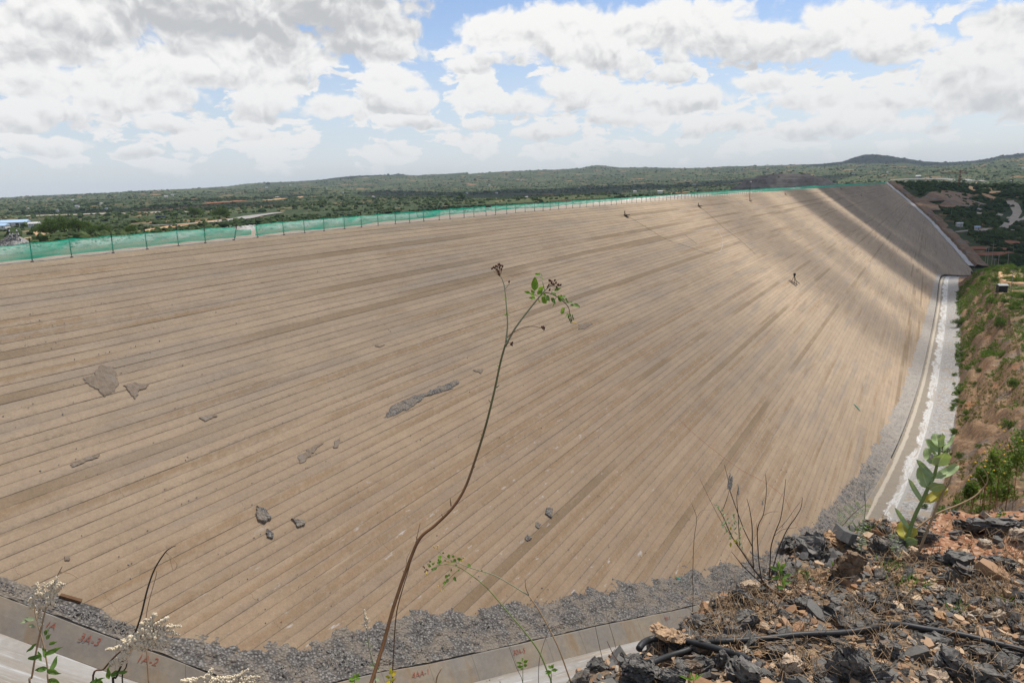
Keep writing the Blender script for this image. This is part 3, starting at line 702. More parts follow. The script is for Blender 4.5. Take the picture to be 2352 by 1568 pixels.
def m_corr(n):
    a = n.attr('across'); s = n.attr('along'); p = n.pos(); hgt = n.attr('slope')
    wob = n.noise(n.xyz(n.m('MULTIPLY', s, .075), 0.0, 0.0), 1.0, 5, .6); wob2 = n.noise(n.xyz(n.m('MULTIPLY', s, .45), n.m('MULTIPLY', a, .6), 3.0), 1.0, 5, .7)
    mud = n.mix(n.noise(n.xyz(n.m('MULTIPLY', s, 1.4), n.m('MULTIPLY', a, .3), 0.0), 1.0, 5, .7), (.17, .145, .11), (.33, .285, .225))
    strip = n.rng(n.m('ABSOLUTE', n.m('SUBTRACT', a, n.m('MULTIPLY_ADD', wob2, .6, 2.35))), .40, .22)
    col = n.mix(strip, mud, (.43, .375, .30))
    gr = n.mix(n.sep(n.vor(p, 5.0, out='Color'))[0], (.12, .115, .11), (.34, .325, .31))
    col = n.mix(n.rng(a, 2.1, 1.9), col, gr)
    edge = n.m('ADD', n.m('ADD', n.m('MULTIPLY_ADD', wob, 4.2, 1.35), n.rng(s, 300.0, 140.0, 0.0, .75)), n.m('MULTIPLY', n.m('SUBTRACT', wob2, .5), 2.2))
    wat = n.rng(n.m('SUBTRACT', a, n.m('MAXIMUM', edge, 2.7)), 0.0, .22)
    foam = n.noise(n.vm('ADD', n.xyz(n.m('MULTIPLY', s, .16), n.m('MULTIPLY', a, .9), 0.0), n.vm('MULTIPLY', n.noise(n.xyz(n.m('MULTIPLY', s, .12), n.m('MULTIPLY', a, .5), 6.0), 1.0, 3, .5, color=True), (1.6, 1.6, 0.))), 1.0, 5, .6)
    wcol = n.mix(n.rng(n.m('ABSOLUTE', n.m('SUBTRACT', foam, .5)), .012, .07), (.52, .505, .475), (.35, .31, .255))
    wcol = n.mix(n.rng(foam, .52, .66), wcol, (.58, .575, .555))
    col = n.mix(wat, col, wcol)
    col = n.mix(n.rng(a, 5.3, 5.4), col, n.mix(n.noise(p, 2.0, 5, .6), (.24, .225, .20), (.40, .385, .36)))
    side = n.mix(n.sep(n.vor(p, 4.0, out='Color'))[0], (.20, .19, .175), (.40, .385, .365))
    side = n.mix(n.rng(n.noise(p, .5, 4, .6), .52, .66), side, (.30, .25, .19))
    col = n.mix(n.rng(a, 5.7, 5.85), col, side)
    # blasted bank: brown, rust and grey schist in slanting beds
    pz = n.sep(p)[2]; bed = n.noise(n.xyz(n.m('MULTIPLY_ADD', pz, .75, n.m('MULTIPLY', s, .95)), n.m('MULTIPLY', pz, .16), n.m('MULTIPLY', a, .10)), 1.0, 7, .68); bed = n.m('MULTIPLY_ADD', bed, .42, n.m('MULTIPLY', n.noise(p, .75, 8, .7), .58))
    rock = n.mix(n.rng(bed, .34, .52), (.062, .050, .040), (.205, .125, .066))
    rock = n.mix(n.rng(bed, .53, .66), rock, (.36, .25, .15))
    rock = n.mix(n.m('MULTIPLY', n.rng(n.noise(p, .16, 4, .6), .53, .66), .65), rock, (.15, .135, .12))
    rock = n.mix(n.m('MULTIPLY', n.rng(n.noise(p, .11, 5, .62), .58, .68), .6), rock, (.27, .115, .045))
    fine = n.m('MULTIPLY_ADD', n.noise(p, 3.0, 5, .7), .9, .55)
    rock = n.mix(1.0, rock, n.xyz(fine, fine, fine), 'MULTIPLY')
    col = n.mix(n.rng(n.m('ADD', a, n.m('MULTIPLY', wob2, 1.2)), 9.7, 10.3), col, rock)
    flat = n.m('MULTIPLY', n.rng(hgt, .34, .16), n.rng(a, 11.0, 14.0))
    soil = n.mix(n.rng(n.noise(p, .22, 6, .65), .42, .60), (.115, .105, .05), (.27, .18, .10))
    soil = n.mix(n.rng(n.noise(p, .07, 4, .6), .52, .62), soil, (.085, .10, .036))
    col = n.mix(flat, col, soil)
    nb = n.bump(n.m('ADD', n.m('MULTIPLY', bed, n.rng(a, 9, 10.5)), n.m('MULTIPLY', n.noise(p, 2.2, 6, .7), .7)), .8, .35)
    return dict(color=col, rough=n.mixf(n.m('MULTIPLY', wat, n.rng(a, 5.5, 5.3)), .9, .45), spec=.25, normal=nb)
mat('valley_side', m_corr)
gs = np.gradient(zz, axis=0)/np.gradient(D2, axis=0)
vg = link('valley_ground', npmesh('valley_ground', np.stack([xx, yy2, zz], -1).reshape(-1, 3), grid_faces(len(dv), len(sv))[:, ::-1], 'valley_side', attrs=dict(along=S2.ravel(), across=D2.ravel(), slope=np.abs(gs).ravel())))
tag(vg, kind='structure')
def valley_pt(s, d):
    s = np.atleast_1d(np.asarray(s, float)); d = np.atleast_1d(np.asarray(d, float)); p, nn, t = toe_at(s)
    z = bankz(p[:, 1], p[:, 2], d, s); return np.stack([p[:, 0]+nn[:, 0]*d, p[:, 1]+nn[:, 1]*d, z], 1)
def at_valley(px, py):
    """valley-ground point seen at px,py (marching down the ray)"""
    r = ray(px, py); r = r/np.linalg.norm(r)
    ts = np.arange(25, 600, .5); Q = CAM+ts[:, None]*r
    kd = ((Q[:, None, :2]-tp[None, :260:1, :2])**2).sum(-1); j = kd.argmin(1)
    s = SS[:260][j]; p, nn, t = toe_at(s); d = ((Q[:, :2]-p[:, :2])*nn).sum(1)
    z = bankz(p[:, 1], p[:, 2], d, s); hit = np.where((Q[:, 2] < z) & (d > 1.5))[0]
    return Q[hit[0]] if len(hit) else None

# ------------------------------------------------------------------ the land all round
SKY = [(-1500,456),(-600,458),(0,455),(400,437),(740,419),(770,412),(820,407),(900,405.5),(915,402),(940,406),(985,406.5),(1040,404.5),(1060,403),(1078,407),(1150,402),(1180,397.5),(1240,394),(1330,390.5),(1355,384),(1372,381),(1395,384),(1440,389),(1590,392),(1700,388),(1800,385),(1890,382),(1936,377),(1960,365),(1985,358.5),(2005,357.5),(2040,361.5),(2075,370),(2120,376.5),(2165,378.5),(2220,375.5),(2270,370),(2300,362),(2352,355),(2420,350),(2600,362),(3000,372),(4000,380)]
SAZ = np.array([math.atan2(*ray(x, y)[:2]) for x, y in SKY]); SEL = np.array([ray(x, y)[2]/math.hypot(*ray(x, y)[:2]) for x, y in SKY])
BASE = [(-1500,.003),(0,.0035),(740,.0115),(1000,.0145),(1370,.0160),(1700,.0160),(2352,.0150),(4000,.0150)]
BAZ = np.array([math.atan2(*ray(x, 420)[:2]) for x, _ in BASE]); BEL = np.array([e for _, e in BASE])
def Zg(x, y):
    x = np.asarray(x, float); y = np.asarray(y, float); dx = x-CAM[0]; r = np.hypot(dx, y); az = np.arctan2(dx, y)
    se = np.interp(az, SAZ, SEL); be = np.minimum(np.interp(az, BAZ, BEL), se)
    near = np.interp(r, [0, 60, 150, 250, 350, 700, 1100, 2000, 3200], [-3, -4, -10, -13, -15.5, -23, -23, -26, -16])
    lr = np.clip((r-2600)/(8200-2600), 0, 1); lr = lr*lr*(3-2*lr)
    z = near*(1-lr) + (CAM[2]+be*9000)*lr
    hl = np.clip((r-6600)/(8800-6600), 0, 1); hl = hl*hl*(3-2*hl); z = z + (se-be)*9000*hl
    z = z - np.clip((r-9000)/4000, 0, 1)*160
    z = z + fbm(x/420, y/420, 4, 3)*np.interp(r, [200, 600, 1500, 4000], [2, 5, 16, 24])*(1-.75*hl) + fbm(x/1300, y/1300, 3, 8)*np.interp(r, [900, 2500, 5000], [0, 18, 34])*(1-hl)
    # the reservoir side: valley floor and the far abutment
    zr = np.interp(y, [-400, 0, 40, 100, 300, 420, 520, 700, 880, 1000, 1100, 1200, 1320, 1500, 2000], [-4, 2, -9, -29, -32, -58, -62, -61, -54, -47, -38, -28, -19, -15, -18])
    tx = np.interp(y, [-3, 0, 14, 22, 60, 117, 213, 404, 489, 560, 623, 740, 854, 960, 1032, 1062], [-3, 0, 19, 28, 43, 52, 57, 63, 75, 86, 83, 70, 55, 31, 9, 0])
    zt = np.interp(y, [0, 14, 22, 60, 117, 213, 404, 489, 560, 623, 740, 854, 960, 1032, 1062, 1150], [0, -13, -20, -30, -37, -41, -45, -53, -61, -60, -50, -40, -23, -8, -3, -8])
    dd = x-tx; b = np.clip(dd/np.interp(y, [450, 700], [60, 150]), 0, 1); b = b*b*(3-2*b)
    zu = np.where(y > 440, (zt-1.5)*(1-b)+zr*b, zr) + fbm(x/70, y/70, 4, 23)*np.interp(y, [300, 600], [1, 6])*np.clip(dd/25, 0, 1) - np.clip((y-420)/60, 0, 1)*np.clip(dd/40, 0, 1)*0
    zu = np.where((y < 480) & (y > 10) & (dd < 150) & (dd > -2), np.minimum(zu, zt-1)-3.5*np.clip((150-dd)/30, 0, 1)-14*(dd < 100), zu)
    wu = np.clip((x-crest_x(y)+4)/8, 0, 1)*np.clip((1700-y)/400, 0, 1)*np.clip((y+60)/60, 0, 1)
    z = z*(1-wu)+zu*wu
    under = (y > -2) & (y < 1064) & (x < tx+1) & (x > crest_x(y)-40)
    return np.where(under, np.minimum(z, np.where(x > crest_x(y)-10, -SL*np.maximum(x, 0)-6, -7.0)), z)
azs = np.concatenate([np.linspace(-math.pi, R(-78), 60, endpoint=False), np.linspace(R(-78), R(22), 560, endpoint=False), np.linspace(R(22), math.pi, 90)])
rs = np.concatenate([np.geomspace(8, 150, 40, endpoint=False), np.geomspace(150, 1800, 330, endpoint=False), np.geomspace(1800, 13500, 170)])
RR, AA = np.meshgrid(rs, azs, indexing='ij'); gx = CAM[0]+RR*np.sin(AA); gy = RR*np.cos(AA)
gzz = Zg(gx, gy); gzz = np.where((RR < 90) & (gy > -14) & (gx > -6), np.minimum(gzz, -46), gzz)
def m_land(n):
    p = n.pos(); q = n.sep(p); flatp = n.xyz(q[0], q[1], 0.0)
    big = n.noise(flatp, .0022, 5, .62); med = n.noise(flatp, .013, 6, .66); sm = n.noise(flatp, .09, 6, .68)
    col = n.mix(n.rng(med, .36, .62), (.024, .040, .017), (.045, .064, .025))
    col = n.mix(n.rng(big, .48, .62), col, (.068, .086, .033))
    col = n.mix(n.m('MULTIPLY', n.rng(sm, .54, .66), .65), col, (.165, .150, .075))
    col = n.mix(n.m('MULTIPLY', n.rng(n.noise(flatp, .0068, 6, .66), .585, .63), .75), col, (.30, .165, .085))
    col = n.mix(n.m('MULTIPLY', n.rng(n.noise(flatp, .03, 5, .6), .60, .66), .7), col, (.33, .20, .11))
    k = n.m('MULTIPLY_ADD', n.noise(flatp, .25, 5, .7), .8, .6)
    col = n.mix(1.0, col, n.xyz(k, k, k), 'MULTIPLY')
    return dict(color=col, rough=.95, spec=.1)
mat('bush_land', m_land)
tag(link('ground', npmesh('ground', np.stack([gx, gy, gzz], -1).reshape(-1, 3), grid_faces(len(rs), len(azs))[:, ::-1], 'bush_land', smooth=True)), kind='structure')
def at_land(px, py, tmin=120):
    r = ray(px, py); r = r/np.linalg.norm(r); ts = np.geomspace(tmin, 12000, 1500); Q = CAM+ts[:, None]*r
    hit = np.where(Q[:, 2] < Zg(Q[:, 0], Q[:, 1]))[0]
    if not len(hit): return Q[-1]
    i = max(hit[0], 1); a, b = Q[i-1], Q[i]; return (a+b)/2
KEEP = []                                   # places kept free of shrubs: (points, half width)
def strip(name, pts, width, m, lift=.35, seg=10):
    """road or bare strip draped on the land; pts in world coordinates, width in metres (one or per point)"""
    P = np.array(spline(pts, seg)); w_ = np.interp(np.linspace(0, 1, len(P)), np.linspace(0, 1, len(pts)), width if hasattr(width, '__len__') else [width]*len(pts))
    t = np.gradient(P[:, :2], axis=0); t /= np.linalg.norm(t, axis=1)[:, None]+1e-9; nn = np.stack([t[:, 1], -t[:, 0]], 1)
    rows = []
    for f in np.linspace(-1, 1, 7):
        q = P[:, :2]+nn*(w_*f/2*(1+.25*fbm(np.arange(len(P))*.4, f+np.zeros(len(P)), 3, 5)))[:, None]; rows.append(np.stack([q[:, 0], q[:, 1], Zg(q[:, 0], q[:, 1])+lift], 1))
    KEEP.append((P[:, :2], w_/2+.8))
    return tag(link(name, npmesh(name, np.concatenate(rows), grid_faces(7, len(P))[:, ::-1], m)), kind='structure')
def m_dirt(c1, c2):
    def fn(n):
        p = n.pos(); a = n.noise(p, .25, 6, .65)
        return dict(color=n.mix(n.rng(a, .35, .65), c1, c2), rough=.95, spec=.1, normal=n.bump(a, .5, .3))
    return fn
mat('orange_dirt', m_dirt((.40, .24, .125), (.50, .33, .195))); mat('pale_dirt', m_dirt((.34, .285, .225), (.44, .38, .31)))
mat('red_dirt', m_dirt((.24, .095, .055), (.34, .16, .09))); mat('grey_spoil', m_stone([(.20, .19, .175), (.34, .325, .305)], .35, bumpd=.5))
mat('brown_cut', m_stone([(.17, .115, .075), (.30, .19, .11), (.22, .20, .175)], .22, bumpd=.8))
L_ = lambda pts: [at_land(*q) for q in pts]
# behind the crest, left
strip('dirt_track', L_([(8, 552), (60, 548), (98, 541), (84, 534), (70, 531)]), [6, 7, 9, 7, 6], 'orange_dirt')
strip('dirt_clearing', L_([(330, 532), (400, 520), (470, 511), (540, 503), (600, 498)]), [10, 18, 16, 14, 10], 'orange_dirt')
strip('spoil_bench', L_([(60, 497), (160, 494), (260, 491), (360, 489), (450, 487)]), [22, 30, 34, 30, 20], 'pale_dirt', .8)
strip('gravel_spoil', L_([(330, 521), (420, 517), (520, 509), (590, 497), (640, 490)]), [8, 14, 18, 22, 16], 'grey_spoil', 1.2)
strip('ploughed_field', L_([(470, 468), (500, 466), (560, 462)]), 45, 'red_dirt', 1.0)
strip('ploughed_field', L_([(560, 478), (610, 474), (650, 472)]), 30, 'red_dirt', 1.0)
strip('ploughed_field', L_([(610, 460), (640, 458), (690, 452)]), 30, 'orange_dirt', 1.0)
# far abutment, right
strip('dirt_road', L_([(2075, 596-0), (2120, 566), (2160, 558), (2230, 530), (2290, 529), (2360, 531)]) if False else L_([(2195, 533), (2240, 529), (2290, 528), (2360, 530)]), [5, 6, 7, 8], 'pale_dirt')
strip('dirt_road', L_([(2300, 527), (2312, 516), (2335, 505), (2362, 498)]), [6, 7, 8, 8], 'pale_dirt')
strip('dirt_road', L_([(2318, 503), (2335, 490), (2330, 472), (2320, 462)]), [7, 9, 10, 8], 'pale_dirt')
strip('dirt_road', L_([(2227, 428), (2232, 434), (2262, 447), (2290, 457)]), [6, 7, 8, 9], 'orange_dirt')
strip('dirt_road', L_([(2244, 420), (2270, 432), (2290, 440)]), [7, 9, 12], 'orange_dirt')
strip('dirt_road', L_([(2235, 489), (2270, 490), (2300, 492)]), 5, 'pale_dirt')
strip('gravel_pad', L_([(2175, 466), (2205, 470), (2235, 478), (2262, 484)]), [8, 16, 14, 6], 'grey_spoil', .6)
strip('platform', L_([(2045, 414.5), (2100, 412), (2180, 413), (2260, 417.5)]), [16, 22, 22, 14], 'grey_spoil', 1.5)
strip('red_cut', L_([(2200, 574), (2250, 571), (2320, 573)]), [14, 22, 12], 'red_dirt', .6)
strip('red_cut', L_([(2210, 586), (2260, 585), (2330, 583)]), [8, 14, 10], 'red_dirt', .6)
strip('red_cut', L_([(2310, 560), (2335, 557), (2360, 559)]), [10, 14, 12], 'red_dirt', .6)
strip('quarry_floor', L_([(2120, 462), (2160, 452), (2200, 448), (2232, 452)]), [14, 30, 32, 14], 'brown_cut', 1.0)
strip('rock_cut', L_([(2155, 474), (2190, 470), (2230, 464), (2260, 472)]), [10, 22, 26, 14], 'brown_cut', 1.2)
strip('rock_cut', L_([(2070, 455), (2095, 463), (2120, 474), (2140, 485)]), [16, 30, 30, 18], 'brown_cut', 1.0)
# the far abutment's plinth: a white strip and the grey rock beside it
sF = np.arange(s_of_y(580)+30, SS[-1]-22, 2.0)
fp = sweep('far_plinth', sF, [lambda y: (0*y, -.6), lambda y: (.3+0*y, .5), lambda y: (3.4+0*y, .4), lambda y: (4.4+0*y, -1.5)], 'white_rock', None, fz=lambda s, k, d: (.8*fbm(s*.08, s*0+k, 3, 4), .3*fbm(s*.1, s*0, 2, 6)))
tag(fp, 'pale concrete plinth strip running down the shaded far end of the dam', 'plinth')
cr = sweep('rock_spoil', sF, [(lambda y, q=q: (5.5+q+0*y, 1.0-.10*q)) for q in (-1.5, 0, 1.5, 3, 5, 7, 9, 12)], 'grey_spoil', None, fz=lambda s, k, d: (0*s, 1.8*fbm(s*.11, d*.2, 4, 4)-(.0 if 0 < k < 6 else 2.0)))
cr.data.materials[0] = MATS['brown_cut']; tag(cr, 'grey brown broken rock spilled beside the far abutment plinth', 'rubble', kind='stuff')

# ------------------------------------------------------------------ greenery
def m_leafy(c1, c2, c3, tr=.3):
    def fn(n):
        t = n.attr('tint'); r = n.rand()
        col = n.mix(n.m('FRACT', n.m('MULTIPLY_ADD', r, 3.7, n.m('MULTIPLY', t, .35))), c1, c2)
        col = n.mix(n.m('MULTIPLY', n.rng(t, .35, 1.0), .6), col, c3)
        return dict(color=col, rough=.7, spec=.2, trans=tr, transcol=n.mix(.6, col, (.26, .42, .03)))
    return fn
mat('foliage', m_leafy((.030, .055, .016), (.050, .085, .022), (.085, .125, .030)))
mat('foliage_light', m_leafy((.055, .095, .022), (.085, .140, .030), (.13, .18, .045)))
mat('foliage_dark', m_leafy((.016, .032, .013), (.026, .046, .017), (.045, .070, .022)))
def m_farbush(n):
    t = n.attr('tint'); p = n.pos(); q = n.sep(p); b = n.noise(n.xyz(q[0], q[1], 0.0), .0035, 4, .6)
    col = n.mix(t, (.024, .040, .017), (.054, .080, .028)); col = n.mix(n.m('MULTIPLY', n.rng(b, .46, .60), .55), col, (.078, .100, .035))
    k = n.m('MULTIPLY_ADD', n.noise(p, .9, 4, .7), 1.0, .5)
    return dict(color=n.mix(1.0, col, n.xyz(k, k, k), 'MULTIPLY'), rough=.95, spec=.08)
mat('far_bush', m_farbush)
mat('bark', m_stone([(.10, .075, .055), (.19, .155, .12)], 8.0, bumpd=.02))
def ico(sub):
    bm = bmesh.new(); bmesh.ops.create_icosphere(bm, subdivisions=sub, radius=1.0); bm.verts.index_update()
    v = np.array([tuple(q.co) for q in bm.verts]); f = np.array([[q.index for q in fc.verts] for fc in bm.faces]); bm.free(); return v, f
def lump(sub, flat=.75, jit=.28):
    v, f = ico(sub); v = v*(1+rng.uniform(-jit, jit, (len(v), 1))); v[:, 2] = np.maximum(v[:, 2], -.45)*flat+.25; return v, f
LUMP1 = [lump(2, rng.uniform(.55, .95)) for _ in range(6)]; LUMP0 = [lump(1, rng.uniform(.5, .9), .35) for _ in range(6)]
def clear_of_roads(P):
    ok = np.ones(len(P), bool)
    for q, hw in KEEP:
        for i in range(0, len(q)):
            ok &= ((P[:, 0]-q[i, 0])**2+(P[:, 1]-q[i, 1])**2) > (hw[i]*1.15+.5)**2
    return ok | (rng.uniform(0, 1, len(P)) < .05)
def land_points(k, r0, r1, a0, a1, clumpy=.0, s=1):
    az = rng.uniform(a0, a1, k); r = np.exp(rng.uniform(math.log(r0), math.log(r1), k)); x = CAM[0]+r*np.sin(az); y = r*np.cos(az)
    ok = fbm(x/160, y/160, 4, s)+.25*fbm(x/30, y/30, 2, s+5) > clumpy
    tx = np.interp(y, [0, 404, 489, 560, 623, 740, 854, 960, 1032, 1062], [0, 63, 75, 86, 83, 70, 55, 31, 9, 0])
    ok &= ~((y > -40) & (y < 1075) & (x > crest_x(y)-34) & (x < tx+24)) & ~((y < 440) & (x > -10))
    x, y = x[ok], y[ok]; P = np.stack([x, y, Zg(x, y)], 1); return P[clear_of_roads(P)]
A0, A1 = R(-74), R(16)
P = np.concatenate([land_points(15000, 170, 1500, A0, A1, -.12, 4), land_points(16000, 480, 1500, R(-5), R(16), -.22, 14)]); d = np.hypot(P[:, 0]-56, P[:, 1])
S = np.exp(rng.normal(0, .40, len(P)))*np.interp(d, [170, 600, 1500], [.9, 1.5, 2.4])
tag(scatter('bushland', LUMP1, P, S, 'far_bush', tilt=.2), 'dense green bush covering the land beyond the dam', 'bush', kind='stuff')
P = land_points(46000, 1400, 9200, A0, A1, -.30, 9); d = np.hypot(P[:, 0]-56, P[:, 1])
S = np.exp(rng.normal(0, .45, len(P)))*np.interp(d, [1400, 3000, 9000], [1.7, 2.7, 4.4])
tag(scatter('far_bushland', LUMP0, P, S, 'far_bush', tilt=.2), 'far off bush and trees stretching to the horizon', 'bush', kind='stuff')

def crown(nl, size, dims, clumps, seed, hang=0.0):
    """leaf quads in clumps through an ellipsoid"""
    r = np.random.default_rng(seed); c = r.normal(size=(clumps, 3)); c /= np.linalg.norm(c, axis=1)[:, None]; c *= r.uniform(.35, .95, (clumps, 1)); c[:, 2] = np.abs(c[:, 2])*r.choice([1, -.45], clumps, p=[.75, .25])
    k = r.integers(0, clumps, nl); p = (c[k]+r.normal(0, .19, (nl, 3)))*np.array(dims)
    a = r.normal(size=(nl, 3)); a /= np.linalg.norm(a, axis=1)[:, None]; b = np.cross(a, r.normal(size=(nl, 3))); b /= np.linalg.norm(b, axis=1)[:, None]
    s = (size*r.uniform(.6, 1.4, nl))[:, None]
    v = np.stack([p-a*s, p+b*s*.5, p+a*s, p-b*s*.5], 1).reshape(-1, 3); f = np.arange(4*nl).reshape(-1, 4)
    ct = r.uniform(0, 1, clumps)
    return v, f, np.repeat(np.clip(ct[k]+r.normal(0, .15, nl), 0, 1), 4)
def plant_proto(name, label, cat, nl, size, dims, clumps, seed, m, trunk_h, trunk_r, group=None):
    o = empty(name, (0, 0, 0), label, cat, group)
    v, f, t = crown(nl, size, dims, clumps, seed); v = v+np.array([0, 0, trunk_h+dims[2]*.35])
    link('crown', npmesh('crown', v, f, m, attrs=dict(tint=t)), o)
    q = MB(); r = np.random.default_rng(seed)
    top = trunk_h+dims[2]*.3
    q.tube([(0, 0, -.3), (.02*top, .03*top, top*.5), (0, 0, top)], [trunk_r, trunk_r*.75, trunk_r*.45], 6)
    for i in range(5):
        a = r.uniform(0, 6.28); e = r.uniform(.4, .8)
        q.tube([(0, 0, top*r.uniform(.45, .8)), (math.cos(a)*dims[0]*e*.5, math.sin(a)*dims[1]*e*.5, top*.95), (math.cos(a)*dims[0]*e, math.sin(a)*dims[1]*e, top+dims[2]*.35)], [trunk_r*.55, trunk_r*.35, trunk_r*.15], 5)
    q.build('trunk', 'bark', o); return o
def copy_tree(o, loc, rz=0.0, s=1.0, label=None, group=None, sz=None):
    c = o.copy(); COL.objects.link(c); c.location = Vector([float(t) for t in loc]); c.rotation_euler = (0, 0, rz); c.scale = (s, s, sz or s)
    if label: c['label'] = label
    if group: c['group'] = group
    for ch in list(o.children):
        d = ch.copy(); COL.objects.link(d); d.parent = c
        for g2 in list(ch.children):
            e = g2.copy(); COL.objects.link(e); e.parent = d
    return c
used = set()
def put(proto, loc, rz=0, s=1, label=None, group=None, sz=None):
    if proto.name not in used:
        used.add(proto.name); proto.location = Vector([float(t) for t in loc]); proto.rotation_euler = (0, 0, rz); proto.scale = (s, s, sz or s)
        if label: proto['label'] = label
        if group: proto['group'] = group
        return proto
    return copy_tree(proto, loc, rz, s, label, group, sz)
# left: dark trees beyond the fence
tA = plant_proto('bush_tree', 'dark rounded tree', 'tree', 2600, .22, (3.6, 3.6, 3.0), 22, 3, 'foliage_dark', 1.6, .22)
tB = plant_proto('bush_tree', 'dark rounded tree', 'tree', 2200, .22, (4.4, 3.8, 2.2), 20, 4, 'foliage_dark', 1.8, .25)
for i, (px, py, hh, pr, lab) in enumerate([
    (126, 543, 36, tA, 'tall dark tree left of the middle of the clump behind the green fence'), (150, 541, 40, tA, 'tallest dark tree of the clump behind the green fence'), (182, 540, 38, tB, 'broad round topped dark tree at the right of the clump behind the fence'),
    (108, 544, 24, tB, 'low spreading dark tree at the left of the clump behind the fence'), (92, 540, 20, tB, 'small dark bush at the left end of the tree clump by the dirt track'), (212, 541, 22, tB, 'low dark tree just right of the round topped tree behind the fence'), (240, 538, 20, tA, 'rightmost low dark tree of the clump behind the fence'),
    (448, 503, 27, tB, 'rounded olive tree standing alone by the gravel heaps beyond the fence'), (506, 503, 25, tA, 'slim upright tree beside the quarry track beyond the fence'), (522, 503, 13, tB, 'low bush right of the slim tree by the quarry track'), (300, 540, 22, tB, 'dark bush on the slope right of the tree clump behind the fence')]):
    p = at_land(px, py); d = float((p-CAM) @ FW); h = hh*d/F; sc_ = h/5.0
    put(pr, (p[0], p[1], Zg(p[0], p[1])), i*1.3, sc_, lab, 'trees behind the netting fence')
TRACK = [(2306, 603), (2306, 618), (2311, 634), (2322, 650), (2350, 655), (2400, 655)]
# right: shrubs on the bench above the cut bank
sh = [plant_proto('shrub', 'green shrub on the bench above the cut bank', 'shrub', 1100, .085, (1.15, 1.0, .85), 16, 20+i, m, .15, .05) for i, m in enumerate(['foliage', 'foliage_light', 'foliage', 'foliage_light'])]
rs_ = np.random.default_rng(5); cnt = 0
smax = s_of_y(345)
while cnt < 150:
    s = s_of_y(45)+(smax-s_of_y(45))*rs_.uniform()**.75; d = rs_.choice([rs_.uniform(16, 24), rs_.uniform(20, 75)], p=[.4, .6]); P = valley_pt(s, d)[0]
    if fbm(np.array([P[0]/14]), np.array([P[1]/14]), 3, 71)[0] < -.10: continue
    put(sh[cnt % 4], P-np.array([0, 0, .1]), rs_.uniform(0, 6.28), rs_.uniform(.55, 1.5), 'green shrub growing on the bench or brow of the cut bank', 'shrubs on the bench above the cut bank'); cnt += 1
for i in range(60):                        # the green brow at the far end of the bench
    s = rs_.uniform(s_of_y(255), s_of_y(350)); d = rs_.uniform(13.5, 60); P = valley_pt(s, d)[0]
    put(sh[1 + 2*(i % 2)], P-np.array([0, 0, .1]), rs_.uniform(0, 6.28), rs_.uniform(.9, 1.9), 'bright green shrub on the far brow of the bench', 'shrubs on the far brow of the bench')
for i in range(70):                        # shrubs along the foot and face of the bank
    s = rs_.uniform(s_of_y(70), s_of_y(330)); d = rs_.choice([rs_.uniform(8.2, 10.2), rs_.uniform(9, 15)]); P = valley_pt(s, d)[0]
    put(sh[i % 4], P, rs_.uniform(0, 6.28), rs_.uniform(.35, .8), 'small leafy shrub at the foot of the cut bank', 'shrubs at the foot of the cut bank')
tt_ = plant_proto('bank_tree', 'dark leafy tree leaning out from the foot of the cut bank', 'tree', 1500, .12, (2.0, 1.8, 1.3), 16, 55, 'foliage_dark', 1.0, .10)
q = at_valley(2200, 752); put(tt_, q if q is not None else valley_pt(s_of_y(235), 9.4)[0], .5, 1.0)
tuft = []
for i in range(5):
    v, f, t_ = crown(26, .12, (.5, .5, .35), 7, 90+i); f3 = np.concatenate([f[:, :3], f[:, [0, 2, 3]]]); tuft.append((v+np.array([0, 0, .1]), f3))
k = 22000; s_ = s_of_y(30)+(s_of_y(350)-s_of_y(30))*rng.uniform(0, 1, k)**.8; d = np.where(rng.uniform(0, 1, k) < .22, rng.uniform(8.6, 16, k), rng.uniform(15, 80, k)); P = valley_pt(s_, d)
ok = fbm(P[:, 0]/9, P[:, 1]/9, 4, 72)+.25*np.clip((P[:, 1]-180)/120, -.3, 1) > np.where(d < 16, .10, -.04); P = P[ok]; RD = np.array(spline([at_valley(*q) for q in TRACK if at_valley(*q) is not None], 12)); P = P[np.min(((P[:, None, :2]-RD[None, :, :2])**2).sum(-1), 1) > 3.2**2]
tag(scatter('ground_cover', tuft, P, rng.uniform(.5, 1.6, len(P)), 'foliage_light', tilt=.5), 'low green weeds covering the bench above the cut bank', 'weeds', kind='stuff')

straw = []
for i in range(4):
    v, f, t_ = crown(24, .14, (.4, .4, .3), 6, 190+i); straw.append((v+np.array([0, 0, .1]), np.concatenate([f[:, :3], f[:, [0, 2, 3]]])))
mat('dry_tuft', m_leafy((.20, .155, .075), (.26, .195, .095), (.17, .16, .07), .2))
k = 9000; s_ = s_of_y(45)+(s_of_y(345)-s_of_y(45))*rng.uniform(0, 1, k)**.8; d = rng.uniform(9.4, 26, k); P = valley_pt(s_, d); P = P[fbm(P[:, 0]/5+31, P[:, 1]/7, 4, 172) > .0]
tag(scatter('dry_tufts', straw, P, rng.uniform(.4, 1.1, len(P)), 'dry_tuft', tilt=.5), 'dry straw coloured grass clinging to the cut bank', 'dry grass', kind='stuff')

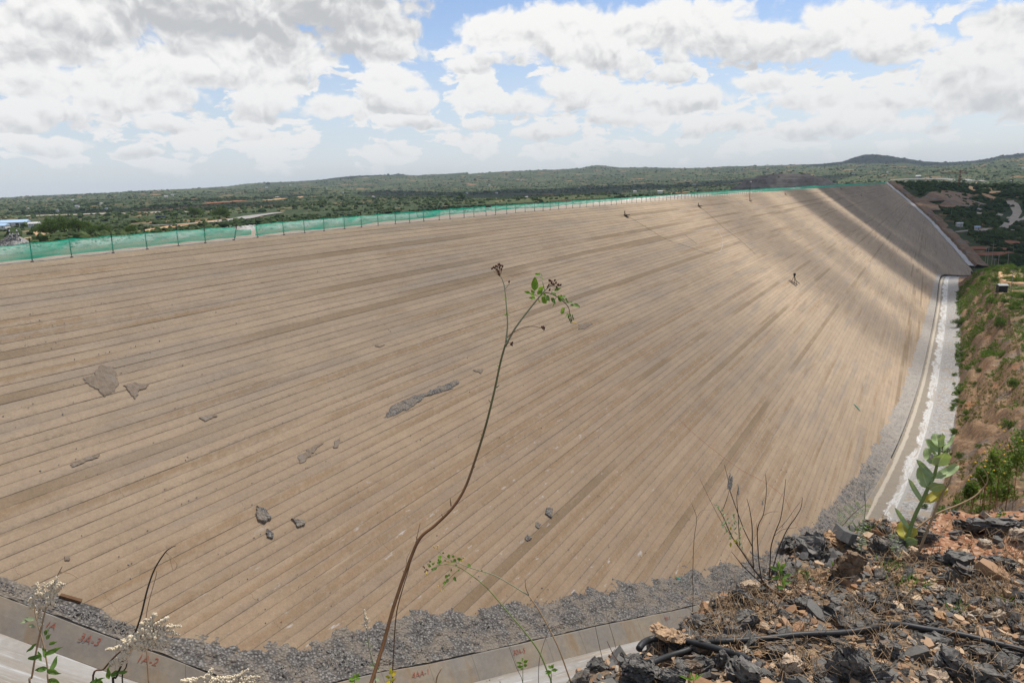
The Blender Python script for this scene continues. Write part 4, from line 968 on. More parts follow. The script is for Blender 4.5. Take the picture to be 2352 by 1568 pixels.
# ------------------------------------------------------------------ things on the far side and beyond
def vstrip(name, pts, width, m, lift=.15):
    Q = [at_valley(*q) for q in pts]; P = np.array(spline([q for q in Q if q is not None], 10)); t = np.gradient(P[:, :2], axis=0); t /= np.linalg.norm(t, axis=1)[:, None]+1e-9; nn = np.stack([t[:, 1], -t[:, 0]], 1); rows = []
    zs = np.convolve(np.pad(P[:, 2], 4, 'edge'), np.ones(9)/9, 'valid')
    for f in (-1.3, -1, -.5, 0, .5, 1, 1.3):
        qq = P[:, :2]+nn*(width*f/2); rows.append(np.stack([qq[:, 0], qq[:, 1], zs+lift+(.45 if abs(f) <= 1 else -.5)-.1*(f == 0)], 1))
    return tag(link(name, npmesh(name, np.concatenate(rows), grid_faces(7, len(P))[:, ::-1], m)), kind='structure')
vstrip('dirt_road', TRACK, 4.2, 'orange_dirt', .3)
def pole(base, top, label, arm=None, r=.11):
    o = empty('power_pole', base, label, 'pole', 'power poles on the far bank'); q = MB(); q.tube([base, (np.array(base)+np.array(top))/2, top], [r, r*.85, r*.7], 6); q.build('post', 'grey_pole', o)
    if arm:
        c = np.array(top)-np.array([0, 0, .35]); q = MB(); q.bar(c-np.array([arm, 0, 0])*.5, c+np.array([arm, 0, 0])*.5, .12, .12)
        for s in (-.45, 0, .45): q.box(c+np.array([arm*s, 0, .16]), (.07, .07, .22))
        q.build('crossarm', 'grey_pole', o)
    return o
for i, (b, t, dep, arm) in enumerate([((2279, 597), (2282, 560), 330, 2.2), ((2264, 594), (2266.5, 566), 345, 1.6), ((2269, 594), (2272, 565), 342, 1.6), ((2288, 632), (2296, 584), 262, 1.4), ((2282, 622), (2286, 593), 290, 1.4), ((2317, 600), (2317, 575), 335, 0), ((2320, 672), (2328.5, 618), 205, 1.3)]):
    B = at_depth(*b, dep); T = at_depth(*t, dep); B[2] -= 2.5; B[0] = (B[0]+T[0])/2; T = np.array([B[0]+(T[0]-B[0])*.6, T[1], T[2]])
    pole((B[0], B[1], B[2]), tuple(T), ['tall grey power pole with a long crossarm on the green brow', 'left pole of the close pair on the far brow', 'right pole of the close pair on the far brow', 'tall pole beside the orange dirt track on the bench', 'pole half hidden in shrubs left of the dirt track', 'thin pole without crossarm right of the tall crossarm pole', 'nearest grey power pole behind the dark hut'][i], arm)
for i, (b, t) in enumerate([((2206, 524), (2208, 505)), ((2184, 498.5), (2185.5, 482)), ((2163, 473), (2164, 463)), ((2175, 487), (2176.5, 472)), ((2155, 462), (2155.3, 450))]):
    p = at_land(*b); d = float((p-CAM) @ FW); T = at_depth(*t, d); pole((p[0], p[1], p[2]-1), (p[0], p[1], T[2]), ['pole nearest the pale road on the shaded far slope', 'pole above the bend of the shaded slope', 'pole near the gravel pad on the shaded slope', 'pole below the gravel pad on the shaded slope', 'highest small pole on the shaded slope by the quarry'][i], 1.4, .16)

# bare grey spoil hill beyond the middle of the crest
def spoil_hill(px0, px1, pytop, r):
    c = ray((px0+px1)/2, 410)[:2]; c = c/np.linalg.norm(c); side = np.array([c[1], -c[0]]); half = (px1-px0)/2*r/F*1.35; ztop = CAM[2]+(ray((px0+px1)/2, pytop)[2]/math.hypot(*ray((px0+px1)/2, pytop)[:2]))*r
    nu, nv2 = 90, 50; U_, V_2 = np.meshgrid(np.linspace(-1.25, 1.25, nu), np.linspace(-1.3, 1.3, nv2), indexing='ij'); x = 56+c[0]*r+side[0]*U_*half+c[0]*V_2*half*.8; y = c[1]*r+side[1]*U_*half+c[1]*V_2*half*.8
    zb_ = Zg(x, y); q = np.clip(1-(np.abs(U_)**2.2+np.abs(V_2)**2.2), -.4, 1)+.10*fbm(U_*2.5, V_2*2.5, 4, 66); hh = ztop-float(zb_.mean()); t = np.clip(q*1.04, -.3, 1); t = t+.05*np.sin(t*20)*(t > .05)*(t < .95)
    link_ = link('spoil_hill', npmesh('spoil_hill', np.stack([x, y, zb_-1.5+t*hh*(1+.12*fbm(U_*3, V_2*3, 3, 67)-.10*U_)], -1).reshape(-1, 3), grid_faces(nu, nv2)[:, ::-1], 'spoil_face', smooth=True)); tag(link_, kind='structure')
    return x, y, zb_-1.5+t*hh*(1-.10*U_), t
def m_spoilface(n):
    p = n.pos(); q = n.sep(p); a = n.noise(p, .12, 6, .66); st = n.noise(n.xyz(n.m('MULTIPLY', q[0], .01), n.m('MULTIPLY', q[1], .01), n.m('MULTIPLY', q[2], .55)), 1.0, 4, .6)
    col = n.mix(n.rng(a, .35, .62), (.135, .120, .105), (.225, .205, .18)); col = n.mix(n.m('MULTIPLY', n.rng(st, .5, .64), .5), col, (.27, .235, .195))
    return dict(color=col, rough=.95, spec=.1, normal=n.bump(a, .6, 1.0))
mat('spoil_face', m_spoilface)
hx, hy, hz_, ht_ = spoil_hill(1712, 1905, 396, 1120)
rq = np.random.default_rng(77); top_ = np.argwhere(ht_ > .80)
for i in range(22):
    a, b = top_[rq.integers(0, len(top_))]; put(tA if i % 2 else tB, (hx[a, b], hy[a, b], hz_[a, b]-.6), rq.uniform(0, 6), rq.uniform(.25, .6), 'dark bush on the bare grey hill beyond the dam crest', 'bushes on the grey spoil hill')
P = at_depth(2163, 635, 398); q = MB(); q.box(P+np.array([0, 0, -.2]), (9.0, 14, .5), Matrix.Rotation(.1, 3, 'Z')); q.box(P+np.array([-3.8, 0, .2]), (.5, 14, .9), Matrix.Rotation(.1, 3, 'Z')); tag(q.build('concrete_pad', 'white_gravel'), 'pale concrete pad at the far end of the white channel', 'concrete pad')
# dark hut with a pitched roof on the bench
P = at_depth(2300, 671, 212); o = empty('hut', P, 'small dark green hut with a metal roof on the bench beside the orange track', 'hut')
rz = Matrix.Rotation(.35, 3, 'Z')
def hb(c, sz): q = MB(); q.box(Vector(P)+rz @ Vector(c), sz, rz); return q
hb((0, 0, 1.0), (2.3, 2.0, 2.3)).build('wall', 'green_box', o)
q = MB(); vs = [Vector(P)+rz @ Vector(v) for v in [(-1.35, -1.2, 2.12), (1.35, -1.2, 2.12), (1.35, 1.2, 2.12), (-1.35, 1.2, 2.12), (-1.35, 0, 2.55), (1.35, 0, 2.55)]]
q.add(vs, [(0, 1, 5, 4), (2, 3, 4, 5), (0, 4, 3), (1, 2, 5), (0, 3, 2, 1)]); q.build('roof', 'metal_roof', o)
hb((-.25, -1.03, .85), (.8, .08, 1.7)).build('door', 'dark_gap', o); hb((.75, -1.03, 1.35), (.5, .08, .5)).build('window', 'dark_gap', o)
P = at_depth(2334, 694, 205); q = MB(); q.box(P+np.array([0, 0, .45]), (1.0, .8, 1.0)); q.box(P+np.array([0, 0, 1.0]), (1.15, .95, .08)); q.box(P+np.array([-.2, -.42, .4]), (.35, .05, .6))
tag(q.build('water_box', 'orange_red'), 'small orange red box with a lid among shrubs near the dark hut', 'box')
# tower crane
P = at_land(2202, 428); d = float((P-CAM) @ FW); H = 36*d/F; o = empty('tower_crane', P, 'red lattice tower crane standing on the far abutment', 'crane')
def lattice(a, b, wd, nn_):
    q = MB(); a = Vector(a); b = Vector(b); ax = (b-a).normalized(); u = ax.orthogonal().normalized(); v = ax.cross(u); u, v = u*wd/2, v*wd/2; th = wd*.16
    cs = [u+v, u-v, -u-v, -u+v]
    for c in cs: q.bar(a+c, b+c, th)
    for i in range(nn_):
        p0 = a.lerp(b, i/nn_); p1 = a.lerp(b, (i+1)/nn_)
        for j in range(4): q.bar(p0+cs[j], p1+cs[(j+1) % 4], th*.6)
    return q
P = np.array(P); jz = P+np.array([0, 0, H*.84])
lattice(P-np.array([0, 0, 1]), P+np.array([0, 0, H*.9]), 1.7, 12).build('mast', 'red_crane', o)
lattice(jz, jz+np.array([-H*1.08, -3, 0]), 1.3, 14).build('jib', 'red_crane', o); lattice(jz, jz+np.array([H*.36, 1, 0]), 1.3, 5).build('counter_jib', 'red_crane', o)
q = MB(); q.box(jz+np.array([H*.33, 1, -1.2]), (2.4, 1.6, 2.2)); q.build('counterweight', 'grey_pole', o)
q = MB(); q.bar(jz, jz+np.array([0, 0, H*.18]), 1.0); q.tube([jz+np.array([0, 0, H*.18]), jz+np.array([-H*.7, -2, .6])], .12, 4); q.tube([jz+np.array([0, 0, H*.18]), jz+np.array([H*.33, 1, .6])], .12, 4); q.build('tower_top', 'red_crane', o)
q = MB(); q.box(jz+np.array([-.9, -1.2, -1.1]), (1.5, 1.5, 1.9)); q.build('cab', 'white_wall', o)
# buildings
def shed(name, label, cat, P, L, Wd, Hh, rz, roof, wall, group=None, pitch=.22, parts=True, simple=None):
    o = empty(name, P, label, cat, group); M = Matrix.Rotation(rz, 3, 'Z'); p = Vector(P); tf = lambda v: p+M @ Vector(v)
    q = MB(); q.box(tf((0, 0, Hh/2-1)), (L, Wd, Hh+2), M); q.build('wall', wall, o)
    e = .4; rh = Wd*pitch; q = MB(); X = L/2+e; Yw = Wd/2+e; z0 = Hh+.01
    q.add([tf(v) for v in [(-X, -Yw, z0), (X, -Yw, z0), (X, Yw, z0), (-X, Yw, z0), (-X, 0, z0+rh), (X, 0, z0+rh)]], [(0, 1, 5, 4), (2, 3, 4, 5), (0, 4, 3), (1, 2, 5), (0, 3, 2, 1)]); q.build('roof', roof, o)
    if parts:
        q = MB(); q.box(tf((L*.15, -Wd/2-.02, Hh*.4)), (L*.12, .1, Hh*.8), M); q.build('door', 'dark_gap', o)
        for t_ in (-.32, -.12, .36): q = MB(); q.box(tf((L*t_, -Wd/2-.02, Hh*.6)), (L*.08, .1, Hh*.3), M); q.build('window', 'dark_gap', o)
    return o
for px, py, L, Wd, Hh, rz, roof, lab in [(36, 521, 27, 13, 4.5, .25, 'blue_roof', 'long shed with a bright blue roof at the left edge beyond the fence'), (-2, 528, 17, 10, 3.6, .1, 'blue_roof', 'lower blue roofed shed cut off by the left edge of the view'), (80, 522, 10, 7, 3.4, .3, 'tin_roof', 'small white walled shed with a pale roof right of the blue sheds')]:
    p = at_land(px, py); shed('site_shed', lab, 'shed', (p[0], p[1], Zg(p[0], p[1])+.6), L, Wd, Hh, rz+.55, roof, 'white_wall', 'sheds beyond the fence')
p = at_land(369, 503); o = empty('shipping_container', p, 'dark blue container on the quarry bench beyond the fence', 'container'); q = MB(); rzz = Matrix.Rotation(.5, 3, 'Z'); q.box((p[0], p[1], p[2]+2.4), (11, 3, 3.2), rzz)
for t_ in np.linspace(-5, 5, 21): q.box(Vector((p[0], p[1], p[2]+2.4))+rzz @ Vector((t_, -1.53, 0)), (.2, .08, 3), rzz)
q.build('body', 'blue_dark', o); q = MB(); q.box((p[0], p[1], p[2]+4.06), (11.3, 3.3, .12), rzz); q.build('roof', 'metal_roof', o)
p = at_land(2109, 407.5); shed('warehouse', 'long low white building on the plain behind the dam end', 'building', (p[0], p[1], Zg(p[0], p[1])+2), 17, 8, 4.0, .1, 'tin_roof', 'white_wall')
p = at_land(2203, 519.5); shed('site_hut', 'small pale hut beside the road on the shaded far slope', 'hut', (p[0], p[1], Zg(p[0], p[1])+.3), 5, 4, 2.6, .3, 'tin_roof', 'white_wall')
p = at_land(2244, 529.5); shed('site_hut', 'small grey blue hut in the bend of the pale road', 'hut', (p[0], p[1], Zg(p[0], p[1])+.3), 4, 4, 3.2, .1, 'blue_roof', 'white_wall')
rh_ = np.random.default_rng(11); hp = []
while len(hp) < 60:
    az = rh_.uniform(R(-66), R(9)); r = math.exp(rh_.uniform(math.log(1700), math.log(6500))); x = 56+r*math.sin(az); y = r*math.cos(az); hp.append((x, y, float(Zg(x, y)), r))
h0 = None
for i, (x, y, z, r) in enumerate(hp):
    s = rh_.uniform(.6, 1.2)*(1+r/9000)
    if h0 is None: h0 = shed('farmhouse', 'tiny white roofed farmhouse on the bushy plain', 'house', (0, 0, 0), 9, 5, 2.8, 0, 'tin_roof', 'white_wall', 'farmhouses on the plain', .2, False); o = h0; o.location = (x, y, z+1.5); o.rotation_euler = (0, 0, rh_.uniform(0, 3)); o.scale = (s, s, s)
    else: copy_tree(h0, (x, y, z+1.5), rh_.uniform(0, 3), s)
# stone mound with striped trestle behind the left end of the fence
Pm = at_depth(30, 556, 92); ang = np.linspace(0, 2*math.pi, 40, endpoint=False); rows = []
for f, hgt in ((1.15, -1.5), (1, -.5), (.8, .25), (.6, .62), (.4, .95), (.2, 1.25), (.02, 1.35)):
    rows.append(np.stack([Pm[0]+3.3*f*np.cos(ang)*(1+.2*fbm(np.cos(ang)*2+f, np.sin(ang)*2, 3, 5)), Pm[1]+2.2*f*np.sin(ang), Pm[2]-.55+hgt+.35*fbm(np.cos(ang)*3*f, np.sin(ang)*3*f, 4, 15)], 1))
V2 = np.concatenate(rows); nf_ = [(k*40+j, k*40+(j+1) % 40, (k+1)*40+(j+1) % 40, (k+1)*40+j) for k in range(6) for j in range(40)]
mo = empty('stone_mound', Pm, 'heap of grey stones behind the left end of the fence', 'stone heap'); link('heap', npmesh('heap', V2, nf_, 'grey_spoil'), mo)
P = np.stack([Pm[0]+rng.normal(0, 1.3, 500), Pm[1]+rng.normal(0, .9, 500), np.zeros(500)], 1); rr_ = np.hypot((P[:, 0]-Pm[0])/3.3, (P[:, 1]-Pm[1])/2.2); P[:, 2] = Pm[2]-.55+np.interp(rr_, [0, .2, .4, .6, .8, 1, 1.2], [1.35, 1.25, .95, .62, .25, -.5, -1.5])
tag(scatter('stones', HULLS, P, rng.uniform(.06, .2, 500), 'grey_chip', parent=mo), kind='stuff')
def m_stripe(n):
    p = n.pos(); f = n.m('FRACT', n.m('MULTIPLY', n.sep(p)[2], 2.2)); return dict(color=n.mix(n.m('GREATER_THAN', f, .5), (.55, .53, .5), (.05, .045, .04)), rough=.8)
mat('striped_paint', m_stripe)
tr = empty('trestle', at_depth(35, 552, 91), 'striped black and white timber trestle standing on the stone heap', 'trestle')
for a, b in [((25, 555), (19.7, 523)), ((49, 556), (36, 525)), ((34, 548), (27, 533))]: q = MB(); q.tube([at_depth(*a, 91), at_depth(*b, 91)], .085, 6); q.build('leg', 'striped_paint', tr)
q = MB(); q.bar(at_depth(21.5, 540, 90.9), at_depth(42, 536, 90.9), .16, .1); q.build('crossbeam', 'white_wall', tr); q = MB(); q.bar(at_depth(36, 552, 91.2), at_depth(36, 538, 91.2), .35, .35); q.build('pedestal', 'grey_chip', tr)

# ------------------------------------------------------------------ bits lying or standing on the face
def fpt(px, py, lift=.04): return at_face(px, py)+NRM*lift
def face_post(px, py, hpx, label, lamp=False):
    b = fpt(px, py, 0); d = float((b-CAM) @ FW); h = hpx*d/F; o = empty('lamp_post' if lamp else 'marker_post', b, label, 'lamp post' if lamp else 'post'); q = MB(); q.tube([b, b+np.array([0, 0, h])], .07 if lamp else .09, 6); q.build('pole', 'rusty_steel', o)
    q = MB(); q.box(b+np.array([.1, 0, 0]), (1.6, 1.3, .12)); q.bar(b+np.array([.7, -.5, 0]), b+np.array([.0, 0, min(1, h*.4)]), .07); q.build('base', 'rusty_steel', o)
    if lamp:
        for s in (-.35, .35): q = MB(); q.box(b+np.array([.15, s, h+.15]), (.3, .5, .4)); q.build('floodlight', 'white_wall', o)
face_post(1435, 494, 9.5, 'short dark marker post standing high on the middle of the dam face'); face_post(1604, 473, 7, 'short dark marker post on the face left of the floodlight pole')
face_post(1721.5, 460.5, 41, 'tall thin floodlight pole standing on the dam face near the fence', True)
for px, py, lab in [(1931, 434.5, 'tiny dark post high on the shaded end of the face'), (1978, 450, 'tiny dark post by the edge of the cloud shadow'), (1803, 446.5, 'tiny dark post just below the far fence')]: face_post(px, py, 5, lab)
b = fpt(1824, 650, 0); o = empty('drill_rig', b, 'dark drilling frame with a boxy head standing on the dam face', 'drill rig')
q = MB(); q.tube([fpt(1824, 652, .05), b+np.array([0, 0, 2.0])], .07, 5); q.tube([fpt(1830, 655, .05), b+np.array([0, 0, 1.9])], .06, 5); q.tube([fpt(1817, 648, .05), b+np.array([0, 0, 1.9])], .06, 5); q.build('tripod', 'rusty_steel', o)
q = MB(); q.box(b+np.array([0, 0, 2.1]), (.5, .5, .6)); q.build('head', 'dark_gap', o)
q = MB(); q.bar(fpt(1811, 645, .08), fpt(1829, 658, .08), .18); q.bar(fpt(1813, 643, .1), fpt(1832, 655, .1), .12); q.bar(fpt(1826, 643, .1), fpt(1836, 652, .1), .14); q.build('pipe_pile', 'grey_pole', o)
for pts, r, m, lab in [([(1437, 494), (1480, 520), (1520, 545), (1545, 556)], .02, 'wood_board', 'brown cable running down the face from the middle marker post'), ([(1606, 474), (1640, 503), (1662, 523), (1700, 552), (1735, 584)], .022, 'wood_board', 'brown cable running down the face below the floodlight pole'), ([(1560, 560), (1590, 570), (1620, 580), (1650, 581), (1660, 560), (1655, 540), (1640, 520)], .03, 'white_rope', 'pale loose rope looping across the upper face'), ([(1573, 540), (1600, 560)], .02, 'dark_gap', 'short dark cable on the face beside the looping rope')]:
    q = MB(); q.tube(spline([fpt(x, y, .05) for x, y in pts], 8), r, 4); tag(q.build('cable', m), lab, 'cable')
q = MB(); q.tube(spline([fpt(x, y, .06) for x, y in [(1562, 966), (1590, 993), (1622, 1020), (1655, 1046), (1700, 1078), (1742, 1100), (1780, 1124), (1805, 1150), (1822, 1190), (1840, 1220)]], 8), .012, 4); tag(q.build('rope', 'red_rope'), 'thin red rope lying down the near dam face', 'rope')
def scrap(px, py, wd, hh, lab):
    c = fpt(px, py, .05); d = float((c-CAM) @ FW); u = np.array([0, 1.0, 0]); v = np.cross(NRM, u); nu = 9; W_ = wd*d/F; H_ = hh*d/F; vs = []
    for i in range(nu):
        for j in range(5):
            a = (i/(nu-1)-.5); e = (j/4-.5); vs.append(at_face(px+wd*a, py+hh*a)+v*e*.5*(1-a*a)+NRM*(.08+.1*abs(float(fbm(np.array([i*.7+px]), np.array([j*.9]), 3, 3)[0]))))
    tag(link('net_scrap', npmesh('net_scrap', np.array(vs), grid_faces(nu, 5), 'net_cloth')), lab, 'netting')
scrap(1968, 936, 14, 16, 'crumpled scrap of green netting on the sunny lower face'); scrap(2066, 945, 7, 3, 'small scrap of green netting at the edge of the toe gravel'); scrap(1557, 1330, 10, 4, 'green scrap of netting on the near gravel below the face')
q = MB(); a = fpt(137, 1369, .10); b2 = fpt(186, 1383, .10); q.bar(a, b2, .22, .12); tag(q.build('timber_beam', 'wood_board'), 'short brown timber lying at the foot of the face at lower left', 'timber')

# ------------------------------------------------------------------ the stony ledge in front
def m_slate(n):
    o = n.obj(); r = n.rand(); off = n.xyz(n.m('MULTIPLY', r, 37.0), n.m('MULTIPLY', r, 11.0), n.m('MULTIPLY', r, 23.0))
    q = n.vm('ADD', o, off)
    lam = n.noise(n.vm('MULTIPLY', q, (12, 12, 95)), 1.0, 5, .65); a = n.noise(q, 22, 6, .66); big = n.noise(q, 7, 4, .6)
    col = n.mix(n.rng(a, .34, .68), (.046, .042, .037), (.150, .137, .119))
    col = n.mix(n.m('MULTIPLY', n.rng(lam, .54, .68), .5), col, (.17, .16, .14))
    w_ = n.m('MULTIPLY', n.rng(big, .54, .66), n.rng(n.m('FRACT', n.m('MULTIPLY', r, 5.3)), .15, .6))
    col = n.mix(n.m('MULTIPLY', w_, .75), col, n.mix(n.noise(q, 30, 4, .6), (.16, .095, .05), (.34, .24, .15)))
    sp = n.rng(n.vor(q, 130.0), .16, .08)
    col = n.mix(n.m('MULTIPLY', sp, n.rng(n.noise(q, 14, 3, .6), .5, .62)), col, (.32, .32, .33))
    return dict(color=col, rough=n.mixf(a, .45, .7), spec=.32, normal=n.bump(n.m('ADD', a, n.m('MULTIPLY', lam, .9)), .7, .006))
mat('slate', m_slate)
def m_ochre(n):
    o = n.obj(); r = n.rand(); q = n.vm('ADD', o, n.xyz(n.m('MULTIPLY', r, 31.0), n.m('MULTIPLY', r, 17.0), 0.0))
    a = n.noise(q, 20, 6, .66); lam = n.noise(n.vm('MULTIPLY', q, (10, 10, 80)), 1.0, 5, .65); k = n.rng(n.m('FRACT', n.m('MULTIPLY', r, 7.1)), .1, .9)
    col = n.mix(n.rng(a, .35, .65), n.mix(k, (.26, .15, .075), (.36, .30, .23)), n.mix(k, (.48, .30, .16), (.52, .43, .32)))
    col = n.mix(n.m('MULTIPLY', n.rng(lam, .55, .68), .65), col, (.10, .085, .07))
    return dict(color=col, rough=.8, spec=.25, normal=n.bump(n.m('ADD', a, lam), .6, .006))
mat('ochre_stone', m_ochre)
mat('brown_stone', m_stone([(.075, .052, .035), (.185, .125, .078), (.24, .17, .11)], 22, bumpd=.006))
def m_rubble(n):
    t = n.attr('tint'); p = n.pos(); a = n.noise(p, 60, 5, .65)
    col = n.mix(a, (.055, .052, .048), (.165, .155, .14))
    oc = n.mix(n.m('FRACT', n.m('MULTIPLY', t, 9.0)), (.24, .12, .055), (.46, .33, .21))
    col = n.mix(n.m('GREATER_THAN', t, .64), col, oc)
    return dict(color=col, rough=.65, spec=.3, normal=n.bump(a, .5, .004))
mat('rubble', m_rubble)
def m_ledge(n):
    p = n.pos(); q = n.sep(p); a = n.noise(p, 14, 8, .68); b = n.noise(p, 2.2, 5, .62); c = n.sep(n.vor(p, 55, out='Color'))
    col = n.mix(n.rng(a, .35, .62), (.105, .075, .05), (.27, .18, .11))
    col = n.mix(n.m('MULTIPLY', n.m('GREATER_THAN', c[0], .55), .7), col, n.mix(c[1], (.07, .066, .062), (.36, .25, .15)))
    red = n.m('MULTIPLY', n.rng(n.m('ADD', q[1], n.m('MULTIPLY', n.m('SUBTRACT', b, .5), .9)), 3.30, 3.55), n.rng(n.m('ADD', q[0], n.m('MULTIPLY', b, .4)), 56.05, 56.35))
    rc = n.mix(n.rng(a, .36, .64), (.175, .062, .030), (.36, .205, .12))
    rc = n.mix(n.m('MULTIPLY', n.m('GREATER_THAN', c[0], .62), .75), rc, n.mix(c[1], (.33, .16, .08), (.52, .37, .26)))
    col = n.mix(red, col, rc)
    return dict(color=col, rough=.95, spec=.15, normal=n.bump(n.m('ADD', a, n.m('MULTIPLY', c[2], .5)), .8, .012))
mat('ledge_soil', m_ledge)
EDGE = np.array([(47.0, -6), (50.5, -2.0), (52.4, 0.35), (53.12, 0.74), (53.37, 0.88), (53.91, 1.15), (54.44, 1.43), (54.93, 1.84), (55.18, 2.19), (55.28, 2.51), (55.44, 2.82), (55.54, 3.16), (55.72, 3.41), (55.91, 3.63), (56.13, 3.93), (56.55, 4.17), (57.6, 4.75), (60, 5.6), (66, 7)])
LZ = 2.70
def edge_dist(x, y):
    best = np.full(np.shape(x), 1e9); sg = np.zeros(np.shape(x))
    for a, b in zip(EDGE[:-1], EDGE[1:]):
        d = b-a; t = np.clip(((x-a[0])*d[0]+(y-a[1])*d[1])/(d@d), 0, 1); qx = a[0]+t*d[0]; qy = a[1]+t*d[1]; dist = np.hypot(x-qx, y-qy)
        cr = d[0]*(y-a[1])-d[1]*(x-a[0]); m_ = dist < best; best = np.where(m_, dist, best); sg = np.where(m_, np.sign(cr), sg)
    return best*-sg                         # positive on the ledge
def Zl(x, y):
    x = np.asarray(x, float); y = np.asarray(y, float); d = edge_dist(x, y) + .10*fbm(x*4, y*4, 3, 51)
    z = LZ + .10*fbm(x*1.4, y*1.4, 4, 52) + .03*fbm(x*9, y*9, 3, 53)
    return z - np.where(d < .06, (.06-d)*1.25, 0) - np.where(d < -1.5, (-1.5-d)*-.35, 0)
gx_ = np.concatenate([np.linspace(40, 54.2, 40, endpoint=False), np.linspace(54.2, 57.9, 190, endpoint=False), np.linspace(57.9, 70, 40)])
gy_ = np.concatenate([np.linspace(-7, 1.2, 30, endpoint=False), np.linspace(1.2, 5.0, 190, endpoint=False), np.linspace(5.0, 22, 50)])
GX, GY = np.meshgrid(gx_, gy_, indexing='ij'); GZ = Zl(GX, GY)
tag(link('ledge', npmesh('ledge', np.stack([GX, GY, GZ], -1).reshape(-1, 3), grid_faces(len(gx_), len(gy_))[:, ::-1], 'ledge_soil', smooth=True)), kind='structure')
def at_ledge(px, py):
    P = at_z(px, py, LZ)
    for _ in range(6): P = at_z(px, py, float(Zl(P[0], P[1])))
    return P
def crag(v, f, cuts, amp, r):
    # break the flat faces of a rock into small uneven facets
    bm = bmesh.new(); vv = [bm.verts.new(p) for p in v]; [bm.faces.new([vv[i] for i in t]) for t in f]
    for _ in range(cuts):
        bmesh.ops.subdivide_edges(bm, edges=[e for e in bm.edges if e.calc_length() > amp*.55], cuts=1, use_grid_fill=True); bmesh.ops.triangulate(bm, faces=bm.faces)
        for q in bm.verts: q.co += Vector(r.normal(0, amp*.12, 3))
        amp *= .55
    bm.verts.index_update(); v = np.array([tuple(q.co) for q in bm.verts]); f = np.array([[q.index for q in c.verts] for c in bm.faces]); bm.free(); return v, f
def slate_mesh(lx, ly, lz, layers=3, sides=7, jit=.22, seed=0, cuts=0):
    """a stack of broken plates"""
    r = np.random.default_rng(seed); vs, fs = [], []; o = 0
    ang = np.sort(r.uniform(0, 2*math.pi, sides)+np.linspace(0, 2*math.pi, sides, endpoint=False)*0); ang = np.linspace(0, 2*math.pi, sides, endpoint=False)+r.uniform(-.3, .3, sides)
    rad = r.uniform(.72, 1.08, sides); z0 = -lz/2; th = r.uniform(.6, 1.4, layers); th = th/th.sum()*lz; slope = r.uniform(-.15, .15, 2)
    for k in range(layers):
        sx = 1-abs(k-(layers-1)/2)*r.uniform(.04, .16); off = r.uniform(-.07, .07, 2); pts = []
        for zc, tp_ in ((z0+.0006, 0), (z0+th[k], 1)):
            j = r.uniform(1-jit*.5, 1+jit*.3, sides)
            for a, q, jj in zip(ang, rad, j):
                x = math.cos(a)*q*jj*sx*lx/2+off[0]*lx; y = math.sin(a)*q*jj*sx*ly/2+off[1]*ly; pts.append((x, y, zc+(x*slope[0]+y*slope[1])+r.uniform(-.12, .12)*th[k]))
        v, f = hull(pts)
        if cuts: v, f = crag(v, f, cuts, min(lx, ly)*.5, r)
        vs.append(v); fs.append(f+o); o += len(v); z0 += th[k]
    return np.concatenate(vs), np.concatenate(fs)
def hero(label, px, py, w, h, dp=.7, m='slate', layers=3, rx=0, ry=0, rz=0, seed=0, sink=.25, name='slate_rock', th=None):
    """rock seen centred at px,py and w x h px big; thickness th (px) when it is a plate lying flat or tilted"""
    P = at_ledge(px, py+h*.5); d = float((P-CAM) @ FW); s = d/F
    lx, lz = w*s*1.04, (th or h)*s*.84; ly = dp*lx if not th else max(dp*lx, .02)
    v, f = slate_mesh(lx*1.05, ly, lz*.92, layers, 7+seed % 3, seed=100+seed, cuts=3)
    o = link(name, npmesh(name, v, f, m)); yaw = math.atan2(FW[0], FW[1])
    o.rotation_euler = (rx, ry, -yaw*.9+rz); o.location = (P[0]+FW[0]*ly*.35, P[1]+FW[1]*ly*.35, P[2]+h*s*(.5-sink*.5)); tag(o, label, 'rock'); return o
c6 = lambda x, y: (1378.1+.4141*x, 1148.4+.4141*y)
def H6(label, x, y, w, h, **k): return hero(label, *c6(x, y), w*.4141, h*.4141, **k)
H6('dark wedge of slate with a smooth grey top on the ledge rim', 1078, 262, 120, 95, rx=.75, ry=.35, rz=.3, seed=1, layers=2, th=48, dp=1.0)
H6('broad grey slate slab tilted up beside the dark wedge on the rim', 1195, 268, 175, 95, rx=.35, ry=-.45, seed=2, layers=2, th=42, dp=1.0)
H6('big rust brown block in the middle of the ledge below the slab', 1385, 345, 250, 200, seed=3, layers=3, dp=.35, m='brown_stone', rx=.25, ry=.45, rz=.5)
H6('pale tan rock behind the brown block near the leafy plant', 1330, 235, 160, 70, m='ochre_stone', seed=4, rx=.2)
H6('grey layered stone right of the brown block', 1560, 248, 105, 90, seed=5, rx=.4, ry=.2)
H6('tall orange and white banded rock standing at the ledge edge above the slab', 378, 715, 120, 250, m='ochre_stone', seed=6, dp=.6, layers=3, rx=1.35, ry=.2, rz=.5, th=100)
H6('upright dark slate standing right of the banded rock', 560, 800, 110, 150, seed=7, dp=.5, ry=.9, rx=.2, layers=2)
H6('large dark grooved boulder at the bottom beside the end of the hose', 225, 955, 220, 135, seed=8, dp=.7, layers=5, ry=.15)
H6('layered slate slab with a tan edge under the crossing hoses', 515, 935, 240, 90, seed=9, layers=4, ry=-.3, rx=.2, dp=.5)
H6('pointed grooved rock in front of the hose in the middle of the ledge', 1395, 900, 215, 235, seed=10, dp=.5, layers=6, rx=.4, ry=.75)
H6('long pale edged slate plate at the bottom right of the pointed rock', 1485, 975, 260, 60, seed=11, layers=3, ry=-.25, dp=.4)
H6('dark slate chunk between the hose and the bottom edge', 815, 955, 200, 120, seed=12, layers=3, ry=.4, rx=.1)
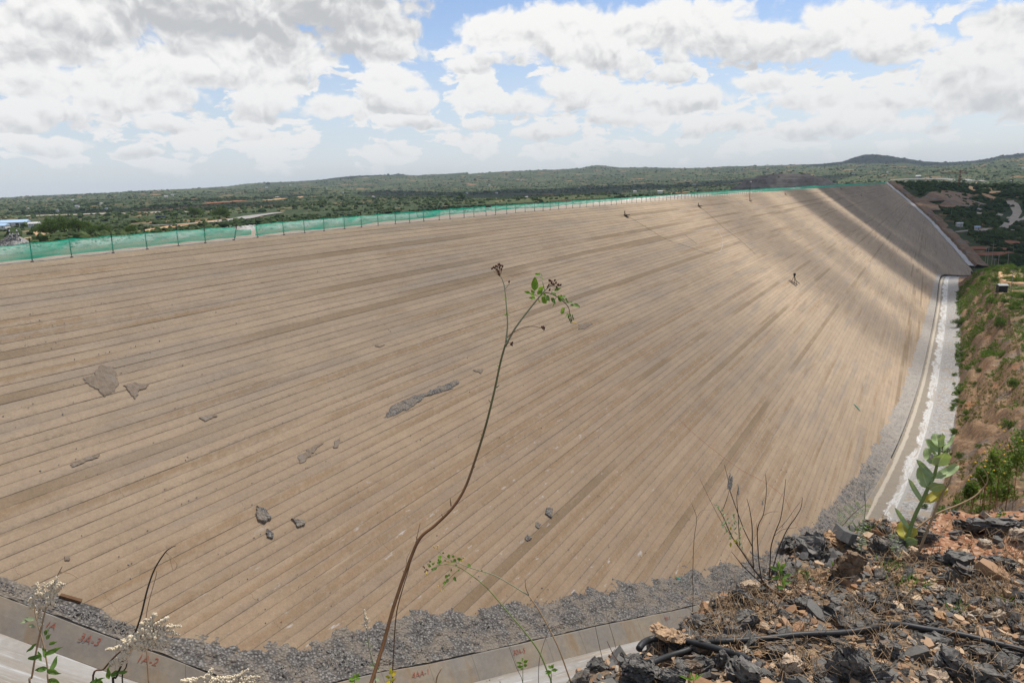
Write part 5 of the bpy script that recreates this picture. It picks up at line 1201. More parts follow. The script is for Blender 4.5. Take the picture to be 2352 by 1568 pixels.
H6('flat speckled grey plate lying behind the hose', 1440, 690, 285, 70, seed=13, layers=1, th=22, dp=.75, ry=.08)
H6('dark smooth block at the foot of the tall leafy plant', 1808, 207, 125, 78, seed=14, layers=1, dp=.7, ry=.1)
H6('long black schist log lying on the red soil at the right edge', 2235, 150, 300, 75, seed=15, layers=4, ry=-.12, dp=.45)
H6('small tan rock at the right edge below the black schist log', 2318, 190, 90, 60, m='ochre_stone', seed=16)
H6('dark angular stone just below the hose on the right', 1620, 830, 130, 100, seed=17, ry=.2)
H6('large dark slate with sloping face at lower right', 1965, 915, 200, 150, seed=18, ry=.5, rx=.1, layers=4)
H6('flat dark stone below the hose near the right edge', 2150, 862, 145, 80, seed=19, layers=2)
H6('long dark slate at the bottom right corner', 2190, 985, 290, 80, seed=20, layers=2, ry=.1, dp=.5)
H6('rusty orange brown rock below the hose left of the pointed rock', 1065, 920, 120, 105, m='ochre_stone', seed=21, ry=-.3)
H6('mossy brown rock at the foot of the twiggy bush', 845, 490, 120, 80, m='ochre_stone', seed=22)
H6('dark rounded stone beside the mossy brown rock', 905, 508, 75, 70, seed=23)
H6('grey plate leaning at the rim left of the bush', 790, 545, 130, 65, seed=24, layers=2, ry=.25)
H6('dark flat slate at the left of the ledge above the hoses', 565, 700, 160, 70, seed=25, layers=2, ry=.05)
H6('slate slab with a lit top left of the bush foot', 800, 690, 190, 65, seed=26, layers=3, ry=-.2)
H6('pale brown slab of schist beside the orange banded rock', 470, 800, 160, 80, m='ochre_stone', seed=27, ry=.15)
H6('grey flagstone in the rubble right of the tall leafy plant', 2010, 330, 150, 60, seed=28, layers=1, th=30, dp=.7)
H6('dark slate heap stone at the right edge of the ledge', 2240, 360, 170, 85, seed=29, layers=3, ry=.2)
H6('black sharp slate upright right of the leafy plant', 1940, 415, 75, 100, seed=30, ry=.9, layers=2)
H6('dark slab poking over the rim right of the slab pair', 1590, 165, 70, 45, seed=31)
H6('dark slate on the rim near the white sediment', 1490, 145, 90, 40, seed=32)
H6('tan flat stone on the bank right of the leafy plant', 2140, 243, 75, 45, m='ochre_stone', seed=33)
H6('wide slate block at the lower left of the pointed rock', 1000, 850, 160, 70, seed=34, layers=3)
H6('dark shard leaning under the twisted hose at left', 700, 880, 110, 100, seed=35, ry=.8, layers=2)
H6('slate slab at the bottom left beside the grooved boulder', 420, 990, 150, 60, seed=36)
H6('grey slate leaning on the hose at the right', 1880, 800, 190, 60, seed=37, layers=2, ry=-.15)
H6('dark stone left of the brown block in dry grass', 1130, 585, 110, 45, seed=38, layers=2)
H6('low slate stack in the middle of the ledge behind the flat plate', 1500, 560, 130, 90, seed=39, layers=4)
H6('dark low slate on the right half of the ledge', 2250, 600, 190, 40, seed=40, layers=2)
# medium fragments: each a thing, sharing a few shapes
FR = [npmesh('slate_fragment', *slate_mesh(1, rng.uniform(.45, .8), rng.uniform(.12, .30), int(rng.integers(1, 4)), int(rng.integers(5, 8)), seed=300+i, cuts=2), 'slate') for i in range(9)]
OC = [npmesh('ochre_fragment', *slate_mesh(1, rng.uniform(.55, .9), rng.uniform(.3, .55), int(rng.integers(1, 3)), int(rng.integers(5, 8)), seed=330+i, cuts=2), 'ochre_stone') for i in range(4)]
rm = np.random.default_rng(21); cnt = 0
while cnt < 285:
    u = rm.uniform(1180, 2380); v_ = 1150+430*rm.uniform()**.8; P = at_ledge(u, v_)
    if edge_dist(np.array([P[0]]), np.array([P[1]]))[0] < -.03: continue
    if P[1] > 3.45 and P[0] > 56.15 and rm.uniform() < .8: continue
    oc = rm.uniform() < (.27 if P[1] < 3.0 else .42); me = (OC if oc else FR)[rm.integers(0, 4 if oc else 9)]; s = math.exp(rm.normal(-3.0, .42)); s = min(s, .13)*(.8 if oc else 1)
    o = link('ochre_stone' if oc else 'slate_stone', me); o.scale = (s, s, s); o.location = (P[0], P[1], float(Zl(P[0], P[1]))+s*rm.uniform(.05, .22)); o.rotation_euler = (rm.normal(0, .35), rm.normal(0, .35), rm.uniform(0, 6.28))
    tag(o, 'tan or orange stone lying loose in the ledge rubble' if oc else 'dark slate fragment lying loose in the ledge rubble', 'stone', 'loose tan stones on the ledge' if oc else 'loose dark slate stones on the ledge'); cnt += 1
# the small rubble
k = 34000; x = rng.uniform(54.5, 58.0, k); y = rng.uniform(1.3, 5.0, k); x = np.concatenate([x, rng.uniform(52.5, 61.0, 16000)]); y = np.concatenate([y, rng.uniform(-2.0, 6.0, 16000)]); k = len(x); e = edge_dist(x, y); ok = (e > -.35) & ~((y > 3.40) & (x > 56.15) & (rng.uniform(0, 1, k) < .75)); x, y = x[ok], y[ok]
CH = [slate_mesh(1, rng.uniform(.45, .8), rng.uniform(.15, .4), 1, int(rng.integers(5, 7)), seed=400+i) for i in range(10)]
S = np.exp(rng.normal(-3.85, .55, len(x)))
tag(scatter('rubble', CH, np.stack([x, y, Zl(x, y)+S*.1], 1), S, 'rubble', tilt=.7), 'broken slate chips and tan grit covering the ledge', 'rubble', kind='stuff')

# hoses
def hose(pts, r, label, lift=.035):
    P = [at_ledge(*c6(*p)) for p in pts]; P = [np.array([p[0], p[1], p[2]+(l if (l := (q[2] if len(q) > 2 else lift)) else lift)]) for p, q in zip(P, pts)]
    m_ = MB(); m_.tube(spline(P, 8), r, 10); return tag(m_.build('hose', 'black_hose', smooth=True), label, 'hose')
hose([(240, 985), (300, 945), (400, 905), (480, 880), (560, 838), (700, 828), (900, 815), (1100, 792), (1350, 780), (1500, 755), (1650, 735), (1800, 758), (2000, 792), (2200, 842), (2360, 884), (2480, 930)], .0115, 'long black hose winding across the ledge to the right edge')
hose([(215, 900), (235, 870), (270, 848), (340, 836), (430, 845), (550, 872), (650, 900), (740, 925), (830, 965)], .012, 'short black hose crossing over the long one at lower left', .055)

# ------------------------------------------------------------------ plants on the ledge
mat('leaf_green', m_leafy((.13, .26, .032), (.16, .30, .04), (.18, .30, .05), .42))
mat('leaf_tobacco', m_leafy((.085, .165, .045), (.11, .205, .05), (.14, .23, .06), .38))
mat('leaf_grey', m_leafy((.27, .31, .19), (.33, .37, .24), (.37, .40, .28), .3))
mat('leaf_yellow', m_leafy((.42, .30, .03), (.50, .36, .04), (.48, .38, .06), .35))
def m_calo(n):
    o = n.obj(); v = n.noise(o, 30, 5, .6)
    col = n.mix(v, (.25, .335, .15), (.34, .42, .22)); col = n.mix(n.rng(n.attr('rib'), .86, .99), col, (.48, .54, .30))
    return dict(color=col, rough=.6, spec=.3, trans=.25, transcol=(.34, .46, .08), normal=n.bump(n.attr('rib'), .3, .004))
mat('leaf_calo', m_calo)
def m_calo_y(n):
    o = n.obj(); v = n.noise(o, 25, 5, .6); col = n.mix(n.rng(v, .4, .6), (.36, .36, .06), (.50, .38, .06)); col = n.mix(n.rng(n.attr('rib'), .86, .99), col, (.50, .48, .20))
    return dict(color=col, rough=.6, spec=.3, trans=.25, transcol=(.5, .42, .05))
mat('leaf_calo_yellow', m_calo_y)
mat('stem_green', m_plain((.17, .22, .065), .7, .25, .3, 25)); mat('stem_pale', m_plain((.24, .25, .16), .75, .2, .3, 25)); mat('stem_brown', m_plain((.12, .065, .033), .8, .2, .4, 25))
mat('stem_dark', m_plain((.055, .043, .033), .85, .2, .4, 25)); mat('stem_straw', m_plain((.33, .225, .13), .85, .2, .3, 25)); mat('seed_brown', m_plain((.085, .035, .018), .7, .3, .5, 60))
mat('flower_cream', m_plain((.66, .565, .41), .95, .1, .25, 80)); mat('flower_yellow', m_plain((.62, .42, .04), .7)); mat('flower_grey', m_plain((.40, .36, .30), .95, .1, .3, 80))
def m_tobstem(n):
    z = n.sep(n.pos())[2]; a = n.noise(n.pos(), 60, 5, .6); col = n.mix(n.rng(z, 3.35, 3.62), (.135, .068, .030), (.105, .105, .045)); k = n.m('MULTIPLY_ADD', a, .7, .65)
    return dict(color=n.mix(1.0, col, n.xyz(k, k, k), 'MULTIPLY'), rough=.7, normal=n.bump(a, .4, .002))
mat('stem_tobacco', m_tobstem)
VIEWX, VIEWY = AX[:, 0], -AX[:, 1]
def leaf_mesh(base, tip, width, facing, curl=.12, droop=0.0, shape='ovate', m='leaf_green', name='leaf', parent=None):
    """facing: vector the blade's upper side turns to"""
    b = Vector(base); t = Vector(tip); ax = t-b; L = ax.length; ax.normalize(); nv_ = Vector(facing); nv_ = (nv_-ax*nv_.dot(ax)).normalized(); sd = ax.cross(nv_); vs, rib = [], []; nr = 9
    for i in range(nr):
        f = i/(nr-1)
        wv = {'ovate': math.sin(math.pi*min(1, f**.72))**.8, 'round': (max(0, 1-(2*(f-.47)/1.02)**2))**.5 if f not in (0, 1) else 0, 'lance': math.sin(math.pi*f**.8)**.9}[shape]
        wv = max(wv, .03)*width/2; c = b+ax*(L*f)+nv_*(-droop*L*f*f+.04*L*math.sin(f*9))
        for j, u in enumerate((-1, -.5, 0, .5, 1)):
            vs.append(c+sd*(wv*u)+nv_*(curl*width*(abs(u)**1.5)*(1 if wv > width*.1 else .2)+.03*width*math.sin(f*14+u*3))); rib.append(1-abs(u))
    me = npmesh(name, np.array([tuple(v) for v in vs]), grid_faces(nr, 5), m, smooth=True, attrs=dict(rib=rib, tint=np.full(len(vs), random.random())))
    return link(name, me, parent)
def stem(name, pts, radii, m, parent, sides=6, k=6):
    if name in ('stem', 'trunk') and (g0 := float(Zl(pts[0][0], pts[0][1]))) < pts[0][2]-.02: pts = [np.array([pts[0][0], pts[0][1], g0-.04])]+list(pts)   # rooted in the ledge
    P = spline(pts, k); r = np.interp(np.linspace(0, 1, len(P)), np.linspace(0, 1, len(radii)), radii); q = MB(); q.tube(P, list(r), sides); return q.build(name, m, parent, smooth=True)
def seeds(name, pts, size, parent, m='seed_brown', origin=None, stalk='stem_brown'):
    q = MB()
    for p in pts:
        rot = Matrix.Rotation(random.uniform(-.6, .6), 3, 'X') @ Matrix.Rotation(random.uniform(-.6, .6), 3, 'Y')
        q.ellipsoid(p, (size*.38, size*.38, size*.62), 7, 5, rot)
    o = q.build(name, m, parent, smooth=True)
    if origin is not None:
        q = MB()
        for p in pts: q.tube([origin, (np.array(origin)*.45+np.array(p)*.55)+np.array([0, 0, -.004]), p], size*.055, 4)
        q.build('seed_stalks', stalk, parent)
    return o
def dj(px, py, d, s=.03): return at_depth(px, py, d+random.uniform(-s, s))
# --- tall tree tobacco in the centre
cT = lambda x, y: (1033.6+.1831*x, 574.2+.1831*y)
DB, DT = 2.15, 2.45
M0 = [(842, 1600, 2.12), (850, 1575, 2.14), (880, 1480, 2.2), (905, 1390, 2.24), (940, 1290, 2.28), (965, 1235, 2.3), (1000, 1205, 2.32), (1040, 1165, 2.34), (1068, 1120, 2.36), (1090, 1060, 2.38), (1115, 980, 2.4), (1135, 900, 2.42), (1150, 830, 2.44), (1162, 787, 2.45)]
tob = empty('tree_tobacco', at_depth(842, 1600, 2.12), 'tall bare stemmed weed with two forked tops leaning across the dam face', 'plant')
stem('stem', [at_depth(*p) for p in M0], [.0066, .0061, .0056, .0052, .0044, .0038, .0034], 'stem_tobacco', tob, 8)
q = MB()
for p in [(1036, 1162, 1034, 1144), (1018, 1190, 1014, 1180), (1108, 1000, 1104, 996), (1085, 1075, 1092, 1070), (1140, 890, 1147, 884), (960, 1242, 956, 1232), (930, 1315, 925, 1310), (1128, 925, 1122, 918)]: q.tube([at_depth(p[0], p[1], 2.36), at_depth(p[2], p[3], 2.36)], [.0022, .0009], 5)
q.build('thorn', 'stem_tobacco', tob)
stem('branch', [at_depth(*p) for p in [(1162, 787, 2.45), (1166, 745, 2.46), (1163, 700, 2.47), (1158, 655, 2.48), (1148, 630, 2.48)]], [.0034, .0028, .0020, .0014], 'stem_pale', tob)
stem('branch', [at_depth(*p) for p in [(1161, 795, 2.45), (1180, 759, 2.44), (1202, 728, 2.43), (1228, 695, 2.42), (1250, 669, 2.41), (1266, 655, 2.4)]], [.0036, .0034, .0030, .0022, .0012], 'stem_pale', tob)
stem('twig', [dj(*cT(*p), 2.42) for p in [(1185, 500), (1160, 400), (1130, 325)]], [.0014, .0008], 'stem_pale', tob)
stem('twig', [dj(*cT(*p), 2.42, .01) for p in [(1190, 535), (1260, 545), (1340, 585), (1440, 660), (1490, 730), (1500, 800), (1520, 910)]], [.0018, .0014, .0009], 'stem_dark', tob)
stem('twig', [dj(*cT(*p), 2.42, .01) for p in [(1160, 560), (1110, 580), (1070, 560), (1060, 500)]], [.0014, .0008], 'stem_pale', tob)
stem('twig', [dj(*cT(*p), 2.43, .01) for p in [(718, 1095), (790, 1035), (870, 990), (960, 962), (1060, 958), (1140, 978)]], [.0015, .0009], 'stem_brown', tob)
stem('twig', [dj(*cT(*p), 2.44, .005) for p in [(700, 1200), (735, 1162), (765, 1165)]], [.0012, .0008], 'stem_brown', tob)
stem('twig', [dj(*cT(*p), 2.47, .005) for p in [(690, 490), (720, 455), (748, 420)]], [.0009, .0006], 'stem_brown', tob)
rp = random.Random(3)
seeds('seed_cluster', [at_depth(*cT(x, y), 2.48+rp.uniform(-.03, .03)) for x, y in [(528, 232), (548, 215), (565, 225), (590, 205), (605, 183), (620, 178), (632, 195), (655, 198), (620, 222), (645, 238), (588, 242), (605, 262), (605, 278), (612, 300), (575, 200), (660, 205)]], .0082, tob, origin=at_depth(*cT(625, 330), 2.48))
seeds('seed_cluster', [at_depth(*cT(x, y), 2.4+rp.uniform(-.03, .03)) for x, y in [(1245, 380), (1262, 385), (1272, 412), (1305, 430), (1315, 380), (1330, 410), (1355, 432), (1388, 438), (1340, 465), (1240, 440), (1225, 462), (1290, 425), (1275, 398), (1365, 440), (1250, 498)]], .0082, tob, origin=at_depth(*cT(1262, 448), 2.4))
seeds('seed_cluster', [at_depth(*cT(x, y), 2.43+rp.uniform(-.01, .01)) for x, y in [(1150, 965), (1165, 980), (1180, 995), (1170, 962), (1185, 975)]], .0075, tob)
seeds('seed_cluster', [at_depth(*cT(x, y), 2.44+rp.uniform(-.01, .01)) for x, y in [(762, 1185), (772, 1170), (785, 1160), (778, 1190)]], .0072, tob)
seeds('seed_cluster', [at_depth(*cT(742, 397), 2.47)], .0085, tob)
UP = np.array([0, 0, 1.0]); TOC = -FW
def tleaf(b, t, w, d, parent, m='leaf_tobacco', cf=cT, shape='ovate', sc_=.1831, up=.9, dd=.03):
    d0 = d+random.uniform(-.02, .02); B = at_depth(*cf(*b), d0); T = at_depth(*cf(*t), d0+random.uniform(-dd, dd))
    return leaf_mesh(B, T, w*sc_*d0/F, TOC+UP*random.uniform(.2, up)+np.array([random.uniform(-.3, .3), 0, 0]), random.uniform(.08, .22), random.uniform(0, .15), shape, m, 'leaf', parent)
for b, t, w in [((1060, 510), (1065, 335), 92), ((1130, 320), (1062, 300), 52), ((1003, 540), (930, 520), 40), ((1062, 575), (988, 548), 52), ((1070, 600), (985, 608), 40), ((1055, 545), (1012, 495), 35), ((1110, 505), (1185, 455), 50), ((1100, 560), (1165, 495), 62), ((1145, 595), (1210, 670), 88), ((1095, 612), (1128, 662), 34), ((1205, 575), (1245, 640), 55), ((1265, 545), (1335, 560), 62), ((1310, 510), (1395, 480), 50), ((1275, 600), (1320, 680), 48), ((1350, 570), (1395, 650), 62), ((1400, 600), (1455, 570), 36), ((1440, 610), (1490, 672), 52), ((1490, 670), (1540, 645), 30), ((1510, 690), (1570, 695), 34), ((1550, 680), (1630, 715), 52), ((1440, 725), (1395, 800), 62), ((1490, 800), (1450, 832), 30), ((1165, 545), (1205, 575), 40), ((1135, 300), (1165, 330), 22), ((1390, 560), (1398, 590), 24), ((1130, 585), (1170, 580), 30), ((1400, 605), (1445, 640), 30), ((1330, 600), (1280, 730), 14), ((1140, 350), (1175, 365), 20), ((1100, 300), (1118, 285), 20)]:
    tleaf(b, t, w, 2.42, tob, 'leaf_green' if b[0] < 1180 else 'leaf_tobacco')
for b, t, w in [((706, 825), (708, 768), 34), ((710, 825), (753, 812), 20), ((700, 822), (675, 800), 18), ((694, 620), (665, 610), 16), ((696, 618), (710, 595), 14), ((690, 545), (682, 530), 10), ((605, 1465), (592, 1440), 18)]: tleaf(b, t, w, 2.46, tob, 'leaf_green')
q = MB()
for x, y in [(1485, 845), (1510, 815), (1535, 825), (1500, 870), (1525, 880), (1548, 860), (1515, 900), (1530, 850), (1490, 830)]: q.ellipsoid(at_depth(*cT(x, y), 2.42), (.0022, .0022, .0055), 6, 5)
q.build('flower_bud', 'leaf_green', tob, smooth=True)
q = MB(); q.tube([at_depth(*cT(1520, 920), 2.42), at_depth(*cT(1550, 912), 2.42), at_depth(*cT(1582, 916), 2.42)], [.0012, .0017, .0023], 6); q.build('flower', 'flower_yellow', tob)
# --- arching second tree tobacco
c7 = lambda x, y: (746.5+.3418*x, 1148.4+.3418*y)
t2 = empty('tree_tobacco', at_depth(*c7(1560, 1235), 2.3), 'arching weed with small leaves and yellow flower tubes above the gravel', 'plant')
stem('stem', [at_depth(*c7(*p), 2.35) for p in [(1520, 1230), (1500, 1165), (1440, 1020), (1340, 880), (1210, 730), (1090, 590), (980, 500), (900, 450), (830, 430), (745, 440)]], [.0030, .0026, .0020, .0013, .0008], 'stem_green', t2)
stem('stem', [at_depth(*c7(*p), 2.42) for p in [(1660, 1240), (1640, 1185), (1560, 970), (1450, 760), (1370, 640)]], [.0034, .0026, .0020], 'stem_straw', t2)
stem('branch', [at_depth(*c7(*p), 2.42) for p in [(1370, 640), (1240, 560), (1130, 500), (1000, 460), (930, 435), (860, 405), (800, 380), (765, 340)]], [.0020, .0015, .0008], 'stem_pale', t2)
stem('branch', [at_depth(*c7(*p), 2.42) for p in [(1372, 642), (1350, 590), (1345, 535)]], [.0012, .0006], 'stem_dark', t2)
stem('twig', [at_depth(*c7(*p), 2.36) for p in [(905, 460), (860, 500), (815, 550), (785, 590)]], [.0012, .0007], 'stem_green', t2)
rl = random.Random(8)
for x, y in [(770, 370), (760, 395), (830, 360), (800, 350), (870, 375), (720, 430), (690, 425), (735, 465), (705, 450), (700, 412), (800, 400), (780, 420), (860, 418), (905, 475), (865, 518), (825, 552), (915, 400), (960, 430), (890, 440), (805, 515), (750, 445), (840, 385), (880, 395), (855, 462), (835, 495), (870, 525), (790, 560), (760, 410), (1050, 470), (1080, 490), (1110, 610), (905, 390), (745, 455)]:
    a = rl.uniform(0, 6.28); l = rl.uniform(12, 24) if x < 1000 else 9
    tleaf((x, y), (x+l*math.cos(a)*1.3, y+l*math.sin(a)*1.2), l*1.0, 2.37, t2, rl.choice(['leaf_green', 'leaf_tobacco']), c7, 'ovate', .3418)
for x, y, a in [(735, 325, -1.9), (752, 322, -1.2), (760, 335, -2), (775, 572, 3), (785, 590, 1.9), (795, 582, 1.2), (920, 395, -.6), (682, 480, 1.6), (815, 410, .2), (905, 405, 0)]:
    q = MB(); p0 = at_depth(*c7(x, y), 2.37); p1 = at_depth(*c7(x+20*math.cos(a), y+20*math.sin(a)), 2.36); q.tube([p0, p1], [.0009, .0017], 5); q.build('flower', 'flower_yellow', t2)
seeds('seed_cluster', [at_depth(*c7(x, y), 2.36) for x, y in [(668, 452), (680, 465), (672, 478), (690, 470), (660, 445)]], .006, t2)
# --- thin dry stalks
def stalk(label, pts, d, r, m='stem_dark', name='dry_stalk', cf=None, extra=None):
    o = empty(name, at_depth(*(cf(*pts[0]) if cf else pts[0]), d), label, 'stalk'); stem('stem', [at_depth(*(cf(*p) if cf else p), d) for p in pts], r, m, o, 5)
    for e in extra or []: stem('twig', [at_depth(*(cf(*p) if cf else p), d) for p in e], [r[-1]*1.1, r[-1]*.6], m, o, 4)
    return o
stalk('thin dry brown stalk rising just right of the tall weed stem', [(455, 1240), (462, 1000), (480, 760), (520, 600), (560, 470), (610, 280), (640, 150)], 2.3, [.0024, .0018, .0007], 'stem_brown', cf=c7, extra=[[(560, 470), (548, 400), (580, 330)]])
stalk('straight reddish stalk at the ledge rim in front of the plinth', c_ := [(1592, 1362), (1591, 1330), (1594, 1240), (1600, 1190), (1588, 1155)], 3.0, [.0016, .0013, .0007], 'stem_brown', extra=[[(1600, 1190), (1612, 1172), (1632, 1170)]])
stalk('broken dry stick leaning over the slab at bottom', [(745, 1245), (785, 1120)], 2.2, [.0028, .0018], 'stem_straw', cf=c7)
stalk('thin stalk beside the dark grooved boulder', [(1985, 1235), (1975, 1100), (1935, 1030), (1895, 945)], 2.3, [.0022, .0009], 'stem_brown', cf=c7)
stalk('hair thin upright stalk over the plinth writing', [(1435, 1225), (1440, 1080), (1470, 960), (1510, 860)], 2.4, [.0012, .0006], 'stem_dark', cf=c7, extra=[[(1510, 860), (1600, 830), (1680, 828)], [(1510, 860), (1450, 850), (1400, 828)]])
stalk('fine stalk crossing the plinth left of the arching weed', [(1330, 1235), (1290, 1130), (1250, 1020), (1225, 950)], 2.4, [.0011, .0005], 'stem_dark', cf=c7)
stalk('fine stalk rising in front of the near plinth slab', [(1868, 1080), (1840, 960), (1815, 840), (1795, 740)], 2.6, [.0011, .0005], 'stem_dark', cf=c7)
stalk('hair thin stalk right of the arching weed above the slab', [(1960, 1020), (1930, 900), (1890, 760), (1880, 700)], 2.7, [.0010, .0005], 'stem_dark', cf=c7)
# --- milkweed-like plant with big round leaves
c5 = lambda x, y: (1780+.2432*x, 918.8+.2432*y); DC = 3.28
ca = empty('milkweed', at_ledge(*c5(1235, 1430)), 'sturdy plant with large rounded pale green leaves on the right of the ledge', 'plant')
B0 = at_ledge(*c5(1230, 1435)); DC = float((B0-CAM) @ FW); 
stem('stem', [B0-np.array([0, 0, .03])]+[at_depth(*c5(*p), DC) for p in [(1240, 1380), (1275, 1220), (1330, 1070), (1390, 950), (1450, 820), (1500, 720), (1530, 610), (1553, 490), (1555, 440)]], [.0085, .0085, .008, .0078, .007, .006, .004], 'stem_green', ca, 9)
def cleaf(b, t, w, face, m='leaf_calo', shape='round', df=0.0, curl=.12, droop=.0):
    B = at_depth(*c5(*b), DC); T = at_depth(*c5(*t), DC+df); return leaf_mesh(B, T, w*.2432*DC/F, face, curl, droop, shape, m, 'leaf', ca)
vx = VIEWX
cleaf((1552, 492), (1418, 368), 78, TOC*.5+UP*.6-vx*.3, df=.03); cleaf((1552, 445), (1512, 314), 120, UP+TOC*.6, df=.04); cleaf((1552, 448), (1580, 312), 74, TOC+UP*.5+vx*.2, df=-.02); cleaf((1590, 490), (1706, 324), 42, UP*.8-vx*.9+TOC*.3, df=.02)
cleaf((1515, 612), (1425, 452), 120, UP*.7-vx*.4+TOC*.8, df=.05); cleaf((1530, 622), (1612, 488), 168, TOC*1.2-UP*.25, df=-.05, curl=.06); cleaf((1500, 745), (1332, 558), 62, TOC*.5+UP*.5-vx*.5, df=.02)
cleaf((1440, 835), (1375, 612), 128, UP*.5-vx*.5+TOC, df=.03); cleaf((1512, 740), (1735, 618), 88, UP*.7+TOC*.7, df=.02, curl=.22); cleaf((1450, 838), (1598, 790), 118, TOC-UP*.2, df=-.05, curl=.06)
cleaf((1405, 965), (1630, 828), 92, TOC*.9+UP*.5, 'leaf_calo_yellow', df=.02, curl=.2); cleaf((1395, 968), (1256, 736), 46, TOC*.6-vx*.4+UP*.4, df=.03); cleaf((1272, 1222), (1130, 1010), 42, TOC*.6-vx*.4+UP*.3, df=.02)
cleaf((1245, 1325), (1195, 1140), 140, TOC+UP*.4-vx*.2, 'leaf_calo_yellow', df=.04); cleaf((1225, 1338), (1348, 1315), 100, TOC-UP*.1, df=-.04, curl=.08); cleaf((1215, 1380), (1040, 1320), 46, UP+TOC*.5); cleaf((1290, 1200), (1310, 1290), 90, TOC*.5+UP*.4, 'leaf_calo_yellow')
q = MB()
for x, y in [(1482, 508), (1490, 520), (1475, 530), (1487, 535), (1470, 545)]: q.ellipsoid(at_depth(*c5(x, y), DC-.03), (.005, .005, .006), 7, 5)
q.build('flower_bud', 'flower_grey', ca, smooth=True)
stalk('tan dead branch curving past the big leafed plant to the right', [(1310, 1258), (1400, 1160), (1550, 1060), (1700, 1000), (1850, 930), (1940, 860), (2005, 770), (2000, 700), (1960, 640)], 3.25, [.0048, .0042, .0032, .0014], 'stem_straw', 'dead_branch', c5, [[(2000, 720), (2040, 640)], [(1985, 800), (1930, 700)]])
stalk('upright tan dead stick behind the yellow leaf of the big leafed plant', [(1360, 1425), (1430, 1250), (1500, 1080), (1560, 930), (1600, 850), (1640, 790), (1668, 705)], 3.2, [.0062, .0052, .0044, .0022], 'stem_straw', 'dead_stick', c5)
stalk('thin pale grass stalk leaning right of the dead stick', [(1485, 1425), (1600, 1230), (1712, 1060)], 3.1, [.0018, .0008], 'stem_straw', 'grass_stalk', c5)
# --- twiggy half bare bush
c8 = lambda x, y: (1607.8+.2197*x, 1033.6+.2197*y)
B0 = at_ledge(*c8(905, 1590)); DW = float((B0-CAM) @ FW)
tw = empty('twiggy_bush', B0, 'half bare twiggy bush with grey green leaves at the rim of the ledge', 'bush')
stem('trunk', [B0-np.array([0, 0, .03])]+[at_depth(*c8(*p), DW) for p in [(880, 1560), (820, 1500), (720, 1440), (640, 1370)]], [.0065, .005, .0042], 'stem_brown', tw)
for pts, r in [([(720, 1440), (560, 1240), (440, 1060), (350, 930), (300, 830), (240, 690), (180, 590)], .0032), ([(690, 1425), (480, 1240), (330, 1060)], .0028), ([(650, 1370), (620, 1200), (605, 1000), (600, 850), (620, 760), (665, 660), (695, 420), (685, 250)], .0026), ([(560, 1240), (548, 1000), (545, 800), (520, 620), (490, 505)], .0026), ([(720, 1400), (735, 1150), (745, 1000), (790, 850), (840, 720), (870, 550), (897, 300)], .0028), ([(730, 1380), (800, 1100), (900, 850), (1000, 700), (1055, 600), (1072, 490)], .0026), ([(548, 1010), (460, 830), (390, 640), (330, 470), (305, 390), (290, 290), (255, 150)], .0020), ([(245, 610), (290, 480), (312, 400)], .0014), ([(415, 1000), (400, 700), (385, 500), (402, 370)], .0018), ([(790, 850), (900, 740), (1000, 600), (1065, 520)], .0010), ([(770, 900), (860, 830), (980, 810), (1015, 800)], .0009), ([(662, 680), (740, 645), (830, 640)], .0009), ([(600, 850), (590, 760)], .001), ([(860, 1500), (1000, 1400), (1150, 1380)], .0016), ([(820, 1500), (800, 1300), (835, 1180)], .0014)]:
    stem('branch', [at_depth(*c8(*p), DW+random.uniform(-.05, .05)*0+(-.06+.12*((i_ := sum(map(ord, str(pts[-1])))) % 10)/10)*0) for p in pts], [r, r*.8, r*.35], 'stem_dark', tw, 5)
rl = random.Random(15)
LV = [(170, 590), (200, 600), (215, 640), (240, 640), (225, 690), (255, 690), (240, 720), (265, 740), (245, 775), (285, 745), (275, 790), (300, 770), (290, 830), (310, 850), (330, 770), (345, 730), (350, 690), (340, 660), (365, 780), (375, 830), (385, 760), (400, 720), (405, 850), (420, 900), (430, 960), (400, 950), (425, 800), (445, 795), (385, 800), (320, 880), (355, 850), (300, 700), (365, 735), (190, 625), (430, 870), (395, 905), (415, 925), (440, 1000), (275, 815), (240, 815)]
for x, y in LV:
    a = rl.uniform(.2, 2.6) if rl.random() < .7 else rl.uniform(-2.5, -.5); l = rl.uniform(38, 62)
    tleaf((x, y), (x+l*math.cos(a)*.8, y+l*math.sin(a)), rl.uniform(11, 17), DW, tw, 'leaf_grey', c8, 'lance', .2197)
for b, t in [((320, 960), (318, 1015)), ((375, 940), (400, 990)), ((350, 930), (375, 965)), ((320, 800), (322, 835)), ((330, 910), (305, 930))]: tleaf(b, t, 24, DW, tw, 'leaf_yellow', c8, 'lance', .2197)
for b, t in [((820, 1250), (730, 1215)), ((825, 1240), (810, 1150)), ((830, 1260), (905, 1165)), ((845, 1330), (735, 1330)), ((850, 1340), (960, 1285)), ((855, 1390), (955, 1370)), ((850, 1300), (850, 1230)), ((870, 1440), (800, 1420)), ((875, 1420), (870, 1330))]: tleaf(b, t, 38, DW-.1, tw, 'leaf_tobacco', c8, 'lance', .2197)
def spike(pts, cf, d, w, m, parent, nper=14, seed=0, name='flower_spike'):
    r = random.Random(seed); q = MB(); P = spline([at_depth(*cf(*p), d) for p in pts], 10); n_ = len(P); w = w*1.05; nper = int(nper*1.25)
    for i, p in enumerate(P):
        f = i/(n_-1); ww = w*(1-.55*f)
        for _ in range(max(2, nper//4)):
            c = np.array(p)+np.array([r.uniform(-1, 1), r.uniform(-1, 1), r.uniform(-1, 1)])*ww*.8; s = ww*r.uniform(.34, .62); q.ellipsoid(c, (s, s, s*1.2), 5, 4)
    return q.build(name, m, parent)
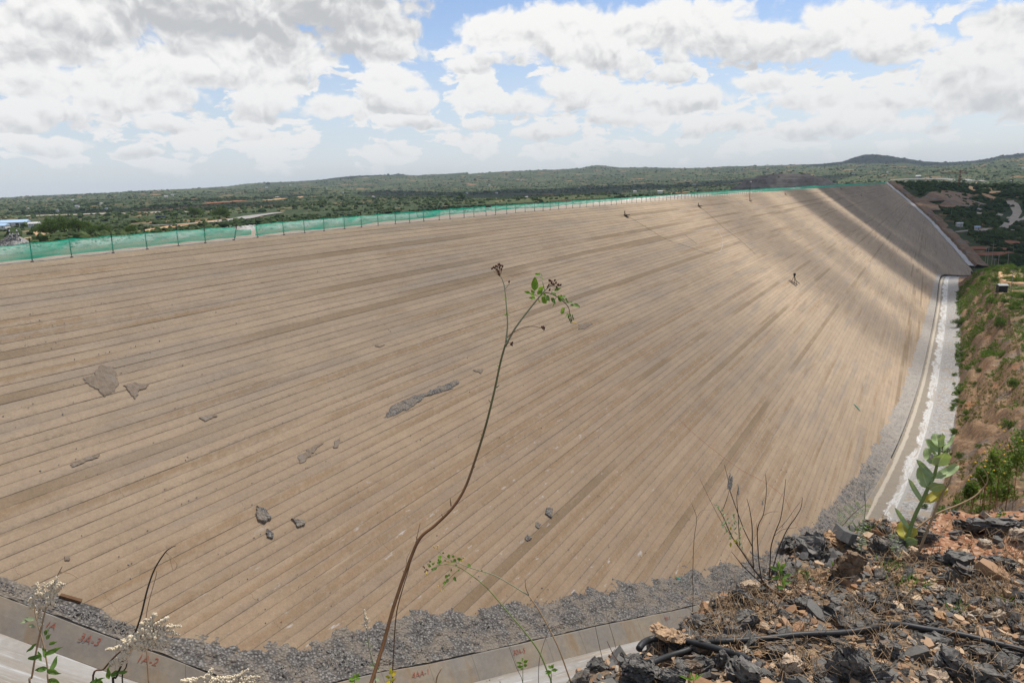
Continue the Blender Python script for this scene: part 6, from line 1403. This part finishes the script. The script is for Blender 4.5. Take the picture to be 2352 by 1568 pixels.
spike([(302, 400), (305, 330), (315, 240)], c8, DW, .006, 'flower_grey', tw, 16, 2); spike([(318, 390), (330, 310), (335, 270)], c8, DW, .006, 'flower_grey', tw, 16, 3); spike([(400, 460), (402, 410), (398, 355)], c8, DW, .0045, 'flower_grey', tw, 12, 4); spike([(655, 570), (655, 530), (680, 490)], c8, DW, .003, 'flower_grey', tw, 8, 5)
stalk('hair thin bent stalk left of the twiggy bush', [(560, 1240), (400, 1000), (240, 770), (130, 570), (0, 300)], DW+.1, [.0014, .0006], 'stem_brown', cf=c8)
stalk('pale crooked straw in front of the wedge of slate', [(1005, 1600), (1003, 1320), (1000, 1130), (975, 1000), (1000, 930)], 2.9, [.0022, .0012], 'stem_straw', 'grass_stalk', c8)
# --- woolly weeds at lower left
cL = lambda x, y: (.3418*x, 1148.4+.3418*y); DL = 2.0
w1 = empty('woolly_weed', at_depth(*cL(200, 1260), DL), 'weed with pale woolly flower spikes and green leaves at the left edge', 'plant')
stem('stem', [at_depth(*cL(*p), DL) for p in [(205, 1260), (215, 1180), (250, 980), (290, 800), (330, 650), (380, 520), (420, 440)]], [.0030, .0024, .0012], 'stem_straw', w1); stem('stem', [at_depth(*cL(*p), DL+.03) for p in [(330, 1260), (320, 1130), (290, 960), (245, 800), (225, 690)]], [.0026, .0014], 'stem_straw', w1)
stem('twig', [at_depth(*cL(*p), DL) for p in [(400, 480), (470, 490), (525, 525)]], [.0012, .0007], 'stem_straw', w1)
for i, pts in enumerate([[(250, 640), (246, 600), (250, 555)], [(278, 640), (285, 600), (292, 560)], [(330, 660), (310, 635), (255, 640)], [(350, 640), (370, 590), (385, 510)], [(375, 600), (400, 570), (428, 570)], [(330, 580), (350, 560), (330, 570)], [(320, 690), (345, 650), (380, 630)], [(255, 760), (262, 720), (290, 705)], [(215, 710), (208, 680), (205, 660)], [(270, 830), (265, 790), (272, 760)], [(350, 700), (330, 640), (345, 610)], [(385, 590), (392, 560), (410, 575)]]): spike(pts, cL, DL, .0078, 'flower_cream', w1, 14, 20+i)
for b, t, w in [((235, 800), (160, 790), 30), ((215, 790), (130, 825), 26), ((240, 850), (185, 835), 26), ((300, 900), (325, 870), 34), ((310, 930), (340, 900), 30), ((250, 960), (178, 1022), 24), ((330, 965), (380, 950), 22), ((300, 1040), (412, 985), 34), ((285, 1050), (180, 1062), 34), ((315, 1140), (405, 1165), 34), ((320, 1130), (232, 1140), 36), ((340, 1160), (385, 1040), 34), ((310, 1060), (290, 980), 28), ((325, 1200), (408, 1235), 38), ((280, 1080), (255, 1010), 24), ((330, 890), (322, 860), 26)]: tleaf(b, t, w, DL, w1, 'leaf_grey' if b[1] < 900 else 'leaf_tobacco', cL, 'lance', .3418)
w2 = empty('woolly_weed', at_depth(*cL(775, 1260), DL), 'brown stemmed weed with a drooping mass of cream woolly flowers', 'plant')
stem('stem', [at_depth(*cL(*p), DL) for p in [(765, 1260), (785, 1180), (870, 980), (940, 800), (990, 600), (1040, 460), (1110, 350), (1150, 318), (1180, 304)]], [.0034, .0031, .0024, .0009], 'stem_dark', w2); stem('stem', [at_depth(*cL(*p), DL+.02) for p in [(625, 1225), (700, 1130), (780, 1040), (880, 960)]], [.0030, .0022], 'stem_brown', w2); stem('stem', [at_depth(*cL(*p), DL+.05) for p in [(825, 1250), (850, 1110), (880, 960)]], [.0022, .0016], 'stem_dark', w2)
stem('twig', [at_depth(*cL(*p), DL) for p in [(1115, 350), (1150, 380), (1190, 430), (1165, 470), (1140, 380)]], [.0009, .0006], 'stem_straw', w2); stem('twig', [at_depth(*cL(*p), DL+.1) for p in [(1000, 1250), (985, 980), (985, 760), (1050, 500), (1045, 470)]], [.0016, .0008], 'stem_straw', w2)
for i, pts in enumerate([[(890, 930), (960, 880), (1030, 780), (1045, 770)], [(900, 930), (1000, 870), (1110, 800), (1125, 790)], [(920, 930), (1040, 880), (1130, 850), (1212, 845)], [(930, 940), (1050, 900), (1140, 890), (1195, 900)], [(940, 950), (1040, 950), (1100, 960), (1140, 945)], [(930, 960), (1020, 980), (1090, 1000)], [(900, 960), (940, 990), (980, 1010)], [(870, 960), (800, 990), (720, 1005)], [(870, 990), (820, 1050), (760, 1090), (740, 1110)], [(860, 1010), (840, 1070), (800, 1110)], [(880, 930), (850, 960), (820, 940)], [(960, 880), (960, 830), (985, 800)], [(1000, 900), (1010, 840), (1020, 800)], [(1040, 920), (1090, 880), (1110, 900)]]): spike(pts, cL, DL, .0088, 'flower_cream', w2, 16, 50+i)
for b, t, w in [((700, 1235), (640, 1190), 40), ((735, 1200), (725, 1120), 40), ((750, 1190), (790, 1140), 40), ((790, 1160), (860, 1150), 26), ((600, 1235), (700, 1190), 30)]: tleaf(b, t, w, DL, w2, 'leaf_tobacco', cL, 'lance', .3418)
w3 = empty('woolly_weed', at_depth(*cL(1500, 1290), 1.95), 'cream woolly flower heads poking up from the bottom edge', 'plant')
stem('stem', [at_depth(*cL(*p), 1.95) for p in [(1480, 1330), (1500, 1240), (1560, 1190)]], [.003, .002], 'stem_straw', w3)
for i, pts in enumerate([[(1240, 1225), (1300, 1210), (1350, 1190)], [(1380, 1210), (1400, 1170), (1425, 1130)], [(1400, 1220), (1480, 1200), (1560, 1190)], [(1520, 1215), (1600, 1180), (1665, 1140)], [(1560, 1220), (1640, 1200), (1740, 1185)], [(1480, 1225), (1540, 1210), (1600, 1215)], [(1620, 1225), (1680, 1215), (1730, 1225)]]): spike(pts, cL, 1.95, .0085, 'flower_cream', w3, 14, 80+i)
w4 = empty('woolly_weed', at_depth(*c7(340, 1260), 2.2), 'slim weed with one pale flower spike left of the tall stem at bottom', 'plant')
stem('stem', [at_depth(*c7(*p), 2.2) for p in [(345, 1270), (330, 1120), (300, 1000), (285, 900), (275, 840)]], [.0022, .0014], 'stem_pale', w4); spike([(275, 850), (270, 790), (265, 735)], c7, 2.2, .006, 'flower_cream', w4, 12, 91)
for i, (a, b) in enumerate([((278, 830), (245, 832)), ((282, 820), (305, 812)), ((280, 800), (298, 790)), ((285, 870), (298, 855))]): spike([a, ((a[0]+b[0])/2, (a[1]+b[1])/2), b], c7, 2.2, .003, 'flower_cream', w4, 6, 95+i)
for b, t, w in [((335, 1120), (300, 1100), 22), ((335, 1140), (370, 1130), 24), ((330, 1180), (310, 1210), 30), ((345, 1190), (370, 1215), 30), ((300, 960), (262, 955), 12), ((305, 985), (330, 970), 12), ((330, 1090), (355, 1080), 18)]: tleaf(b, t, w, 2.2, w4, 'leaf_grey', c7, 'ovate', .3418)
def sprout(label, cf, s, d, base, leaves, m='leaf_green', shape='lance'):
    o = empty('sprout', at_depth(*cf(*base), d), label, 'plant'); tip = leaves[0][0]; stem('stem', [at_depth(*cf(*base), d), at_depth(*cf(*tip), d)], [.0016, .0009], 'stem_green', o, 5)
    for b, t, w in leaves: tleaf(b, t, w, d, o, m, cf, shape, s)
    return o
sprout('bright green sprout at the bottom edge left of the tall stem', c7, .3418, 2.15, (200, 1260), [((205, 1190), (238, 1160), 26), ((200, 1200), (158, 1195), 22), ((205, 1205), (240, 1195), 20), ((200, 1215), (155, 1210), 20), ((203, 1195), (190, 1160), 18)])
sprout('yellowing leafy sprout just right of the tall stem at bottom', c7, .3418, 2.2, (445, 1260), [((445, 1170), (440, 1125), 26), ((440, 1190), (405, 1180), 22), ((450, 1185), (482, 1140), 22), ((445, 1210), (475, 1195), 20), ((440, 1215), (410, 1220), 20)], 'leaf_yellow', 'ovate')
sprout('small green leafy shoot in front of the plinth slab', c7, .3418, 2.4, (1330, 1240), [((1330, 1080), (1320, 1060), 22), ((1325, 1095), (1285, 1090), 18), ((1335, 1090), (1365, 1072), 20), ((1330, 1115), (1290, 1118), 20), ((1335, 1110), (1360, 1105), 20), ((1330, 1128), (1312, 1135), 18)])
sprout('green shoot beside the bottom end of the arching weed', c7, .3418, 2.35, (1522, 1240), [((1520, 1130), (1500, 1108), 20), ((1522, 1125), (1540, 1100), 22), ((1520, 1150), (1478, 1150), 20), ((1525, 1140), (1568, 1138), 22), ((1520, 1155), (1480, 1165), 18)])
sprout('green seedling in front of the black schist log', c5, .2432, 3.5, (2140, 1180), [((2140, 1060), (2135, 1025), 24), ((2135, 1085), (2085, 1070), 22), ((2145, 1085), (2185, 1060), 22), ((2140, 1105), (2080, 1100), 24), ((2145, 1110), (2240, 1105), 24), ((2135, 1150), (2060, 1160), 26)])
sprout('broad bladed green sprout in front of the brown block', c8, .2197, 3.0, (1420, 1400), [((1420, 1260), (1370, 1150), 26), ((1425, 1255), (1480, 1170), 24), ((1415, 1270), (1330, 1255), 22), ((1425, 1270), (1505, 1260), 22), ((1420, 1290), (1400, 1210), 22)], 'leaf_tobacco')
sprout('small grass green shoot at the bottom among the boulders', c6, .4141, 2.25, (520, 1015), [((520, 995), (470, 985), 12), ((525, 995), (570, 960), 12), ((515, 1000), (430, 965), 12), ((525, 1000), (540, 955), 12), ((520, 1000), (500, 950), 12)], 'leaf_green')
gw_ = empty('grey_weed', at_ledge(*c5(820, 1420)), 'silvery narrow leaved weed with a spike beside the big leafed plant', 'plant'); DG = 3.15
stem('stem', [at_depth(*c5(*p), DG) for p in [(815, 1420), (820, 1300), (840, 1150), (855, 1000), (845, 860), (840, 810)]], [.0022, .0012], 'stem_pale', gw_); spike([(850, 940), (848, 880), (838, 800)], c5, DG, .0042, 'flower_grey', gw_, 12, 120)
rl = random.Random(33)
for i in range(34):
    y = rl.uniform(1040, 1400); x = np.interp(y, [800, 1150, 1420], [840, 838, 815]); a = rl.choice([rl.uniform(-.6, .5), math.pi+rl.uniform(-.5, .6)]); l = rl.uniform(28, 62)*(1 if y > 1150 else .6)
    tleaf((x, y), (x+l*math.cos(a), y+l*math.sin(a)), rl.uniform(9, 15), DG, gw_, 'leaf_grey', c5, 'lance', .2432)
g2 = empty('grey_weed', at_ledge(*c5(1120, 1410)), 'silvery small leaved weed at the foot of the big leafed plant', 'plant')
for i in range(26):
    y = rl.uniform(1260, 1420); x = 1110+rl.uniform(-40, 60); a = rl.uniform(0, 6.28); l = rl.uniform(25, 60); tleaf((x, y), (x+l*math.cos(a), y+l*math.sin(a)*.6), rl.uniform(10, 16), 3.15, g2, 'leaf_grey', c5, 'lance', .2432)
stem('stem', [at_depth(*c5(*p), 3.15) for p in [(1120, 1430), (1110, 1350), (1075, 1270)]], [.002, .001], 'stem_pale', g2)
fe = empty('feathery_sprig', at_ledge(*c5(610, 1240)), 'feathery green acacia sprig on the rim in front of the white sediment', 'plant'); DF = 3.45
stem('stem', [at_depth(*c5(*p), DF) for p in [(605, 1245), (660, 1160), (720, 1090), (800, 1020), (860, 985)]], [.002, .0009], 'stem_brown', fe)
q = MB(); rf = random.Random(4)
for b, t in [((640, 1190), (590, 1100)), ((660, 1160), (600, 1060)), ((680, 1135), (620, 1030)), ((700, 1110), (790, 1090)), ((720, 1090), (660, 1000)), ((740, 1075), (850, 1060)), ((760, 1050), (700, 990)), ((780, 1035), (880, 1040)), ((810, 1010), (770, 960)), ((650, 1170), (740, 1150)), ((840, 990), (900, 1000))]:
    for i in range(9):
        f = (i+1)/9; x = b[0]+(t[0]-b[0])*f; y = b[1]+(t[1]-b[1])*f
        for s in (-1, 1):
            nx, ny = -(t[1]-b[1]), (t[0]-b[0]); l = math.hypot(nx, ny); nx, ny = nx/l*s, ny/l*s; p0 = at_depth(*c5(x, y), DF); p1 = at_depth(*c5(x+nx*14+(t[0]-b[0])*.05, y+ny*14+(t[1]-b[1])*.05), DF+rf.uniform(-.01, .01)); d1 = Vector(p1)-Vector(p0); sd = d1.cross(Vector(FW)).normalized()*.0016
            m1 = (Vector(p0)+Vector(p1))/2; q.add([p0, m1+sd, p1, m1-sd], [(0, 1, 2, 3)])
q.build('leaflets', 'leaf_green', fe)

# weeds rooted on the drop just beyond the rim at the right
for i, (px, py, wd_, hh_) in enumerate([(2262, 1085, 46, 60), (2292, 1062, 60, 80), (2330, 1035, 60, 90), (2235, 1120, 40, 45), (2300, 1125, 60, 40)]):
    dp_ = 7.0+.5*i; c_3 = at_depth(px, py, dp_); sx_ = wd_*.5*dp_/F; sz_ = hh_*.5*dp_/F; gz_ = float(Zl(c_3[0], c_3[1])); o = empty('weed', (c_3[0], c_3[1], gz_), ['thin weed with yellow flowers beyond the rim nearest the big leafed plant', 'tall weed with many yellow flowers beyond the rim of the ledge', 'leafy weed with yellow flowers at the right edge beyond the rim', 'low green weed behind the dead stick beyond the rim', 'low spreading green weed under the curving dead branch'][i], 'plant')
    v, f, t_ = crown(700, .019, (sx_, sx_, sz_*1.35), 18, 500+i); link('foliage', npmesh('foliage', v+c_3-np.array([0, 0, sz_*.55]), f, 'foliage_light' if i != 3 else 'foliage', attrs=dict(tint=t_)), o)
    q = MB(); r4 = random.Random(i)
    for k_ in range(4): q.tube([(c_3[0]+r4.uniform(-.25, .25)*sx_*2, c_3[1], gz_-.05), c_3+np.array([r4.uniform(-.3, .3)*sx_, r4.uniform(-.3, .3)*sx_, -sz_*.5]), c_3+np.array([r4.uniform(-.8, .8)*sx_, r4.uniform(-.8, .8)*sx_, sz_*r4.uniform(.1, .9)])], [.004, .003, .0015], 4)
    q.build('stem', 'stem_brown', o)
    if i < 3:
        for k_ in range(11):
            q = MB(); q.ellipsoid(c_3+np.array([r4.gauss(0, .55)*sx_, r4.gauss(0, .55)*sx_, r4.uniform(-1.0, 1.0)*sz_]), (.011, .011, .008), 6, 4); q.build('flower', 'flower_yellow', o)
P = at_depth(2338, 1160, 6.4); copy_tree(ca, P, .6, .42, 'small rounded leafed plant at the right edge beyond the rim')
# dry grass and twigs in the rubble, a few green tufts
q = MB(); rg = random.Random(12)
for i in range(3600):
    u = rg.uniform(1500, 2360); v_ = rg.uniform(1215, 1560); 
    if float(fbm(np.array([u/70]), np.array([v_/45]), 3, 61)[0]) < -.02: continue
    P = at_ledge(u, v_); P[2] = float(Zl(P[0], P[1])); a = rg.uniform(0, 6.28); l = rg.uniform(.03, .13); h_ = rg.uniform(.005, .07)
    q.tube([P, P+np.array([math.cos(a)*l*.5, math.sin(a)*l*.5, h_+.01]), P+np.array([math.cos(a+.3)*l, math.sin(a+.3)*l, h_*rg.uniform(.2, 1.3)+.006])], [.0013, .0011, .0006], 3, False)
tag(q.build('dry_grass', 'stem_straw'), 'dry straw and twigs strewn over the ledge rubble', 'dry grass', kind='stuff')
q = MB()
for cx_2, cy_2, nn_, col_ in [(1840, 1325, 60, 0), (2120, 1350, 30, 0), (2300, 1390, 25, 0), (2050, 1300, 60, 0), (1980, 1215, 60, 0), (2200, 1290, 40, 0), (2080, 1340, 40, 0), (2190, 1400, 25, 0)]:
    for i in range(nn_):
        P = at_ledge(cx_2+rg.gauss(0, 16), cy_2+rg.gauss(0, 7)); a = rg.uniform(0, 6.28); l = rg.uniform(.01, .045); b_ = Vector(P); t_ = b_+Vector((math.cos(a)*l*.7, math.sin(a)*l*.7, l*rg.uniform(.4, 1.4))); sd = (t_-b_).orthogonal().normalized()*.003; m_ = (b_+t_)/2
        q.add([b_, m_+sd, t_, m_-sd], [(0, 1, 2, 3)])
o = q.build('green_tufts', 'leaf_tobacco'); tag(o, 'small green tufts sprouting between the slate chips', 'grass', kind='stuff')

# ------------------------------------------------------------------ clouds overhead (outside the picture) that shade the far end and the plain
vm_ = bpy.data.materials.new('cloud_vapour'); vm_.use_nodes = True; vt = NT(vm_.node_tree); vt.n.clear(); vo = vt.new('ShaderNodeOutputMaterial'); pv = vt.new('ShaderNodeVolumePrincipled')
pv.inputs['Color'].default_value = (1, 1, 1, 1); pv.inputs['Density'].default_value = .0075; pv.inputs['Anisotropy'].default_value = .5; vt.l.new(pv.outputs[0], vo.inputs['Volume'])
vd_ = vm_.copy(); vd_.name = 'dense_cloud_vapour'; [setattr(q.inputs['Density'], 'default_value', .020) for q in vd_.node_tree.nodes if q.type == 'PRINCIPLED_VOLUME']
def cloud(blobs, seed, CLH=1500.0, m=vm_):
    """blobs: (x, y, rx, ry, rz, angle) of the shade they throw on the land"""
    r = np.random.default_rng(seed); V_all, F_all = [], []; o = 0; v0, f0 = ico(3)
    for x, y, rx, ry, rz, a, z in blobs:
        v = v0*(1+.22*fbm(v0[:, 0]*1.7+seed+x, v0[:, 1]*1.7+v0[:, 2], 3, seed)[:, None]); v = v*np.array([rx, ry, rz]); c, s = math.cos(a), math.sin(a)
        v = np.stack([v[:, 0]*c-v[:, 1]*s, v[:, 0]*s+v[:, 1]*c, v[:, 2]], 1); k = (CLH-z)/SUND[2]
        V_all.append(v+np.array([x+SUND[0]*k, y+SUND[1]*k, CLH])); F_all.append(f0+o); o += len(v0)
    tag(link('cloud', npmesh('cloud', np.concatenate(V_all), np.concatenate(F_all), m)), kind='structure')
def shade(px, r):                           # the land r metres out in the direction of px
    d = ray(px, 420)[:2]; d = d/np.linalg.norm(d); return 56+d[0]*r, d[1]*r
cloud([(60, 612, 200, 186, 240, 0, -30), (60, 760, 200, 160, 200, 0, -30), (80, 880, 230, 400, 110, 0, -30), (460, 800, 300, 330, 45, .3, -40), (-250, 900, 300, 330, 90, .2, -10), (230, 1250, 380, 260, 45, 0, -10), (30, 360, 95, 19, 90, .06, -20), (34, 404, 60, 6, 18, .1, -20)], 1, m=vd_)
cloud([(10, 66, 60, 96, 38, -.2, -8), (22, 214, 95, 19, 45, .1, -15), (20, 268, 80, 13, 32, .15, -15), (-120, 60, 90, 120, 30, 0, -8)], 2)
x, y = shade(520, 2300); x2, y2 = shade(300, 1700); x3, y3 = shade(760, 3000)
cloud([(x, y, 560, 240, 190, .3, -20), (x2, y2, 380, 130, 150, .5, -20), (x3, y3, 520, 260, 190, .1, 0)], 3)
x, y = shade(1150, 2600); x2, y2 = shade(1500, 3000); x3, y3 = shade(1750, 3500)
cloud([(x, y, 560, 460, 210, .2, -10), (x2, y2, 520, 520, 220, 0, 0), (x3, y3, 400, 400, 190, .2, 0)], 4)

x, y = shade(2010, 7700); x2, y2 = shade(2330, 7600); x3, y3 = shade(860, 7900)
cloud([(x, y, 1000, 1250, 420, 0, 100), (x2, y2, 600, 900, 300, 0, 100), (x3, y3, 1100, 1000, 300, .3, 60)], 5, 3300.0)

# ------------------------------------------------------------------ haze
hm = bpy.data.materials.new('haze_air'); hm.use_nodes = True; ht = NT(hm.node_tree); ht.n.clear(); ho = ht.new('ShaderNodeOutputMaterial'); hv = ht.new('ShaderNodeVolumePrincipled')
hv.inputs['Color'].default_value = (.74, .87, 1.0, 1); hv.inputs['Density'].default_value = 4.3e-5; ht.l.new(hv.outputs[0], ho.inputs['Volume'])
z0 = float(gzz.min())-1.0; z1 = float(gzz.max())+25.0; hb_ = MB(); hb_.box((56, 0, (z0+z1)/2), (27400, 27400, z1-z0)); tag(hb_.build('haze', hm), 'thin pale haze lying over the land', 'haze', kind='stuff')
print('haze', z0, z1)
